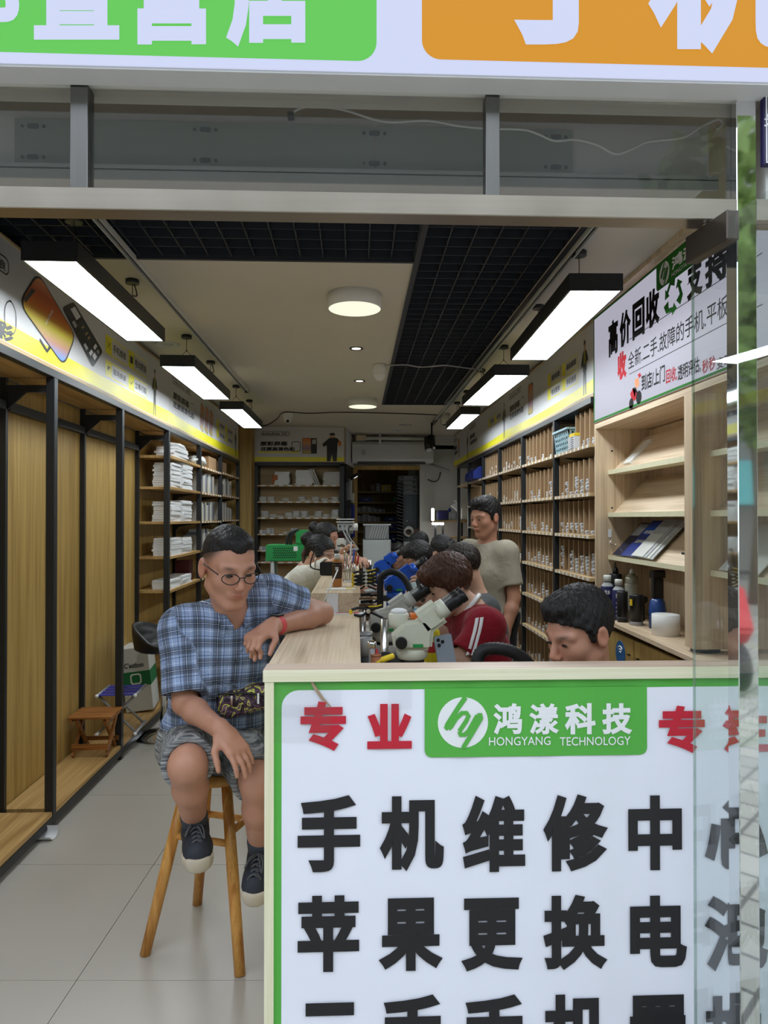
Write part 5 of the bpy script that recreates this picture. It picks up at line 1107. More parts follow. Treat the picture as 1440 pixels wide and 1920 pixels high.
put(TB,(p.x,p.y+.028,z2),sc=.70)
# tool cup
p=atZ(656,1090,z2); TC=local('tool_cup','clear acrylic cup full of tweezers and screwdrivers on the raised counter','tool cup')
for q_ in((-.045,.045,-.045,-.042),(-.045,.045,.042,.045),(-.045,-.042,-.042,.042),(.042,.045,-.042,.042)): MB().box(q_[0],q_[1],q_[2],q_[3],.0,.105).build('cup_wall',M['glassJ'],TC)
MB().box(-.045,.045,-.045,.045,0,.004).build('cup_base',M['glassJ'],TC); put(TC,(p.x,p.y+.04,z2),sc=.78)
for i,(dx,dy,h,tx,ty,mt,lab) in enumerate(((-.028,.01,.19,-.05,.05,'chrome','steel tweezers at the left of the tool cup'),(-.015,-.02,.17,-.03,.0,'chrome','short steel tweezers in the tool cup'),(.0,.01,.25,.03,.0,'white','white spudger standing tallest in the tool cup'),(.012,-.015,.20,.08,.1,'blue','blue handled screwdriver in the tool cup'),(.022,.02,.185,.10,.0,'orange','orange ringed screwdriver in the tool cup'),(.03,-.01,.16,.18,.05,'red','red handled probe at the right of the tool cup'),(-.005,.028,.2,.05,.12,'lgrey','grey pick at the back of the tool cup'))):
    t=local('hand_tool',lab,'tool','tools in the clear cup'); a=Vector((dx,dy,.005)); d=Vector((tx,ty,1)).normalized(); b=a+d*h*.55; c=a+d*h
    MB().tube([a,b],.0025,6).build('blade',M['chrome'],t); MB().tube([b,b+(c-b)*.2,c-(c-b)*.1,c],[.003,.0055,.0055,.003],8).build('grip',M[mt],t); put(t,(p.x,p.y+.04,z2+.003),sc=.78)
t=mk('receipt_pad','small printed receipt pad under the tool cup','pad',(p.x+.0,p.y-.05,z2)); MB().box(p.x-.03,p.x+.04,p.y-.07,p.y-.012,z2+.0005,z2+.006).build('pad_sheet',M['paper'],t); MB().box(p.x-.025,p.x+.03,p.y-.065,p.y-.02,z2+.006,z2+.0065).build('print',M['lgrey'],t)
t=mk('price_ruler','white ruler strip in front of the tea bottle on the raised counter','ruler',(-.1,3.6,z2)); a=atZ(612,1106,z2); MB().box(a.x,CX1-.02,a.y-.01,a.y+.04,z2+.0005,z2+.004).build('strip',M['paper'],t); MB().box(CX1-.06,CX1-.03,a.y,a.y+.03,z2+.004,z2+.005).build('print',M['yellow'],t)
p=atZ(606,1080,z2); t=mk('clear_stand','clear acrylic stand with black camera behind the tea bottle','stand',(p.x,p.y,z2)); w_=.07
MB().box(p.x-.05,p.x+.09,p.y,p.y+.10,z2+.115,z2+.135).build('stand_top',M['glassJ'],t,.003); MB().box(p.x-.05,p.x-.046,p.y,p.y+.10,z2+.001,z2+.115).build('stand_leg',M['glassJ'],t); MB().box(p.x+.086,p.x+.09,p.y,p.y+.10,z2+.001,z2+.115).build('stand_leg',M['glassJ'],t); MB().box(p.x-.02,p.x+.07,p.y+.02,p.y+.09,z2+.001,z2+.075).build('camera_block',M['blk'],t,.005); MB().tube(spline([(p.x-.02,p.y+.04,z2+.03),(p.x-.07,p.y+.02,z2+.05),(p.x-.06,p.y,z2+.11),(p.x-.04,p.y,z2+.15)]),.004,6).build('camera_cable',M['rubber'],t)
# flat screen lying open behind
p=atY(655,1050,5.0); t=mk('monitor','dark flat monitor seen from behind on the raised counter','monitor',(p.x,5.0,z2)); a=atY(612,1031,5.0);b=atY(670,1059,5.0); MB().box(a.x,b.x,5.0,5.03,z2+.02,a.z).build('monitor_back',M['dgrey'],t,.004); MB().box(a.x-.002,b.x+.002,4.995,5.034,a.z-.004,a.z+.01).build('top_edge',M['lgrey'],t); MB().box((a.x+b.x)/2-.05,(a.x+b.x)/2+.05,4.97,5.06,z2,z2+.02).build('monitor_foot',M['blk'],t)
# control box with sockets, white panel, slotted crate
p=atY(650,990,6.0); a=atY(633,981,6.0);b=atY(671,995,6.0); t=mk('socket_box','grey control box with dials and sockets on a post behind the counter','control box',((a.x+b.x)/2,6.0,z2)); MB().box(a.x,b.x,6.0,6.08,b.z,a.z).build('box_shell',M['lgrey'],t,.004); MB().box(a.x-.01,b.x-.03,5.98,6.1,a.z+.006,a.z+.014).build('top_plate',M['white'],t); MB().box(a.x-.01,b.x-.03,5.98,6.1,a.z+.03,a.z+.038).build('top_plate',M['white'],t); MB().box(a.x+.03,b.x-.05,6.02,6.06,a.z+.014,a.z+.03).build('spacer',M['blk'],t)
MB().box((a.x+b.x)/2-.02,(a.x+b.x)/2+.02,6.02,6.06,z2,b.z).build('post',M['grey'],t)
for i in range(4): MB().cyl((a.x+.02+.045*i,6.0,(a.z+b.z)/2+.005),(a.x+.02+.045*i,5.99,(a.z+b.z)/2+.005),.008,n=10).build('dial',M['blk'],t)
MB().lathe([(0,0),(.022,0),(.022,.014),(0,.014)],18,(b.x-.02,6.0,(a.z+b.z)/2+.008),(0,-1,0)).build('plug',M['white'],t)
for i,(px0,px1,sg_) in enumerate(((640,668,.12),(648,672,.2),(655,663,.25))):
    MB().tube(spline([atY(px0,986,5.99),atY((px0+px1)/2-6,1005,5.96),atY((px0+px1)/2+4,1020,5.94),atY(px1,1030,5.97)]),.005,6).build('cable',M['lgrey'] if i<2 else M['blk'],t)
a=atY(630,1010,5.6);b=atY(648,1027,5.6); t=mk('white_printer','small white label printer behind the counter','printer',((a.x+b.x)/2,5.6,z2)); MB().box(a.x,b.x,5.6,5.75,z2+.0,a.z).build('printer_body',M['offwhite'],t,.012); MB().box(a.x+.01,b.x-.01,5.595,5.6,b.z+.01,b.z+.02).build('paper_slot',M['blk'],t); 
t=mk('red_stack','stack of dark red and black folders behind the white printer','folders',(-.1,6.2,z2)); a=atY(630,997,6.2);b=atY(650,1010,6.2)
for i in range(4): MB().box(a.x+.01*(i%2),b.x+.01*(i%2),6.15,6.3,b.z+.002+i*.014-.0,b.z+.014+i*.014).build('folder',(plain('dark_red_card',0),M['blk'])[i%2],t)
MB().box(a.x+.01,b.x-.01,6.16,6.29,z2,b.z).build('folder_base',M['dgrey'],t)
yw=7.3; a=atY(681,1012,yw);b=atY(733,1100,yw); t=mk('white_machine','tall pale grey machine cabinet at the far end of the repair bench','machine',((a.x+b.x)/2,yw,BZT)); MB().box(a.x,b.x,yw,yw+.35,BZT+.001,a.z).build('machine_case',plain('pale_grey_case',lin(176,182,182),.4),t,.006); MB().box(a.x+.02,b.x-.02,yw-.004,yw,BZT+.05,a.z-.03).build('machine_door',plain('pale_grey_case',0),t,.002)
c0=atY(683,1012,yw); c1=atY(731,983,yw); t=mk('slotted_crate','grey plastic crate holding a row of slanted panels on the machine','crate',((c0.x+c1.x)/2,yw,a.z)); zc0,zc1=a.z+.001,c1.z
MB().box(c0.x,c1.x,yw+.02,yw+.028,zc0,zc1).box(c0.x,c0.x+.01,yw+.02,yw+.25,zc0,zc1).box(c1.x-.01,c1.x,yw+.02,yw+.25,zc0,zc1).box(c0.x,c1.x,yw+.02,yw+.25,zc0,zc0+.006).build('crate_wall',M['grey'],t); MB().box(c0.x-.012,c1.x+.012,yw+.008,yw+.03,zc1-.012,zc1+.004).build('crate_rim',M['lgrey'],t)
for i in range(7):
    x=c0.x+.075+.026*i; MB().bar((x-.025,yw+.016,zc0+.006),(x+.015,yw+.016,zc1-.012),.008,.006,(0,1,0)).build('slanted_panel',M['lgrey'],t)
# clips and pliers rack beside the raised counter
t=mk('pliers_rack','wire rack of black pliers beside the raised counter','rack',(.07,3.4,BZT)); a=atY(672,1112,3.35);b=atY(709,1150,3.35)
for px in(672.5,708): x=atY(px,1100,3.35).x; MB().box(x-.002,x+.002,3.35,3.354,BZT,a.z).build('rack_upright',M['card'],t)
for y_ in(1124,1137,1149,1163): z=atY(690,y_,3.35).z; MB().box(a.x,b.x,3.35,3.45,z-.002,z+.002).build('rack_wire',M['card'],t)
for i,y_ in enumerate((1121,1134,1146,1160)):
    z=atY(690,y_,3.36).z; t=mk('pliers','black pliers lying on the wire rack, %s tier'%('top','second','third','bottom')[i],'pliers',(.08,3.37,z),'pliers on the wire rack')
    for sgn in(-1,1): MB().tube(spline([(a.x+.01,3.37+.02*sgn,z+.012),(a.x+.05,3.37+.015*sgn,z+.014),(b.x-.03,3.37-.006*sgn,z+.012),(b.x-.008,3.37-.002*sgn,z+.012)]),[.006]*12+[.005]*7,6).build('handle',M['blk'],t)
    MB().cyl((b.x-.032,3.37,z+.004),(b.x-.032,3.37,z+.022),.008,n=10).build('rivet',M['chrome'],t)
a=atY(676,1107,3.3); t=mk('folded_cloth','crumpled pale cloth on top of the pliers rack','cloth',(a.x+.03,3.4,a.z))
blob('cleaning_cloth','crumpled grey cleaning cloth on top of the pliers rack','cloth',(atY(698,1108,3.4).x,3.4,atY(698,1111,3.4).z),(.04,.05,.01),M['lgrey'],9); bpy.data.objects.remove(t)
# yellow-black clamps
def clamp(lab,x,y,z,rz,sc):
    t=local('spring_clamp',lab,'clamp','black and yellow spring clamps')
    MB().tube(spline([(-.07,0,.012),(-.04,0,.02),(0,0,.014),(.03,0,.02),(.06,0,.028)]),[.006]*25,6).build('upper_arm',M['blk'],t); MB().tube(spline([(-.06,0,-.008),(-.03,0,-.012),(0,0,.004),(.03,0,-.006),(.06,0,-.02)]),[.006]*25,6).build('lower_arm',M['blk'],t)
    MB().tube(spline([(.0,-.001,.026),(.03,-.001,.027),(.055,-.001,.034)]),.003,6).build('yellow_strip',M['yellow'],t); MB().cyl((0,-.008,.008),(0,.008,.008),.009,n=10).build('pivot',M['chrome'],t); MB().box(-.08,-.065,-.006,.006,-.006,.012).build('yellow_pad',M['yellow'],t,.003)
    put(t,(x,y,z),rz,sc=sc)
p=atY(682,1145,2.9); clamp('spring clamp gripping the counter edge by the ruler',p.x+.02,2.92,p.z-.012,-.1,1.0)
for i in range(4): p=atY(672,1077+7*i,3.35); clamp('yellow striped spring clamp clipped on the raised counter, %s of the row'%('topmost','second','third','lowest')[i],p.x+.035,3.35,p.z-.004,.15,.85)
# ---------------------------------------------------------------- microscopes
def microscope(lab,px,py,Y,body,head,sc,rz=0,lit=None,ring=True):
    """profile modelled in XZ, eyepieces up towards +x; origin at optical axis bottom on bench"""
    t=local('microscope',lab,'microscope','stereo microscopes on the bench'); bm_=body
    MB().lathe([(0,0),(.11,0),(.115,.006),(.112,.018),(0,.02)],28,(-.0,0,0)).build('base_plate',M['dgrey'],t)
    MB().cyl((-.095,0,.018),(-.095,0,.36),.014,n=14).build('column',M['chrome'],t)
    MB().cyl((-.095,-.022,.22),(-.095,.022,.22),.028,n=16).box(-.10,-.02,-.02,.02,.205,.235).build('focus_arm',M['dgrey'],t)
    MB().cyl((-.095,-.04,.22),(-.095,-.022,.22),.018,n=14).build('focus_knob',M['blk'],t)
    MB().lathe([(0,.17),(.052,.17),(.055,.175),(.055,.20),(.048,.204),(.048,.208),(0,.208)],28).build('ring_light',bm_,t)
    MB().lathe([(.044,.206),(.044,.224),(0,.224)],28).build('lens_collar',M['blk'],t)
    MB().lathe([(.046,.222),(.055,.228),(.055,.255),(.05,.258),(0,.258)],28).build('lower_barrel',bm_,t)
    P=[(-.064,.257),(.066,.257),(.07,.30),(.075,.335),(.045,.365),(-.03,.355),(-.072,.315)]
    MB().prism(P,lambda u,w,d:(u,d,w),-.052,.052).build('zoom_body',bm_,t,.012)
    d=Vector((.82,0,.57)).normalized(); nrm=Vector((-.57,0,.82)); o=Vector((.02,0,.335))
    Rm=Matrix((d,Vector((0,1,0)),nrm)).transposed()
    MB().obox(o+d*.055,(.05,.052,.042),Rm).build('binocular_block',bm_,t,.014)
    for s in(-1,1):
        b=o+d*.10+Vector((0,.03*s,0))
        MB().cyl(b-d*.02,b+d*.02,.030,.027,n=20).build('eyetube',bm_,t)
        MB().lathe([(0,0),(.021,0),(.023,.004),(.023,.03),(.0245,.034),(.0245,.05),(.022,.054),(.024,.06),(.025,.078),(.018,.08),(.016,.07),(0,.069)],20,b+d*.018,d).build('eyepiece',M['blk'],t)
    for s in(-1,1): MB().cyl((-.04,.052*s,.285),(-.04,.075*s,.285),.021,.019,n=18).build('zoom_knob',M['blk'],t)
    MB().box(.0,.035,-.0535,-.052,.268,.280).build('badge',M['green'],t)
    # anchor: zoom body centre goes to pixel
    p=atY(px,py,Y); put(t,(p.x,Y,p.z-.30*sc),rz,sc=sc); 
    # lower the column and base to the bench
    gap=(p.z-.30*sc-BZT)/sc
    for c in kids(t):
        if c.name.startswith('base_plate'): c.location.z=-gap
        if c.name.startswith('column'):
            c.scale.z=(gap+.36-.018)/(.342); c.location.z=.36-.36*c.scale.z
    return t
cream=plain('cream_enamel',lin(214,214,196),.35,vary=.06,scale=20); wht=plain('grey_white_enamel',lin(196,196,190),.35,vary=.05); blu=plain('blue_enamel',lin(28,84,190),.3,vary=.06)
m1=microscope('cream stereo microscope nearest the front of the counter',772,1192,2.62,cream,cream,1.06)
t=kids(m1)[0]
MB().lathe([(.032,.33),(.036,.345),(.036,.375),(.032,.38),(0,.38)],22,(-.045,0,0)).build('camera_port',cream,m1); MB().sphere((-.045,0,.385),(.03,.03,.012),14,6).build('port_wrap',M['paper'],m1); MB().box(-.005,.035,-.03,.03,.36,.378).build('amber_sticker',M['orange'],m1,.003)
microscope('grey-white stereo microscope behind the cream one',722,1166,3.10,wht,wht,1.04)
microscope('blue stereo microscope used by the man in pale blue',742,1096,4.15,blu,blu,1.0)
microscope('far blue stereo microscope at the rear of the bench',716,1064,5.55,blu,blu,.98)
# flexible black fume arm
def hose(lab,pts,r,ribs=False,n=10):
    t=thing('fume_hose',lab,'hose',tuple(pts[0])); q_=spline(pts,8)
    rr_=[r*(1.0+(.06 if i%2 else -.06)) for i in range(len(q_))] if ribs else r
    MB().tube(q_,rr_,n).build('hose_tube',M['rubber'],t); MB().cyl(q_[-1],q_[-1]+(q_[-1]-q_[-2]).normalized()*.05,r*1.1,r*1.6,n=12).build('nozzle',M['blk'],t); return t
hose('black flexible lamp arm arching over the grey-white microscope',[atY(713,1150,3.35),atY(713,1098,3.35),atY(716,1080,3.35),atY(735,1072,3.35),atY(755,1082,3.35),atY(768,1105,3.33),atY(771,1130,3.3),atY(765,1155,3.28),atY(752,1162,3.27)],.016)
hose('thick black corrugated hose in front of the man in red',[(.40,2.45,.765),atY(893,1262,2.45),atY(896,1236,2.45),atY(905,1220,2.45),atY(930,1216,2.45),atY(960,1222,2.45),atY(985,1238,2.45),atY(1000,1256,2.45)],.022,True,14)
t=thing('soldering_iron','black hot air handle leaning out of the tool cup side','soldering handle',(.05,4.4,1.3)); MB().tube([atY(669,1042,4.4),atY(672,1046,4.4),atY(694,1066,4.4)],[.004,.016,.02],10).build('handle',M['dgrey'],t); MB().tube(spline([atY(694,1066,4.4),atY(700,1080,4.4),atY(701,1100,4.4)]),.005,6).build('cord',M['blk'],t)
t=thing('brass_nozzle_tool','dark brass tipped tool resting by the white printer','nozzle tool',(.0,5.0,1.4)); MB().tube([atY(639,1020,5.0),atY(645,1025,5.0),atY(653,1031,5.0)],[.004,.012,.014],8).build('barrel',plain('dark_brass',lin(96,84,62),.4,.6),t)
# bench-top clutter between counter and scopes
def bx(nm,lab,cat,px0,px1,py0,py1,Y,dep,mat,bev=.003,zlo=None):
    a=atY(px0,py1,Y);b=atY(px1,py0,Y); t=thing(nm,lab,cat,((a.x+b.x)/2,Y,a.z if zlo is None else zlo)); MB().box(a.x,b.x,Y,Y+dep,a.z if zlo is None else zlo,b.z).build(nm+'_body',M[mat] if isinstance(mat,str) else mat,t,bev); return t,a,b
t,a,b=bx('parts_tray','pale green edged tray with components behind the cream microscope','tray',742,788,1165,1172,3.3,.2,'lgrey',zlo=BZT+.10); MB().box(a.x-.004,b.x+.004,3.296,3.504,b.z-.004,b.z+.004).build('tray_rim',plain('mint_plastic',lin(170,206,186),.5),t)
MB().box(a.x+.01,b.x-.01,3.31,3.49,BZT+.001,BZT+.10).build('riser',M['dgrey'],t)
blob('blue_cloth','crumpled light blue antistatic cloth on the tray','cloth',((a.x+b.x)/2-.02,3.38,b.z+.005),(.09,.07,.03),plain('light_blue_cloth',lin(92,150,186),.7),12,.35)
t,a,b=bx('orange_case','orange red tool case behind the blue cloth','case',772,805,1148,1162,3.7,.12,plain('orange_red_plastic',lin(168,66,36),.5),zlo=BZT)
t=thing('white_cup','white plastic cup beside the microscope base','cup',(.06,2.75,BZT)); p=atY(680,1210,2.75); MB().lathe([(0,p.z-.04),(.022,p.z-.04),(.026,p.z+.03),(.024,p.z+.03),(.02,p.z-.035),(0,p.z-.035)],18,(p.x+.012,2.75,0)).build('cup_wall',M['lgrey'],t); MB().cyl((p.x+.012,2.75,BZT),(p.x+.012,2.75,p.z-.04),.03,n=16).build('cup_riser',M['dgrey'],t)
t=thing('flashlight','small silver flashlight standing behind the front ledge','flashlight',(.06,2.5,BZT)); p=atY(697,1222,2.48); MB().cyl((p.x,2.48,BZT),(p.x,2.48,p.z+.012),.011,n=14).build('barrel',M['alu'],t); MB().lathe([(.011,0),(.016,.006),(.016,.022),(.013,.024),(0,.024)],16,(p.x,2.48,p.z+.012)).build('head',M['chrome'],t); MB().cyl((p.x+.018,2.485,BZT),(p.x+.018,2.485,p.z+.008),.005,n=8).build('red_stick',M['red'],t)
t=thing('copper_tin','small copper coloured tin behind the front ledge','tin',(.1,2.46,BZT)); p=atY(705,1233,2.47); MB().cyl((p.x,2.47,BZT),(p.x,2.47,p.z+.006),.018,n=16).build('tin_body',plain('copper_tin',lin(176,116,84),.4,.3),t); MB().cyl((p.x,2.47,p.z+.006),(p.x,2.47,p.z+.012),.019,n=16).build('tin_lid',plain('copper_tin',0),t)
t=thing('yellow_tool_handle','yellow handled tool lying before the cream microscope','tool',(.15,2.44,1.0)); MB().tube(spline([atY(706,1243,2.43),atY(720,1236,2.43),atY(737,1230,2.45)],5),[.005]*4+[.010]*7,10).build('grip',M['yellow'],t)
t=thing('yellow_cutter','black and yellow utility cutter beside the grey-white microscope','cutter',(.1,2.9,1.0)); p=atY(690,1199,2.9); MB().obox((p.x,2.9,p.z),(.03,.01,.011),Matrix.Rotation(.15,3,'Y')).build('cutter_body',M['blk'],t,.004); MB().obox((p.x+.006,2.889,p.z-.003),(.018,.002,.006),Matrix.Rotation(.15,3,'Y')).build('cutter_inlay',M['yellow'],t,.002); MB().box(p.x-.01,p.x+.01,2.895,2.915,BZT,p.z-.008).build('cutter_stand',M['dgrey'],t)
t=thing('plastic_pouch','clear plastic pouch on top of the utility cutter','pouch',(.08,2.95,1.0)); bpy.data.objects.remove(t)
blob('plastic_pouch','crumpled clear plastic pouch beside the grey-white microscope','pouch',(atY(684,1190,2.95).x,2.95,atY(684,1194,2.95).z),(.03,.04,.012),plain('pouch_plastic',lin(150,154,158),.2),5,.3)
# yellow aerosol and phone
p=atY(809,1230,2.78); t=local('yellow_aerosol','yellow aerosol can with red print behind the cream microscope','aerosol can'); hz=atY(809,1178,2.78).z-BZT
MB().lathe([(0,0),(.033,0),(.034,.004),(.034,hz-.02),(.03,hz-.005),(.022,hz),(0,hz)],26).build('can_body',plain('yellow_can',lin(232,212,30),.35),t); MB().lathe([(.0344,hz-.09),(.0346,hz-.088),(.0346,hz-.05),(.0344,hz-.048)],26).build('red_band',M['red'],t); letters('lettering',[('WD',(-.022,-.0355,hz-.16),(.022,-.0355,hz-.16),(-.022,-.0355,hz-.14),.03)],M['blk'],t,(0,-1,0)) if False else None
MB().lathe([(0,hz-.002),(.014,hz-.002),(.014,hz+.02),(0,hz+.02)],14).build('nozzle',M['red'],t); MB().box(-.02,.02,-.0365,-.034,hz-.2,hz-.186).build('print_bar',M['blk'],t); put(t,(p.x,2.78,BZT))
t=local('smartphone','silver smartphone propped upright in front of the red shirt','phone','phones'); MB().prism(rrect(-.036,.036,0,.15,.01),lambda u,w,d:(u,d,w),-.004,.004).build('phone_body',plain('silver_phone',lin(176,190,204),.25,.3),t); MB().prism(rrect(-.032,.004,.105,.145,.008),lambda u,w,d:(u,d,w),-.0055,-.004).build('camera_island',plain('silver_phone',0),t)
for x,z in((-.022,.134),(-.022,.115),(-.006,.125)): MB().cyl((x,-.0055,z),(x,-.0075,z),.007,n=14).build('lens',M['blk'],t)
p=atY(842,1228,2.62); put(t,(p.x,2.62,p.z-.075),rot=(-.15,-.12,.35)); t=thing('phone_stand','black phone stand holding the silver smartphone','stand',(p.x,2.66,BZT)); MB().box(p.x-.03,p.x+.03,2.62,2.72,BZT,BZT+.01).build('stand_foot',M['blk'],t); MB().box(p.x-.008,p.x+.008,2.675,2.69,BZT,p.z).build('stand_post',M['blk'],t)
# ---------------------------------------------------------------- wooden bar stool under the man
A_,B_,C_=Vector((-.752,2.578,0)),Vector((-.395,2.451,0)),Vector((-.64,2.906,0)); D_=B_+(C_-A_); cen=(A_+B_+C_+D_)/4
STZ=.635
SO=thing('bar_stool','round pine bar stool with splayed legs under the man in plaid','stool',tuple(cen))
MB().lathe([(0,.0),(.115,.0),(.135,.006),(.14,.02),(.135,.034),(.12,.04),(0,.04)],32,(cen.x,cen.y,STZ-.04)).build('seat',M['pineX'],SO)
tops=[]
for p in(A_,B_,C_,D_):
    q_=cen+(p-cen)*.42; top=Vector((q_.x,q_.y,STZ-.03)); tops.append((p,top)); MB().tube([p,p+(top-p)*.5,top],[.019,.021,.019],14).build('leg',M['pine'],SO)
def onleg(i,z): p,q_=tops[i]; return p+(q_-p)*(z/q_.z)
for i,j,z in((0,1,.405),(2,3,.40),(0,2,.44),(1,3,.44),(0,1,.17),(2,3,.17)):
    if z<.2: continue
    MB().tube([onleg(i,z),onleg(j,z)],.0125,12).build('rung',M['pineX'],SO)
# second stool seat further back at the counter
SO2=local('bar_stool','pine stool standing further back at the counter under the woman in white','stool'); MB().lathe([(0,.0),(.13,.0),(.15,.01),(.15,.03),(.13,.04),(0,.04)],28,(0,0,.62)).build('seat',M['pineX'],SO2)
for sx in(-1,1):
    for sy_ in(-1,1): MB().tube([(.2*sx,.2*sy_,0),(.08*sx,.08*sy_,.63)],.018,12).build('leg',M['pine'],SO2)
for sx in(-1,1): MB().tube([(.155*sx,-.155,.24),(.155*sx,.155,.24)],.012,10).build('rung',M['pineX'],SO2)
put(SO2,(-.44,4.75,0),.4)
# ---------------------------------------------------------------- left floor and base-board items
zb=.094
FS=local('folding_stool','small brown slatted wooden folding stool on the rack base','folding stool'); w=.13; d=.12; hs=.25
for i in range(5): MB().box(-w,w,-d+.05*i,-d+.042+.05*i,hs-.014,hs).build('slat',M['brownwood'],FS,.002)
for s in(-1,1): MB().box(s*(w-.02)-.008,s*(w-.02)+.008,-d,d,hs-.034,hs-.014).build('seat_rail',M['brownwood'],FS)
for s in(-1,1):
    x=s*(w-.03)
    MB().bar((x,-d*.9,0.006),(x,d*.8,hs-.02),.014,.026).build('leg',M['brownwood'],FS); MB().bar((x+.016*s*-1,d*.9,.006),(x+.016*s*-1,-d*.8,hs-.02),.014,.026).build('leg',M['brownwood'],FS)
MB().box(-w+.02,w-.02,-d*.9,-d*.9+.012,.045,.08).build('stretcher',M['brownwood'],FS); MB().box(-w+.02,w-.02,d*.86-.012,d*.86,.045,.07).build('stretcher',M['brownwood'],FS)
p=atZ(160,1421,zb); put(FS,(-1.628,p.y+.11,zb),.02)
BS=local('camp_stool','folding camp stool with blue webbing and steel tube legs on the rack base','camp stool'); w=.125;d=.15;hs=.27; bw=plain('blue_webbing',lin(52,52,150),.7)
for i in range(4): y=-d+.03+.08*i; MB().box(-w,w,y-.028,y+.028,hs,hs+.004).build('web_strap',bw,BS)
for s in(-1,1): MB().tube([(s*w,-d,hs),(s*w,d,hs)],.010,10).build('top_tube',M['alu'],BS); MB().tube([(s*w,-d,.012),(s*w,d,.012)],.010,10).build('foot_tube',M['alu'],BS)
for y in(-d*.75,d*.75):
    for s in(-1,1): MB().tube([(s*w,y+.01*s,hs),(-s*w,y+.01*s,.012)],.009,10).build('leg',M['alu'],BS)
for s in(-1,1):
    for z in(hs,.012): MB().sphere((s*w,-d,z),.013,10,6).build('end_cap',M['white'],BS)
p=atZ(205,1378,zb); put(BS,(-1.62,p.y+.12,zb),.06)
# carton
zc=zb; CTN=local('water_carton','white and green water carton standing on the rack base','carton'); hcl=.48
MB().box(-.1,.1,-.14,.14,0,hcl).build('carton_body',M['offwhite'],CTN,.003); MB().box(-.1008,.1008,-.1408,.1408,.19,.30).build('green_band',plain('carton_green',lin(24,112,62),.6),CTN)
letters('lettering',[("C'estbon",(-.08,-.1415,.33),(.06,-.1415,.33),(-.08,-.1415,.37),.02)],M['blk'],CTN,(0,-1,0)); MB().prism(rrect(-.045,.035,.205,.285,.02),lambda u,w_,d_:(u,-.1415+d_,w_),0,.0006).build('emblem_print',M['vwhite'],CTN); MB().prism(rrect(-.035,.025,.215,.275,.015),lambda u,w_,d_:(u,-.1422+d_,w_),0,.0006).build('emblem_print',plain('carton_green',0),CTN)
p=atZ(262,1336,zb); put(CTN,(-1.64,p.y+.13,zb),rot=(0,-.1,.12)); CTN.location.z+=.012
# black bar chair
p=atZ(287,1393,0); BCH=local('bar_chair','black low-back bar chair on a chrome pedestal behind the man','chair')
MB().lathe([(0,0),(.19,.0),(.195,.006),(.17,.018),(.05,.035),(.03,.06),(0,.06)],32).build('pedestal_base',M['chrome'],BCH); MB().cyl((0,0,.05),(0,0,.60),.022,n=18).build('pedestal_column',M['chrome'],BCH)
n=28; vs=[]; rings=[(.02,.61,0),(.17,.615,.0),(.20,.63,.02),(.215,.665,.6),(.215,.68,1.),(.195,.68,1.),(.18,.655,.6),(.15,.65,0),(.02,.65,0)]
for r_,z_,k_ in rings:
    for i in range(n):
        t_=2*math.pi*i/n; lift=.13*max(0,math.cos(t_-math.pi*.95))**.7*k_ if k_ else 0; vs.append((r_*math.cos(t_),r_*math.sin(t_),z_+lift))
MB().add(vs,[(k*n+i,k*n+(i+1)%n,(k+1)*n+(i+1)%n,(k+1)*n+i) for k in range(len(rings)-1) for i in range(n)],True).build('bucket_seat',plain('black_leather',lin(24,24,26),.4,bump=.05,scale=60),BCH)
MB().tube([(.1,.0,.3),(.22,-.02,.3)],.008,8).build('footrest',M['chrome'],BCH)
put(BCH,(p.x+.03,p.y+.15,0),0)
# curled paper scrap
p=atZ(82,1574,0); PS=thing('paper_scrap','curled white paper scrap on the floor by the rack post','paper scrap',(p.x,p.y,0)); vs=[]; 
for i in range(11):
    t_=math.radians(-70+200*i/10-90); 
    for k in(0,1): vs.append((p.x-.045+.09*k+.012*i*.1,p.y+.035*math.cos(t_)+.0,.035+.034*math.sin(t_)))
MB().add(vs,[(2*i,2*i+1,2*i+3,2*i+2) for i in range(10)],True).build('curled_sheet',M['paper'],PS)
# ---------------------------------------------------------------- green machine behind the woman
yg=6.6; a=atY(498,1022,yg);b=atY(575,1052,yg); GM=thing('green_cart','green perforated tool cart with black hoses in front of the back cabinet','cart',((a.x+b.x)/2,yg,0))
gp=plain('dark_slot',lin(16,62,34),.6)
MB().box(a.x,b.x,yg,yg+.3,b.z,a.z).build('cart_box',M['green'],GM,.006)
wx=(b.x-a.x)
for r_ in range(5):
    for c_ in range(11):
        x=a.x+wx*.18+.0195*c_+(.009 if r_%2 else 0); z=b.z+.028+.021*r_; MB().box(x,x+.013,yg-.002,yg+.001,z,z+.012).build('slot',gp,GM)
MB().box(a.x+wx*.68,a.x+wx*.78,yg-.003,yg,a.z-.055,a.z-.012).build('label',M['paper'],GM)
c=atY(553,994,yg); e_=atY(577,1024,yg); MB().box(c.x,e_.x,yg+.08,yg+.26,a.z,c.z).build('upper_housing',M['green'],GM,.012)
for o_ in(0,.045): MB().tube(spline([atY(538+o_*150,1022,yg+.1),atY(539+o_*150,1008,yg+.1),atY(546+o_*120,998,yg+.1),atY(560,993,yg+.1)]),.014,8).build('hose',M['rubber'],GM)
for x in(a.x+.06,b.x-.05): 
    for y in(yg+.03,yg+.27): MB().cyl((x,y,.05),(x,y,b.z),.018,n=10).build('leg',M['lgrey'],GM); MB().cyl((x-.015,y,.04),(x+.015,y,.04),.04,n=14).build('castor',M['blk'],GM)
MB().box(a.x+.03,b.x-.02,yg+.02,yg+.28,.5,.52).build('lower_tray',M['green'],GM)
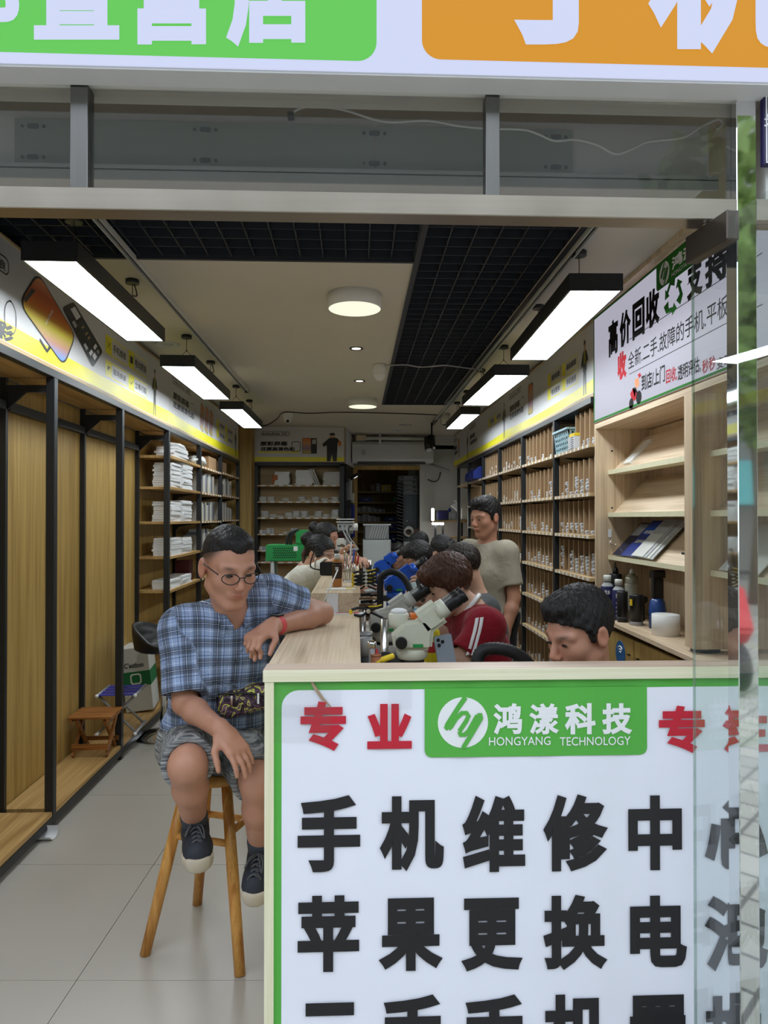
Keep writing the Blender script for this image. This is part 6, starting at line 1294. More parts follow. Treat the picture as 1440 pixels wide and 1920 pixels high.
t=thing('green_box','small green tool box on the lower tray of the cart','box',((a.x+b.x)/2,yg+.1,.52)); MB().box(a.x+.1,b.x-.04,yg+.04,yg+.25,.521,.9).build('box_shell',M['green'],t,.01); MB().tube([(a.x+.15,yg+.15,.9),(a.x+.15,yg+.15,.93),(b.x-.09,yg+.15,.93),(b.x-.09,yg+.15,.9)],.006,6).build('box_handle',M['blk'],t)
# ---------------------------------------------------------------- street across the road, seen in the polished pillar
tl=thing('street_kiosk','teal shop front across the street mirrored in the steel pillar','kiosk',(5,-13,0)); tq_=plain('teal_paint',lin(90,176,176),.5); MB().box(-14,16,-14.3,-13.9,1.9,3.0).build('fascia',tq_,tl); MB().box(-24,26,-15,-14.3,0,12).build('facade_wall',plain('facade_grey',lin(120,118,112),.8,vary=.2),tl); 
for i in range(10): MB().box(-13+2.9*i,-11+2.9*i,-14.32,-14.25,.1,1.9).build('shop_window',plain('dark_shop_window',lin(60,58,54),.2,vary=.6,scale=3),tl)
leafm=plain('street_leaf',lin(96,118,52),.7,vary=.5,scale=4)
for k,(tx,ty,th) in enumerate(((7.3,-9.2,6.6),(3.0,-10.,5.6),(-.6,-9.8,5.4),(-4.5,-10,5.2),(-9,-9.6,5.5),(11.5,-10,5.8))):
    t=thing('street_tree','leafy street tree across the road, %s'%('mirrored in the steel pillar','second along from the pillar reflection','third along','fourth along','fifth along','last along')[k],'tree',(tx,ty,0),group='street trees'); MB().tube([(tx,ty,0),(tx+.1,ty,1.6),(tx,ty,3)],[.16,.13,.1],10).build('trunk',plain('bark',lin(96,84,70),.9,vary=.3),t)
    m=MB(); rr_=random.Random(k)
    for i in range(2600):
        u=rr_.random()*6.283;v=math.acos(2*rr_.random()-1);r_=(2.5 if k==0 else 1.6)*(rr_.random()**.45); c_=Vector((tx+r_*math.sin(v)*math.cos(u),ty+r_*math.sin(v)*math.sin(u),th-.6+1.25*r_*math.cos(v)))
        R_=Vector((rr_.random()-.5,rr_.random()-.5,rr_.random()-.5)).normalized(); S_=R_.orthogonal().normalized(); m.add([c_-R_*.24,c_+S_*.11,c_+R_*.24,c_-S_*.11],[(0,1,2,3)])
    o=m.build('foliage',leafm,t,fixn=False); o['kind']='stuff'
sc_=thing('parked_scooter','parked scooter with red fairing on the pavement mirrored in the pillar','scooter',(3.4,-3.4,0)); 
for y in(-3.9,-2.8): MB().lathe([(.13,-.04),(.22,-.05),(.22,.05),(.13,.04),(.13,-.04)],22,(3.4,y,.22),(1,0,0)).build('wheel',M['rubber'],sc_)
MB().tube(spline([(3.4,-2.8,.3),(3.4,-2.95,.75),(3.4,-3.0,1.0)]),.05,10).build('steering_column',M['red'],sc_); MB().tube([(3.1,-3.05,1.05),(3.7,-3.05,1.05)],.02,8).build('handlebar',M['blk'],sc_); MB().prism([(-3.0,.35),(-3.2,.3),(-3.6,.32),(-4.2,.4),(-4.3,.7),(-3.5,.72),(-3.4,.5),(-3.1,.42)],lambda u,w_,d_:(3.4+d_,u,w_),-.14,.14).build('body_shell',M['white'],sc_,.03); MB().prism([(-2.85,.4),(-2.72,.55),(-2.9,.95),(-3.02,.9),(-2.98,.4)],lambda u,w_,d_:(3.4+d_,u,w_),-.16,.16).build('front_fairing',M['red'],sc_,.03); MB().box(3.27,3.53,-4.25,-3.45,.72,.8).build('seat_pad',M['blk'],sc_,.03)
# ---------------------------------------------------------------- people: smooth-blended solids meshed with surface nets
class SDF:
    def __init__(s): s.p=[]
    def rc(s,a,b,ra,rb=None,k=.02,sub=False,cut=None): s.p.append(('rc',Vector(a),Vector(b),ra,ra if rb is None else rb,k,sub,cut)); return s
    def el(s,c,r,R=None,k=.02,sub=False,cut=None): s.p.append(('el',Vector(c),R or Matrix.Identity(3),Vector(r),None,k,sub,cut)); return s
    def bx(s,c,hf,R=None,rad=.01,k=.01,sub=False,cut=None): s.p.append(('bx',Vector(c),R or Matrix.Identity(3),Vector(hf),rad,k,sub,cut)); return s
    @staticmethod
    def dist(p,P):
        x,y,z=P
        if p[0]=='rc':
            a,b,ra,rb=p[1:5]; d=b-a; l2=max(d.length_squared,1e-9)
            ax,ay,az=x-a.x,y-a.y,z-a.z; t=np.clip((ax*d.x+ay*d.y+az*d.z)/l2,0,1)
            r=np.sqrt((ax-t*d.x)**2+(ay-t*d.y)**2+(az-t*d.z)**2)-(ra+(rb-ra)*t)
        else:
            c,R,h=p[1:4]; dx,dy,dz=x-c.x,y-c.y,z-c.z; ax=[R.col[i] for i in range(3)]
            q=[dx*v.x+dy*v.y+dz*v.z for v in ax]
            if p[0]=='el':
                k0=np.sqrt((q[0]/h.x)**2+(q[1]/h.y)**2+(q[2]/h.z)**2); k1=np.sqrt((q[0]/h.x**2)**2+(q[1]/h.y**2)**2+(q[2]/h.z**2)**2)
                r=k0*(k0-1)/np.maximum(k1,1e-6)
            else:
                rad=p[4]; u=[np.abs(q[i])-(h[i]-rad) for i in range(3)]
                r=np.sqrt(sum(np.maximum(v,0)**2 for v in u))+np.minimum(np.maximum(np.maximum(u[0],u[1]),u[2]),0)-rad
        if p[7] is not None:
            for c,n in p[7]: n=Vector(n).normalized(); r=np.maximum(r,(x-c[0])*n.x+(y-c[1])*n.y+(z-c[2])*n.z)
        return r
    @staticmethod
    def bb(p):
        if p[0]=='rc': m=max(p[3],p[4]); lo=[min(p[1][i],p[2][i])-m for i in range(3)]; hi=[max(p[1][i],p[2][i])+m for i in range(3)]
        else: m=p[3].length if p[0]=='bx' else max(p[3]); lo=[p[1][i]-m for i in range(3)]; hi=[p[1][i]+m for i in range(3)]
        return np.array(lo),np.array(hi)
    def mesh(s,h,disp=None):
        L=[s.bb(p) for p in s.p if not p[6]]; lo=np.min([a for a,b in L],0)-3*h; hi=np.max([b for a,b in L],0)+3*h
        n=np.ceil((hi-lo)/h).astype(int)+1; f=np.full(n,9.,np.float32)
        ax=[lo[i]+h*np.arange(n[i]) for i in range(3)]
        for p in s.p:
            a,b=s.bb(p); m=p[5]+3*h; i0=np.clip(np.floor((a-m-lo)/h).astype(int),0,n); i1=np.clip(np.ceil((b+m-lo)/h).astype(int)+1,0,n)
            if (i1<=i0).any(): continue
            sl=tuple(slice(i0[i],i1[i]) for i in range(3)); P=(ax[0][sl[0]][:,None,None],ax[1][sl[1]][None,:,None],ax[2][sl[2]][None,None,:])
            d=s.dist(p,P).astype(np.float32); g=f[sl]; k=p[5]
            if p[6]:
                d=-d; q=np.maximum(k-np.abs(g-d),0)/k; f[sl]=np.maximum(g,d)+q*q*k*.25
            else:
                q=np.maximum(k-np.abs(g-d),0)/k; f[sl]=np.minimum(g,d)-q*q*k*.25
        if disp is not None:
            near=np.abs(f)<.05; I=np.nonzero(near); f[near]+=disp(ax[0][I[0]],ax[1][I[1]],ax[2][I[2]]).astype(np.float32)
        # surface nets
        ins=f<0
        c=[ins[i:n[0]-1+i,j:n[1]-1+j,k:n[2]-1+k] for i in(0,1) for j in(0,1) for k in(0,1)]
        cnt=sum(v.astype(np.int8) for v in c); act=(cnt>0)&(cnt<8); I=np.argwhere(act); idx=np.full(act.shape,-1,np.int32); idx[act]=np.arange(len(I))
        acc=np.zeros((len(I),3)); w=np.zeros(len(I))
        off=np.array([(i,j,k) for i in(0,1) for j in(0,1) for k in(0,1)])
        vals=[f[I[:,0]+o[0],I[:,1]+o[1],I[:,2]+o[2]] for o in off]
        for e in range(8):
            for b in(1,2,4):
                if e&b: continue
                g=e|b; va,vb=vals[e],vals[g]; x=(va<0)!=(vb<0); t=np.where(x,va/np.where(x,va-vb,1),0)
                pt=off[e]+(off[g]-off[e])*t[:,None]; acc+=np.where(x[:,None],pt,0); w+=x
        V=lo+h*(I+acc/w[:,None]); Fc=[]
        for a in range(3):
            b,cx=(a+1)%3,(a+2)%3
            s0=[slice(None)]*3; s1=[slice(None)]*3; s0[a]=slice(0,n[a]-1); s1[a]=slice(1,n[a])
            ch=ins[tuple(s0)]!=ins[tuple(s1)]; E=np.argwhere(ch); E=E[(E[:,b]>0)&(E[:,cx]>0)&(E[:,b]<n[b]-1)&(E[:,cx]<n[cx]-1)]
            st_=ins[E[:,0],E[:,1],E[:,2]]
            def ix(db,dc): q=E.copy(); q[:,b]-=db; q[:,cx]-=dc; return idx[q[:,0],q[:,1],q[:,2]]
            Q=np.stack([ix(1,1),ix(0,1),ix(0,0),ix(1,0)],1); Q=np.where(st_[:,None],Q,Q[:,::-1]); Fc.append(Q)
        Fc=np.concatenate(Fc); Fc=Fc[(Fc>=0).all(1)]
        return V,Fc
def npobj(name,V,Fc,mat,parent,col=None,pat=None,label=None):
    og=np.array(ORG[parent.name]); me=bpy.data.meshes.new(name); me.vertices.add(len(V)); me.vertices.foreach_set('co',(V-og).astype(np.float32).ravel())
    me.loops.add(len(Fc)*4); me.loops.foreach_set('vertex_index',Fc.astype(np.int32).ravel()); me.polygons.add(len(Fc)); me.polygons.foreach_set('loop_start',np.arange(0,len(Fc)*4,4,dtype=np.int32))
    me.update(calc_edges=True); me.polygons.foreach_set('use_smooth',np.ones(len(Fc),bool)); me.materials.append(mat)
    if col is not None: a=me.attributes.new('Col','FLOAT_COLOR','POINT'); a.data.foreach_set('color',np.c_[col,np.ones(len(col))].astype(np.float32).ravel())
    if pat is not None: a=me.attributes.new('pat','FLOAT_VECTOR','POINT'); a.data.foreach_set('vector',pat.astype(np.float32).ravel())
    me.validate(); o=bpy.data.objects.new(name,me); COL.objects.link(o); o.parent=parent; ORG[o.name]=Vector(og)
    if label: o['label']=label
    return o
def skinmat():
    m,nt,p=_new('skin'); N=nt.nodes;L=nt.links; a=N.new('ShaderNodeAttribute'); a.attribute_name='Col'
    tc=N.new('ShaderNodeTexCoord'); n=N.new('ShaderNodeTexNoise'); n.inputs['Scale'].default_value=22; n.inputs['Detail'].default_value=5; L.new(tc.outputs['Object'],n.inputs['Vector'])
    mr=N.new('ShaderNodeMapRange'); mr.inputs[3].default_value=.86; mr.inputs[4].default_value=1.12; L.new(n.outputs['Fac'],mr.inputs[0])
    mx=N.new('ShaderNodeMix'); mx.data_type='RGBA'; mx.blend_type='MULTIPLY'; mx.inputs[0].default_value=1; L.new(a.outputs['Color'],mx.inputs[6]); L.new(mr.outputs[0],mx.inputs[7]); L.new(mx.outputs[2],p.inputs['Base Color'])
    n2=N.new('ShaderNodeTexNoise'); n2.inputs['Scale'].default_value=260; L.new(tc.outputs['Object'],n2.inputs['Vector']); b=N.new('ShaderNodeBump'); b.inputs['Strength'].default_value=.12; b.inputs['Distance'].default_value=.002; L.new(n2.outputs['Fac'],b.inputs['Height']); L.new(b.outputs[0],p.inputs['Normal'])
    p.inputs['Roughness'].default_value=.5; p.inputs['Subsurface Weight'].default_value=.08; p.inputs['Subsurface Radius'].default_value=(.012,.005,.003); return m
SKIN=skinmat()
def hairmat(name,c):
    m,nt,p=_new(name); N=nt.nodes;L=nt.links; tc=N.new('ShaderNodeTexCoord'); mp=N.new('ShaderNodeMapping'); mp.inputs['Scale'].default_value=(160,160,22); L.new(tc.outputs['Object'],mp.inputs[0]); n=N.new('ShaderNodeTexNoise'); n.inputs['Scale'].default_value=1; n.inputs['Detail'].default_value=4; L.new(mp.outputs[0],n.inputs['Vector'])
    r=N.new('ShaderNodeValToRGB'); r.color_ramp.elements[0].position=.3; r.color_ramp.elements[1].position=.75; r.color_ramp.elements[0].color=tuple(x*.45 for x in c[:3])+(1,); r.color_ramp.elements[1].color=c; L.new(n.outputs['Fac'],r.inputs[0]); L.new(r.outputs[0],p.inputs['Base Color'])
    b=N.new('ShaderNodeBump'); b.inputs['Strength'].default_value=.7; b.inputs['Distance'].default_value=.006; L.new(n.outputs['Fac'],b.inputs['Height']); L.new(b.outputs[0],p.inputs['Normal']); p.inputs['Roughness'].default_value=.5; p.inputs['Specular IOR Level'].default_value=.35; return m
HB=hairmat('black_hair',lin(34,31,32)); HR=hairmat('chestnut_hair',lin(92,56,42)); HD=hairmat('dark_brown_hair',lin(48,38,34))
def cloth(name,c,scale=90,wr=.35):
    m,nt,p=_new(name); N=nt.nodes;L=nt.links; tc=N.new('ShaderNodeTexCoord'); n=N.new('ShaderNodeTexNoise'); n.inputs['Scale'].default_value=9; n.inputs['Detail'].default_value=3; n.inputs['Distortion'].default_value=1.2; L.new(tc.outputs['Object'],n.inputs['Vector'])
    n2=N.new('ShaderNodeTexNoise'); n2.inputs['Scale'].default_value=scale*4; L.new(tc.outputs['Object'],n2.inputs['Vector'])
    ad=N.new('ShaderNodeMath'); ad.operation='MULTIPLY_ADD'; ad.inputs[1].default_value=.05; L.new(n2.outputs['Fac'],ad.inputs[0]); L.new(n.outputs['Fac'],ad.inputs[2])
    b=N.new('ShaderNodeBump'); b.inputs['Strength'].default_value=wr; b.inputs['Distance'].default_value=.03; L.new(ad.outputs[0],b.inputs['Height']); L.new(b.outputs[0],p.inputs['Normal'])
    mx=N.new('ShaderNodeMix'); mx.data_type='RGBA'; mx.inputs[6].default_value=tuple(x*.92 for x in c[:3])+(1,); mx.inputs[7].default_value=c; L.new(n2.outputs['Fac'],mx.inputs[0]); L.new(mx.outputs[2],p.inputs['Base Color']); p.inputs['Roughness'].default_value=.85; p.inputs['Specular IOR Level'].default_value=.2; p.inputs['Sheen Weight'].default_value=.1; return m
def plaid():
    m,nt,p=_new('blue_plaid_cotton'); N=nt.nodes;L=nt.links; a=N.new('ShaderNodeAttribute'); a.attribute_name='pat'; sp=N.new('ShaderNodeSeparateXYZ'); L.new(a.outputs['Vector'],sp.inputs[0])
    lb=lin(198,210,232); wt=lin(250,252,255); dk=lin(96,102,116); gy=lin(150,157,170)
    def axis(o,per,ph):
        mu=N.new('ShaderNodeMath'); mu.operation='MULTIPLY_ADD'; mu.inputs[1].default_value=1/per; mu.inputs[2].default_value=ph; L.new(o,mu.inputs[0]); fr=N.new('ShaderNodeMath'); fr.operation='FRACT'; L.new(mu.outputs[0],fr.inputs[0])
        r=N.new('ShaderNodeValToRGB'); r.color_ramp.interpolation='CONSTANT'; L.new(fr.outputs[0],r.inputs[0])
        S=[(0,lb),(.12,wt),(.15,lb),(.28,gy),(.46,dk),(.50,wt),(.53,dk),(.57,gy),(.72,lb),(.84,dk),(.87,lb)]; e=r.color_ramp.elements
        while len(e)<len(S): e.new(.5)
        for i,(q,cc) in enumerate(S): e[i].position=q; e[i].color=cc
        return r.outputs[0]
    A=axis(sp.outputs['X'],.066,.2); B=axis(sp.outputs['Z'],.066,.4); mx=N.new('ShaderNodeMix'); mx.data_type='RGBA'; mx.blend_type='MULTIPLY'; mx.inputs[0].default_value=1; L.new(A,mx.inputs[6]); L.new(B,mx.inputs[7])
    L.new(mx.outputs[2],p.inputs['Base Color']); tc=N.new('ShaderNodeTexCoord'); n=N.new('ShaderNodeTexNoise'); n.inputs['Scale'].default_value=10; n.inputs['Detail'].default_value=3; n.inputs['Distortion'].default_value=1.6; L.new(tc.outputs['Object'],n.inputs['Vector']); b=N.new('ShaderNodeBump'); b.inputs['Strength'].default_value=.6; b.inputs['Distance'].default_value=.04; L.new(n.outputs['Fac'],b.inputs['Height']); L.new(b.outputs[0],p.inputs['Normal']); p.inputs['Roughness'].default_value=.85; p.inputs['Specular IOR Level'].default_value=.2; return m
def streaks(name,c1,c2):
    m,nt,p=_new(name); N=nt.nodes;L=nt.links; tc=N.new('ShaderNodeTexCoord'); mp=N.new('ShaderNodeMapping'); mp.inputs['Scale'].default_value=(12,20,230); mp.inputs['Rotation'].default_value=(.2,.15,0); L.new(tc.outputs['Object'],mp.inputs[0]); n=N.new('ShaderNodeTexNoise'); n.inputs['Scale'].default_value=1; n.inputs['Detail'].default_value=3; L.new(mp.outputs[0],n.inputs['Vector']); r=N.new('ShaderNodeValToRGB'); r.color_ramp.elements[0].position=.42; r.color_ramp.elements[1].position=.66; r.color_ramp.elements[0].color=c1; r.color_ramp.elements[1].color=c2; L.new(n.outputs['Fac'],r.inputs[0]); L.new(r.outputs[0],p.inputs['Base Color']); p.inputs['Roughness'].default_value=.9
    n2=N.new('ShaderNodeTexNoise'); n2.inputs['Scale'].default_value=9; n2.inputs['Distortion'].default_value=1.5; L.new(tc.outputs['Object'],n2.inputs['Vector']); b=N.new('ShaderNodeBump'); b.inputs['Strength'].default_value=.4; b.inputs['Distance'].default_value=.03; L.new(n2.outputs['Fac'],b.inputs['Height']); L.new(b.outputs[0],p.inputs['Normal']); return m
def camo():
    m,nt,p=_new('camo_print'); N=nt.nodes;L=nt.links; tc=N.new('ShaderNodeTexCoord'); n=N.new('ShaderNodeTexNoise'); n.inputs['Scale'].default_value=26; n.inputs['Detail'].default_value=1; n.inputs['Distortion'].default_value=1.5; L.new(tc.outputs['Object'],n.inputs['Vector']); r=N.new('ShaderNodeValToRGB'); r.color_ramp.interpolation='CONSTANT'; S=[(0,lin(36,20,34)),(.42,lin(92,62,84)),(.5,lin(40,26,36)),(.55,lin(196,196,88)),(.61,lin(120,84,110)),(.68,lin(36,22,34))]; e=r.color_ramp.elements
    while len(e)<len(S): e.new(.5)
    for i,(q,cc) in enumerate(S): e[i].position=q; e[i].color=cc
    L.new(n.outputs['Fac'],r.inputs[0]); L.new(r.outputs[0],p.inputs['Base Color']); p.inputs['Roughness'].default_value=.6; return m
def frame(f,up=(0,0,1)):
    f=Vector(f).normalized(); u=Vector(up); s=f.cross(u).normalized(); u=s.cross(f); return s,f,u      # side(person's right), forward, up
def hand(S,wr,d,pn,thumb,curl=.4,sc=1.,k=.006,spread=.12,curls=None):
    """d: pointing direction, pn: palm normal (out of the palm), thumb: +1/-1 side along d x pn"""
    wr=Vector(wr); d=Vector(d).normalized(); pn=(Vector(pn)-d*Vector(pn).dot(d)).normalized(); s=d.cross(pn)*thumb
    R=Matrix((s,d,pn)).transposed()
    S.bx(wr+d*.052*sc,(.041*sc,.052*sc,.0155*sc),R,.0145*sc,.012)
    S.rc(wr-d*.02,wr+d*.03*sc,.027*sc,.025*sc,.02)
    for i,(o,l,r) in enumerate(((.031,.074,.0092),(.0105,.082,.0095),(-.0105,.076,.009),(-.030,.060,.008))):
        a=wr+d*(.094-.006*abs(i-1))*sc+s*o*sc; dd=(d+s*spread*(o/.03)*.6).normalized(); c=curls[i] if curls else curl
        for j,(fr,g) in enumerate(((.45,.55),(.31,1.0),(.24,.8))):
            dd=(Matrix.Rotation(-c*g*1.35,3,dd.cross(pn).normalized())@dd) if False else (dd*math.cos(c*g*1.3)+pn_rot(dd,pn)*math.sin(c*g*1.3)).normalized()
            b=a+dd*l*fr*sc; S.rc(a,b,(r-.0006*j)*sc,(r-.0006*(j+1))*sc,.0035 if j else .008); a=b
            pn2=None
    t0=wr+d*.022*sc+s*.03*sc; dt=(d*.62+s*.62+pn*.45).normalized(); t1=t0+dt*.042*sc; S.rc(t0,t1,.0145*sc,.011*sc,.014); dt2=(d*.85+s*.15+pn*.4).normalized(); t2=t1+dt2*.032*sc; S.rc(t1,t2,.011*sc,.0095*sc,.004); S.rc(t2,t2+(dt2+pn*.2).normalized()*.026*sc,.0098*sc,.008*sc,.004)
def pn_rot(dd,pn):
    q=pn-dd*pn.dot(dd)
    return q.normalized() if q.length>1e-4 else pn
def headprims(S,c,fr,sc=1.,jaw=1.):
    s,f,u=fr; R=Matrix((s,f,u)).transposed(); P=lambda x,y,z:Vector(c)+R@(Vector((x,y,z))*sc); r=lambda v:v*sc
    S.el(P(0,-.012,.038),(r(.077),r(.098),r(.085)),R,.02)
    S.el(P(0,.022,-.03),(r(.063),r(.068),r(.082)),R,.03)
    for q in(-1,1): S.rc(P(.052*q*jaw,-.002,-.052),P(.016*q,.062,-.096),r(.019),r(.021),.025); S.el(P(.04*q,.052,-.018),(r(.026),r(.026),r(.026)),R,.025); S.rc(P(.05*q,.066,.026),P(.014*q,.083,.027),r(.010),r(.011),.016)
    S.rc(P(0,.086,.02),P(0,.108,-.022),r(.0085),r(.0125),.010); S.el(P(0,.101,-.029),(r(.0195),r(.012),r(.009)),R,.006)
    for q in(-1,1): S.el(P(.031*q,.094,.009),(r(.018),r(.012),r(.010)),R,.012,True); S.el(P(.031*q,.071,.007),(r(.016),r(.0145),r(.0125)),R,.006)
    S.el(P(0,.078,-.056),(r(.027),r(.013),r(.016)),R,.014); S.el(P(0,.094,-.0535),(r(.021),r(.006),r(.0045)),R,.004); S.el(P(0,.092,-.063),(r(.018),r(.0065),r(.0055)),R,.004)
    for q in(-1,1): S.el(P(.083*q,-.014,.0),(r(.0105),r(.020),r(.033)),R@Matrix.Rotation(.2,3,'X'),.008); S.el(P(.0945*q,-.008,.004),(r(.010),r(.011),r(.021)),R,.004,True)
    return P
def facecol(V,P,sc,base,inv,scalp=None):
    """point colours of the face: lips, brows, eyelids, ruddy nose and ears"""
    col=np.tile(np.array(base[:3]),(len(V),1)); Lc=inv(V)/sc
    def blend(m,c,a): nonlocal col; col=col*(1-(m*a)[:,None])+np.array(c[:3])[None]*(m*a)[:,None]
    x,y,z=Lc[:,0],Lc[:,1],Lc[:,2]; near=(np.abs(x)<.12)&(np.abs(z)<.16)&(np.abs(y)<.16)
    g=lambda cx,cy,cz,sx,sy,sz:np.exp(-(((np.abs(x)-cx)/sx)**2+((y-cy)/sy)**2+((z-cz)/sz)**2))*near
    b=np.array(base[:3])
    blend(g(0,.096,-.058,.020,.02,.008),b*[.85,.45,.44],.9); blend(g(.034,.085,.030,.018,.03,.0055),b*.15,.95); blend(g(0,.1,-.024,.02,.03,.02),b*[1.05,.8,.75],.5); blend(g(.08,-.01,0,.02,.03,.04),b*[1.05,.78,.74],.6); blend(g(.031,.08,.008,.016,.03,.012),b*.72,.5)
    if scalp is not None:
        hl={'short':(-.10,-.085,.070,.082),'crop':(-.10,-.07,.085,.070),'mop':(-.12,-.07,.10,.05),'bun':(-.10,-.06,.08,.07)}[scalp[0]]
        n=np.array([-(hl[3]-hl[1]),hl[2]-hl[0]]); n/=np.linalg.norm(n); dd=(y-hl[0])*n[0]+(z-hl[1])*n[1]; dd+=.004*np.sin(x*120)+.003*np.sin(y*150+x*70); m=np.clip(dd/.028+.15,0,1)*(np.abs(x)<.081)*near; blend(m,scalp[1],.88)
    return col
def hairsdf(S,P,fr,sc,style):
    s,f,u=fr; R=Matrix((s,f,u)).transposed(); r=lambda v:v*sc
    def pl(y0,z0,y1,z1,x=0):   # keep the upper side of the line (y0,z0)-(y1,z1)
        n=Vector((0,-(z1-z0),(y1-y0))).normalized(); return (tuple(P(0,y0,z0)),tuple(-(R@n)))
    if style=='short':
        S.el(P(0,-.016,.044),(r(.078),r(.100),r(.0935)),R,.01,cut=[pl(-.10,.005,.070,.088)])
        S.el(P(0,.026,.100),(r(.058),r(.05),r(.028)),R,.012,cut=[pl(-.05,.04,.085,.080)])
        S.el(P(.0,.066,.088),(r(.020),r(.016),r(.02)),R,.014)
    elif style=='crop':
        S.el(P(0,-.016,.046),(r(.086),r(.110),r(.102)),R,.012,cut=[pl(-.10,-.055,.085,.075)])
        S.el(P(0,.036,.105),(r(.066),r(.055),r(.034)),R,.015,cut=[pl(-.05,.04,.11,.066)])
        for q in(-1,1): S.rc(P(.071*q,.016,.04),P(.072*q,.012,-.002),r(.013),r(.008),.012)
    elif style=='mop':
        S.el(P(0,-.014,.045),(r(.089),r(.110),r(.101)),R,.015,cut=[pl(-.12,-.065,.11,.055)])
        S.el(P(0,.052,.082),(r(.074),r(.056),r(.042)),R,.02,cut=[pl(-.05,.02,.12,.042)])
        for q in(-1,1):
            S.el(P(.080*q,-.02,.035),(r(.020),r(.06),r(.045)),R,.02,cut=[pl(-.12,-.03,.06,.012)]); S.rc(P(.074*q,.03,.04),P(.073*q,.028,.0),r(.016),r(.008),.012)
        for q in range(7): S.rc(P(-.06+.02*q,.080-.012*abs(q-3),.085),P(-.062+.0205*q,.096-.011*abs(q-3),.036+.008*(q%2)),r(.017),r(.007),.008)
    elif style=='bun':
        S.el(P(0,-.014,.043),(r(.084),r(.106),r(.097)),R,.012,cut=[pl(-.10,-.05,.082,.078)]); S.el(P(0,-.125,.075),(r(.05),r(.045),r(.05)),R,.02); S.rc(P(0,-.06,.06),P(0,-.11,.07),r(.05),r(.035),.02)
        for q in(-1,1): S.el(P(.07*q,.02,.04),(r(.014),r(.04),r(.04)),R,.015)
def strands(P,fr,amp,inv,sc):
    def f(x,y,z):
        L=inv(np.stack([x,y,z],1))/sc; a=np.arctan2(L[:,0],L[:,1]+.02); e=np.arctan2(L[:,2],np.hypot(L[:,0],L[:,1])+.001)
        w=np.sin(a*5+1)+np.sin(e*7); return amp*(np.sin(a*38+np.sin(e*8+w)*2.2)+.8*np.sin(a*67+e*14+w*2)+.6*np.sin(e*26+a*13+w)+.5*np.sin(a*17-e*21))
    return f
EYE=plain('eye_dark',lin(20,16,15),.15,vary=.02)
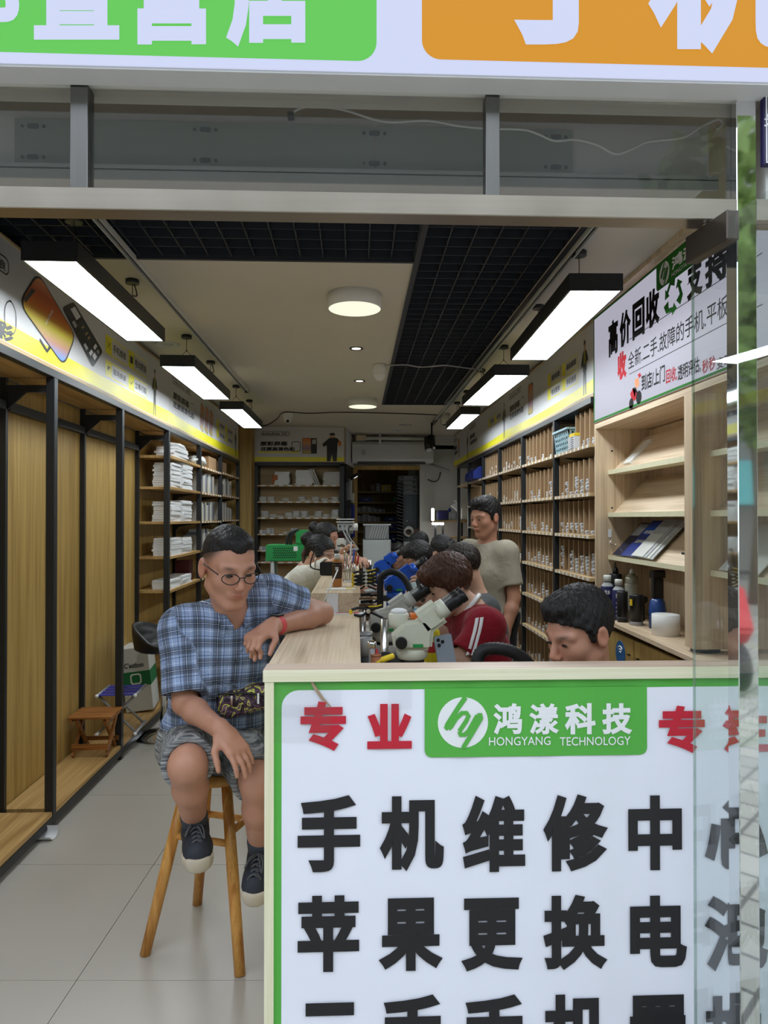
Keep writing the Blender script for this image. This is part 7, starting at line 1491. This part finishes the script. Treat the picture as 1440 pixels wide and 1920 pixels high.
def person(lab,J,look,skin,hair,hstyle,top,topmat,bottom,botmat,h=.007,hsc=1.,hands=None,sleeve=.6,shoes=True,extra=None,girth=1.,patfn=None,thick=.0,legs=True,vneck=False):
    """J: joints (world). look: face direction."""
    j={k:Vector(v) for k,v in J.items()}; hp=j['pel']; loc=(hp.x,hp.y,min(j['anL'].z,j['anR'].z)-.08 if legs else 0)
    t=thing('person',lab,'person',loc); fr=frame(look,J.get('up',(0,0,1)) if 'up' in J else (0,0,1)); j.pop('up',None)
    s,f,u=fr; R=Matrix((s,f,u)).transposed(); Ri=np.array(R.transposed()); hc=np.array(j['head']); inv=lambda V:(V-hc)@Ri.T
    S=SDF(); P=headprims(S,j['head'],fr,hsc)
    S.rc(P(0,-.022,-.055),j['neck'],.054*hsc,.058,.03)
    def torso(Q,g,sh=0.,kk=.05,low=0):
        ax=(j['shL']-j['shR']).normalized(); hx=(j['hipL']-j['hipR']).normalized(); ch=j['chest']; pe=j['pel']
        for q in(-1,1):
            Q.rc(pe+hx*.055*q,ch+ax*.07*q,.098*girth+g,.098*girth+g,kk)
            sh=j['shL'] if q>0 else j['shR']; Q.rc(ch+ax*.06*q,sh-ax*.03*q,.09+g,.06+g,kk)
        Q.rc(j['shL']-ax*.02,j['shR']+ax*.02,.058+g,.058+g,kk); Q.rc(j['neck']-u*.03,(ch+j['neck'])/2,.06+g,.08+g,kk); Q.rc(j['hipL'],j['hipR'],.10*girth+g,.10*girth+g,kk)
    torso(S,-.008)
    for q in'LR':
        S.rc(j['sh'+q],j['el'+q],.049,.040,.03); fa=j['el'+q]+(j['wr'+q]-j['el'+q])*.3; S.rc(j['el'+q],fa,.039,.0415,.02); S.rc(fa,j['wr'+q],.0415,.0265,.02)
        if legs:
            kn,an=j['kn'+q],j['an'+q]; S.rc(j['hip'+q],kn,.083,.060,.03); S.rc(kn,kn+(an-kn)*.35,.056,.056,.02); bk=(an-kn).normalized(); S.rc(kn+(an-kn)*.35,an,.055,.036,.02)
        hd=(hands or {}).get(q)
        if hd: hand(S,j['wr'+q],**hd)
        else:
            d=(j['wr'+q]-j['el'+q]).normalized(); hand(S,j['wr'+q],d,Vector((0,0,-1)) if abs(d.z)<.8 else f,1 if q=='L' else -1,.45)
    V,Fc=S.mesh(h); col=facecol(V,P,hsc,skin,inv,(hstyle,lin(38,33,32)) if hstyle else None)
    npobj('body',V,Fc,SKIN,t,col)
    for q in(-1,1):
        m=MB(); c=P(.031*q,.0845,.0065); m.sphere((0,0,0),(.0115*hsc,.004*hsc,.0042*hsc),12,6); m.v=[tuple(Vector(c)+R@Vector(v)) for v in m.v]; m.build('eye',EYE,t)
    if hstyle:
        S=SDF(); hairsdf(S,P,fr,hsc,hstyle); V,Fc=S.mesh(max(.0045,h*.7),strands(P,fr,.0017 if hstyle!='short' else .0011,inv,hsc)); npobj('hair',V,Fc,hair,t)
    # top
    S=SDF(); g=.012+thick; torso(S,g)
    for q in'LR':
        a,b=j['sh'+q],j['el'+q]; d=(b-a); e=a+d*(sleeve[q] if isinstance(sleeve,dict) else sleeve); dn=d.normalized(); S.rc(a-dn*.01,b+dn*.1,.053+g*.9,.062+g*.9,.045,cut=[(tuple(e),tuple(dn))])
    hem=j['pel']+Vector((0,0,top.get('hem',-.06)))
    if 'hemn' in top: S.p=[p if p[7] else p[:7]+([(tuple(hem),top['hemn'])],) for p in S.p]
    elif legs or True: S.p=[p if p[7] else p[:7]+([(tuple(hem),(0,0,-1))],) for p in S.p]
    for q in'LR':
        a,b=j['sh'+q],j['el'+q]; d=(b-a); e=a+d*(sleeve[q] if isinstance(sleeve,dict) else sleeve); dn=d.normalized(); S.rc(e-dn*.05,e+dn*.1,.047+g*.35,.052+g*.35,.010,True)
    nb=j['neck']; S.rc(nb-(P(0,-.022,-.055)-nb).normalized()*-.004,P(0,-.01,-.04),.060,.066,.01,True)
    if vneck: S.rc(nb+f*.07+u*.0,nb+f*.10-u*.07,.035,.012,.01,True)
    if extra: extra(S,j,P,fr)
    V,Fc=S.mesh(h)
    pat=patfn(V,j) if patfn else None
    npobj(top.get('name','t_shirt'),V,Fc,topmat,t,None,pat,top.get('label'))
    if legs:
        S=SDF(); g=.012
        S.rc(j['hipL'],j['hipR'],.10*girth+g,.10*girth+g,.03); S.rc(j['pel'],j['pel']+(j['chest']-j['pel']).normalized()*.10,.112*girth,.105*girth,.03)
        for q in'LR':
            kn,an,hi=j['kn'+q],j['an'+q],j['hip'+q]
            if bottom=='shorts':
                d=(kn-hi); e=hi+d*.9; S.rc(hi,kn+d*.15,.090+g,.068+g,.03,cut=[(tuple(e),tuple(d.normalized()))])
            else: S.rc(hi,kn,.088+g,.066+g,.03); S.rc(kn,an,.064+g,.048+g,.03)
        if bottom=='shorts':
            for q in'LR': kn,hi=j['kn'+q],j['hip'+q]; d=(kn-hi); S.rc(hi+d*.84,hi+d*1.2,.062,.062,.006,True)
        V,Fc=S.mesh(h); npobj('shorts' if bottom=='shorts' else 'trousers',V,Fc,botmat,t)
        if shoes:
            for q in'LR': shoe(t,j['an'+q],j['to'+q],shoes if isinstance(shoes,dict) else {},j['kn'+q])
    return t,j,P,fr
SOLE=plain('worn_cream_rubber',lin(190,178,158),.6,vary=.1,scale=30); UPPER=plain('black_mesh_upper',lin(36,40,50),.7,vary=.25,scale=60,bump=.2); SOCK=plain('grey_sock',lin(62,66,74),.9); LACE=plain('grey_lace',lin(86,86,88),.8)
def shoe(t,an,to,o,kn=None):
    """an: ankle, to: toe tip; foot length follows"""
    an,to=Vector(an),Vector(to); d=to-an; 
    up=Vector((0,0,1)); hd=Vector((d.x,d.y,0)); 
    if hd.length<.03: hd=Vector((0,-1,0))
    heel=an+Vector((0,0,-.075))-hd.normalized()*.05; ax=(to-heel); L=ax.length; ax.normalize(); s=ax.cross(up).normalized(); n=s.cross(ax); R=Matrix((s,ax,n)).transposed(); Q=lambda x,y,z:heel+s*x+ax*y+n*z
    S=SDF(); S.rc(Q(0,.03,.045),Q(0,L-.05,.036),.040,.040,.03); S.rc(Q(-.008,L-.09,.03),Q(-.004,L-.05,.03),.042,.036,.03); S.rc(Q(0,.045,.05),an+Vector((0,0,.005)),.040,.043,.03); S.rc(Q(0,.09,.06),Q(0,.15,.045),.034,.03,.03); S.p=[p[:7]+([(tuple(Q(0,0,.016)),tuple(-n))],) for p in S.p]
    V,Fc=S.mesh(.005); up_=npobj('shoe',V,Fc,o.get('upper',UPPER),t)
    S=SDF(); S.rc(Q(0,.02,.016),Q(0,.13,.016),.041,.036,.03); S.rc(Q(0,.12,.016),Q(-.004,L-.045,.016),.040,.045,.03); S.rc(Q(-.0,L-.06,.026),Q(0,L-.045,.028),.044,.042,.02); S.p=[p[:7]+([(tuple(Q(0,0,.027)),tuple(n)),(tuple(Q(0,0,-.012)),tuple(-n))],) for p in S.p]
    V,Fc=S.mesh(.005,lambda x,y,z:.0016*np.sin((x*ax.x+y*ax.y+z*ax.z)*240)); npobj('sole',V,Fc,o.get('sole',SOLE),up_)
    sd_=(Vector(kn)-an).normalized() if kn is not None else Vector((0,0,1)); S=SDF(); S.rc(an,an+sd_*.06,.0415,.0455,.02); V,Fc=S.mesh(.006); npobj('sock',V,Fc,SOCK,t)
    if o.get('laces'):
        for i in range(5):
            y=.105+.022*i; z=.094-.006*i; z=[.098,.092,.086,.08,.076][i]
            MB().tube(spline([Q(-.022,y,z-.012),Q(-.008,y+.012,z+.001),Q(.008,y+.002,z+.001),Q(.022,y+.012,z-.012)],4),.0026,6).build('lace',LACE,up_)
            MB().tube(spline([Q(.022,y,z-.012),Q(.008,y+.012,z+.003),Q(-.008,y+.002,z+.003),Q(-.022,y+.012,z-.012)],4),.0026,6).build('lace',LACE,up_)
        MB().tube(spline([Q(0,.11,.102),Q(.02,.14,.107),Q(.035,.17,.085),Q(.03,.14,.09),Q(.0,.115,.103)],5),.0026,6).build('lace',LACE,up_); MB().tube(spline([Q(0,.11,.102),Q(-.02,.15,.1),Q(-.022,.19,.078),Q(-.01,.15,.095),Q(0,.115,.103)],5),.0026,6).build('lace',LACE,up_)
SK1=lin(188,136,112); SK2=lin(196,150,126); SK3=lin(206,164,142)
# ---- man in plaid on the stool
kn=lambda a,b,t:tuple(Vector(a)+(Vector(b)-Vector(a))*t)
PJ=dict(pel=(-.525,2.70,.725),hipR=(-.615,2.66,.72),hipL=(-.435,2.66,.72),chest=(-.475,2.60,1.05),neck=tuple(atY(432,1146,2.50)),
 shR=tuple(atY(338,1186,2.54)),shL=tuple(atY(512,1120,2.60)),elR=tuple(atY(346,1318,2.47)),wrR=tuple(atY(418,1372,2.30)),
 elL=(-.128,2.70,1.197),wrL=tuple(atY(508,1176,2.46)),knR=tuple(atY(352,1436,2.27)),anR=tuple(atY(366,1548,2.45)),toR=tuple(atY(371,1632,2.27)),
 knL=tuple(atY(486,1468,2.33)),anL=tuple(atY(489,1600,2.45)),toL=tuple(atY(474,1696,2.27)),head=tuple(atY(429,1066,2.42)))
lookP=Vector((.50,-.80,-.28)); 
def plaidpat(V,j):
    out=np.stack([V[:,0],V[:,1]*0,V[:,2]],1); out[:,0]+=.35*(V[:,1]-2.55); X=(V[:,0],V[:,1],V[:,2])
    ax=(j['shL']-j['shR']).normalized(); T=SDF(); ch=j['chest']
    for q in(-1,1):
        T.rc(j['pel']+ax*.055*q,ch+ax*.07*q,.118,.118); sh=j['shL'] if q>0 else j['shR']; T.rc(ch+ax*.06*q,sh-ax*.045*q,.105,.066)
    dt=np.min([SDF.dist(p,X) for p in T.p],0)
    for q in'LR':
        A=SDF(); A.rc(j['sh'+q],j['el'+q],.062,.066); ds=SDF.dist(A.p[0],X); m=ds<dt-.002
        a,b=np.array(j['sh'+q]),np.array(j['el'+q]); d=b-a; d=d/np.linalg.norm(d); r=V-a; tt=r@d
        sd=np.cross(d,[0,0,1.]) if abs(d[2])<.9 else np.array([1.,0,0])-d*d[0]; sd/=np.linalg.norm(sd); w=np.cross(d,sd); ang=np.arctan2(r@w,r@sd); out[m,0]=(ang*.075)[m]; out[m,2]=tt[m]
    return out
def collar(S,j,P,fr):
    s,f,u=fr; nb=j['neck']
    for q in(-1,1): S.rc(nb+s*.062*q+f*.0+u*.018,nb+s*.028*q+f*.085-u*.02,.011,.010,.01); S.rc(nb+s*.05*q+f*.055-u*.0,nb+s*.055*q+f*.09-u*.055,.012,.005,.01)
    S.rc(nb+s*.06-f*.02+u*.02,nb-s*.06-f*.02+u*.02,.012,.012,.01)
PM=plaid(); SH=streaks('grey_space_dye_shorts',lin(84,88,92),lin(176,178,178))
hP=dict(R=dict(d=atY(462,1428,2.22)-atY(418,1372,2.30),pn=(-.1,.25,-1),thumb=-1,curl=.28,spread=.1),L=dict(d=atY(462,1206,2.36)-atY(508,1176,2.46),pn=(.25,.35,-.9),thumb=1,curl=.95,curls=[1.0,1.05,1.05,1.0]))
pm,j,P,fr=person('seated man in blue plaid shirt and grey shorts leaning on the counter',PJ,lookP,SK1,HB,'short',dict(name='plaid_shirt',hem=.075,label='blue plaid short-sleeved shirt'),PM,'shorts',SH,h=.0048,hsc=1.07,hands=hP,sleeve=dict(R=.86,L=.55),shoes=dict(laces=True),extra=collar,girth=1.12,patfn=plaidpat,thick=.006,vneck=True)
s,f,u=fr
# glasses
MB().tube(spline([P(.083,-.02,.018),P(.082,.03,.020),P(.070,.09,.016)],5),.0022,6).build('glasses_temple',M['blk'],pm); MB().tube(spline([P(-.083,-.02,.018),P(-.082,.03,.020),P(-.070,.09,.016)],5),.0022,6).build('glasses_temple',M['blk'],pm)
gl=thing('reading_glasses','x','x') if False else None
for q in(-1,1):
    pts=[P(.034*q+.026*math.cos(a)*1.0,.107-.012*abs(math.cos(a))*(1 if q*math.cos(a)>0 else 0),.004+.017*math.sin(a)) for a in[2*math.pi*i/20 for i in range(21)]]; MB().tube(pts,.0018,6).build('glasses_rim',M['blk'],pm)
MB().tube(spline([P(.010,.109,.008),P(0,.114,.011),P(-.010,.109,.008)],4),.0018,6).build('glasses_bridge',M['blk'],pm)
# shirt buttons
def surf(o,px,py):
    V=np.empty(len(o.data.vertices)*3,np.float32); o.data.vertices.foreach_get('co',V); V=V.reshape(-1,3)+np.array(ORG[o.name]); d=np.array(ray(px,py).normalized()); r=V-np.array(CAM); t=r@d; e=np.linalg.norm(r-t[:,None]*d,axis=1); m=e<.008
    return Vector(V[m][t[m].argmin()]) if m.any() else None
so_=[o for o in bpy.data.objects if o.name.startswith('plaid_shirt')][0]
for px,py in((441,1162),(443,1246),(440,1290)):
    p=surf(so_,px,py)
    if p: MB().cyl(p+Vector((0,.002,0)),p-Vector((-.0005,.0025,-.0005)),.0055,n=14).build('button',M['dgrey'],so_)
# watch on the left wrist
wd=(j['wrL']-j['elL']).normalized(); wc=j['wrL']-wd*.035; WT=MB(); WT.lathe([(.0335,-.011),(.0355,-.010),(.0358,0),(.0355,.010),(.0335,.011)],24,wc,wd); wo=WT.build('watch_strap',plain('red_watch_strap',lin(206,74,78),.5),pm,label='red watch strap')
pu=(Vector((-.2,-.3,1))-wd*Vector((-.2,-.3,1)).dot(wd)).normalized(); Rw=Matrix((wd.cross(pu),wd,pu)).transposed(); MB().obox(wc+pu*.037,(.017,.019,.005),Rw).build('watch_case',M['blk'],wo,.003)
# waist bag
wb=thing('waist_bag','dark camouflage waist bag at the hip of the man in plaid','bag',(-.40,2.45,.78)); S=SDF(); c_=atY(462,1312,2.50); Rb=Matrix.Rotation(-.25,3,'Y'); S.bx(c_,(.10,.045,.045),Rb,.03,.02); V,Fc=S.mesh(.006,lambda x,y,z:.002*np.sin(x*90)+.002*np.sin(z*110+x*40)); npobj('pouch',V,Fc,camo(),wb)
MB().tube(spline([c_+Vector((-.09,-.04,.03)),c_+Vector((0,-.048,.035)),c_+Vector((.09,-.04,.02))],6),.004,6).build('zipper',M['blk'],wb); MB().box(c_.x-.045,c_.x-.038,c_.y-.056,c_.y-.05,c_.z-.008,c_.z+.028).build('zip_pull',M['chrome'],wb); MB().box(c_.x+.045,c_.x+.052,c_.y-.056,c_.y-.05,c_.z+.0,c_.z+.036).build('zip_pull',M['chrome'],wb)
MB().tube(spline([c_+Vector((-.09,0,.01)),c_+Vector((-.17,.03,.012)),c_+Vector((-.24,.12,.02))],6),.010,6).build('belt',M['blk'],wb)
# ---- helper for seated workers: px of head, depth, facing
def seated(lab,hpx,Y,look,skin,hair,hst,mat,face=-1,lean=.18,arms=None,h=.008,hsc=1.,tname='t_shirt',sleeve=.6,seatz=.46,wide=.17,neck=None,extra=None,hands=None,turn=None,dx=None,botmat=None,chestz=None,lf=.40):
    hd=atY(*hpx,Y); fx=Vector((face,0,0)) if turn is None else Vector(turn).normalized(); sd=fx.cross(Vector((0,0,1)))   # person's right
    lk=Vector(look).normalized(); nk=Vector(neck) if neck is not None else hd-Vector((0,0,.16))-fx*(.05+.03*(lk.z<-.4))-lk*.0
    pel=Vector((nk.x,nk.y,seatz+.10))-fx*lean; ch=nk+Vector((0,0,-.17))-fx*(lean*.3)
    if chestz: ch.z=chestz
    J=dict(pel=pel,hipR=pel+sd*.085+fx*.02,hipL=pel-sd*.085+fx*.02,chest=ch,neck=nk,shR=nk+sd*wide-Vector((0,0,.055)),shL=nk-sd*wide-Vector((0,0,.055)),head=hd)
    for q,sg in(('R',1),('L',-1)):
        k=J['hip'+q]+fx*lf+sd*.05*sg; k.z=seatz+.07; a=Vector((k.x,k.y,.09))-fx*.08; J['kn'+q]=k; J['an'+q]=a; J['to'+q]=a+fx*.19+Vector((0,0,-.075))
        am=(arms or {}).get(q)
        if am: J['el'+q],J['wr'+q]=am
        else: e=J['sh'+q]+fx*.12+sd*.05*sg-Vector((0,0,.24)); J['el'+q]=e; J['wr'+q]=e+fx*.22-sd*.08*sg+Vector((0,0,.05))
    return person(lab,J,look,skin,hair,hst,dict(name=tname,hem=-.06),mat,'trousers',botmat or DK,h=h,hsc=hsc,sleeve=sleeve,extra=extra,hands=hands)
DK=cloth('dark_trousers',lin(40,42,48))
wh=cloth('white_cotton',lin(226,224,214)); gy=cloth('grey_cotton',lin(120,122,122)); lb=cloth('pale_blue_cotton',lin(176,196,204)); rdc=cloth('red_cotton',lin(138,22,38)); bgc=cloth('beige_cotton',lin(172,164,148)); blk_c=cloth('black_cotton',lin(34,36,42)); dgc=cloth('dark_grey_cotton',lin(84,86,90))
# front man behind the ledge
seated('man with black hair bent behind the front ledge at the right',(1086,1190),2.30,(-.86,-.38,-.32),SK1,HB,'crop',blk_c,-1,.05,h=.0055,hsc=1.12,turn=(-1,-.25,0))
# red shirt
def ringer(S,j,P,fr): pass
a=dict(L=(atY(862,1238,2.86),atY(800,1232,2.85)),R=(atY(850,1185,3.22),atY(800,1166,3.28)))
rd_,j,P,fr=seated('young man in red striped-sleeve shirt bent over his work',(840,1100),3.10,(-.88,-.28,-.36),SK3,HR,'mop',rdc,-1,.10,arms=a,h=.0065,hsc=1.05,turn=(-1,-.2,0),neck=tuple(atY(884,1142,3.10)),wide=.18,sleeve=.85)
# stripes and collar of the red shirt
rso=[c for c in kids(rd_) if c.name.startswith('t_shirt')][0]
def surf(o,px,py):
    V=np.empty(len(o.data.vertices)*3,np.float32); o.data.vertices.foreach_get('co',V); V=V.reshape(-1,3)+np.array(ORG[o.name]); d=np.array(ray(px,py).normalized()); r=V-np.array(CAM); t=r@d; e=np.linalg.norm(r-t[:,None]*d,axis=1); m=e<.009
    if not m.any(): return None
    tm=t[m].min(); return CAM+Vector(d)*float(tm)
for line in([(895,1158),(893,1170),(890,1184),(886,1198),(882,1212),(877,1228)],[(904,1157),(902,1170),(899,1184),(895,1198),(891,1212),(886,1228)]):
    pts=[surf(rso,*p) for p in line]; pts=[p for p in pts if p]
    if len(pts)<2: continue
    m=MB(); w=Vector((.0065,.0,.001)); n_=Vector((0,.006,0)); N_=len(pts)
    m.add([p-w-n_*.3 for p in pts]+[p+w-n_*.3 for p in pts]+[p+w+n_ for p in pts]+[p-w+n_ for p in pts],[(i,i+1,N_+i+1,N_+i) for i in range(N_-1)]+[(N_+i,N_+1+i,2*N_+1+i,2*N_+i) for i in range(N_-1)]+[(3*N_+i,3*N_+1+i,i+1,i) for i in range(N_-1)],True).build('sleeve_stripe',M['vwhite'],rso)
nk=j['neck']; nx_=(P(0,-.022,-.055)-nk).normalized(); MB().lathe([(.064,-.002),(.074,-.008),(.078,.0),(.074,.010),(.066,.012)],30,nk+nx_*.012,nx_).build('collar_band',M['vwhite'],rd_)
MB().tube(spline([P(.0,-.09,-.09),P(-.07,-.03,-.10),P(-.085,.03,-.15),P(-.05,.08,-.24),P(-.02,.1,-.30)],6),.009,8).build('neck_lanyard',M['grey'],rd_)
# standing man in beige
hd=atY(910,972,4.6); fx=Vector((-.75,-.66,0)).normalized(); sd=fx.cross(Vector((0,0,1))); nk=Vector((hd.x+.02,4.64,hd.z-.165)); pel=Vector((nk.x+.03,4.66,.92))
J=dict(pel=pel,hipR=pel+sd*.09,hipL=pel-sd*.09,chest=nk+Vector((0.005,0,-.20)),neck=nk,shR=nk+sd*.165-Vector((0,0,.06)),shL=nk-sd*.165-Vector((0,0,.06)),head=hd)
for q,sg in(('R',1),('L',-1)):
    J['kn'+q]=J['hip'+q]+sd*.02*sg+Vector((0,0,-.42))+fx*.02; J['an'+q]=Vector((J['kn'+q].x,J['kn'+q].y,.09)); J['to'+q]=J['an'+q]+fx*.2-Vector((0,0,.075))
    e=J['sh'+q]+sd*.05*sg-Vector((0,0,.28)); J['el'+q]=e; J['wr'+q]=e+fx*.10-Vector((0,0,.235))
ap=lambda d:dict(d=d,pn=sd*1.,thumb=1,curl=.35)
person('standing man in beige t-shirt looking down beside the right shelving',J,(-.80,-.55,-.18),SK1,HB,'crop',dict(name='t_shirt',hem=.03),bgc,'trousers',cloth('black_shorts',lin(36,38,42)),h=.0065,hsc=1.02,sleeve=.72,girth=1.06,thick=.0)
# pale blue shirt with glasses
a=dict(L=(atY(772,1118,4.95),atY(752,1112,4.6)),R=None)
a={'L':(atY(790,1128,4.95),atY(752,1116,4.62))}
pb,j,P,fr=seated('man in pale blue t-shirt with glasses at the blue microscope',(783,1050),5.15,(-.93,-.25,-.25),SK2,HB,'mop',lb,-1,.14,arms=a,h=.0075,turn=(-1,-.15,0))
MB().tube([P(-.083,-.02,.018),P(-.075,.09,.014)],.002,6).build('glasses_temple',M['blk'],pb); MB().tube([P(-.034+.026*math.cos(q),.106,.004+.017*math.sin(q)) for q in[2*math.pi*i/14 for i in range(15)]],.0018,6).build('glasses_rim',M['blk'],pb)
# phone holder in dark grey
a={'L':(atY(838,1150,3.62),atY(812,1122,3.55)),'R':(atY(842,1140,4.0),atY(806,1128,3.95))}
ph_,j,P,fr=seated('person in dark grey holding up a phone behind the man in red',(868,1066),3.95,(-.9,-.1,-.45),SK3,HD,'mop',dgc,-1,.12,arms=a,h=.0075,turn=(-1,-.1,0),hands=dict(L=dict(d=(-.45,-.1,.9),pn=(-.7,.5,-.2),thumb=1,curl=.55),R=None))
pf=local('held_phone','dark phone held up in the hand of the person in grey','phone'); MB().prism(rrect(-.034,.034,0,.14,.009),lambda u_,w_,d_:(u_,d_,w_),-.004,.004).build('phone_body',M['dgrey'],pf); MB().prism(rrect(-.031,.031,.004,.136,.007),lambda u_,w_,d_:(u_,d_,w_),.004,.0046).build('phone_screen',M['blk'],pf); p=atY(797,1112,3.53); put(pf,(p.x,3.53,p.z-.03),rot=(.1,-.55,.9))
# far workers
seated('person in white top turned away beside the blue microscopes',(828,1034),6.0,(.75,-.35,-.5),SK3,HB,'mop',wh,1,.12,h=.009)
seated('person in grey t-shirt with dark cap of hair behind the pale blue shirt',(786,1024),6.9,(-.4,.9,-.2),SK2,HB,'crop',gy,-1,.1,h=.009)
seated('far man looking into the rear microscope',(745,1042),7.45,(-.45,-.85,-.3),SK2,HB,'short',cloth('blue_grey_cotton',lin(120,130,150)),-1,.1,h=.009,turn=(-.5,-.8,0))
# woman in white leaning over the counter, and a dark-haired head behind
a={'R':(atY(644,1082,4.5),atY(640,1062,4.25)),'L':(atY(600,1085,4.95),atY(620,1078,5.0))}
a={'R':(Vector((-.10,4.42,1.285)),Vector((-.02,4.30,1.30))),'L':(Vector((-.22,5.0,1.05)),Vector((-.12,4.95,1.26)))}
w_,j,P,fr=seated('person in white t-shirt with dark hair leaning over the counter',(600,1042),4.7,(.82,-.45,-.3),SK2,HB,'bun',wh,1,.30,arms=a,h=.0075,seatz=.64,neck=tuple(atY(575,1066,4.74)),turn=(1,-.1,0),wide=.16,sleeve=.7,lf=.16)
MB().tube(spline([P(.0,-.11,.02),P(.03,-.10,-.04),P(.05,-.06,-.09)],6),[.02]*6+[.014]*7,8).build('hair_tuft',HR,w_)
seated('dark-haired person with a bun seen behind the white t-shirt',(612,1010),5.9,(.9,-.35,-.15),SK1,HB,'bun',blk_c,1,.1,h=.009,neck=tuple(Vector(atY(608,1010,5.9))-Vector((.03,0,.17))),lf=.1)
# work stools for the seated workers
for k,(x,y,lab) in enumerate(((.72,3.12,'under the man in red'),(.72,5.2,'under the man in pale blue'))):
    pass
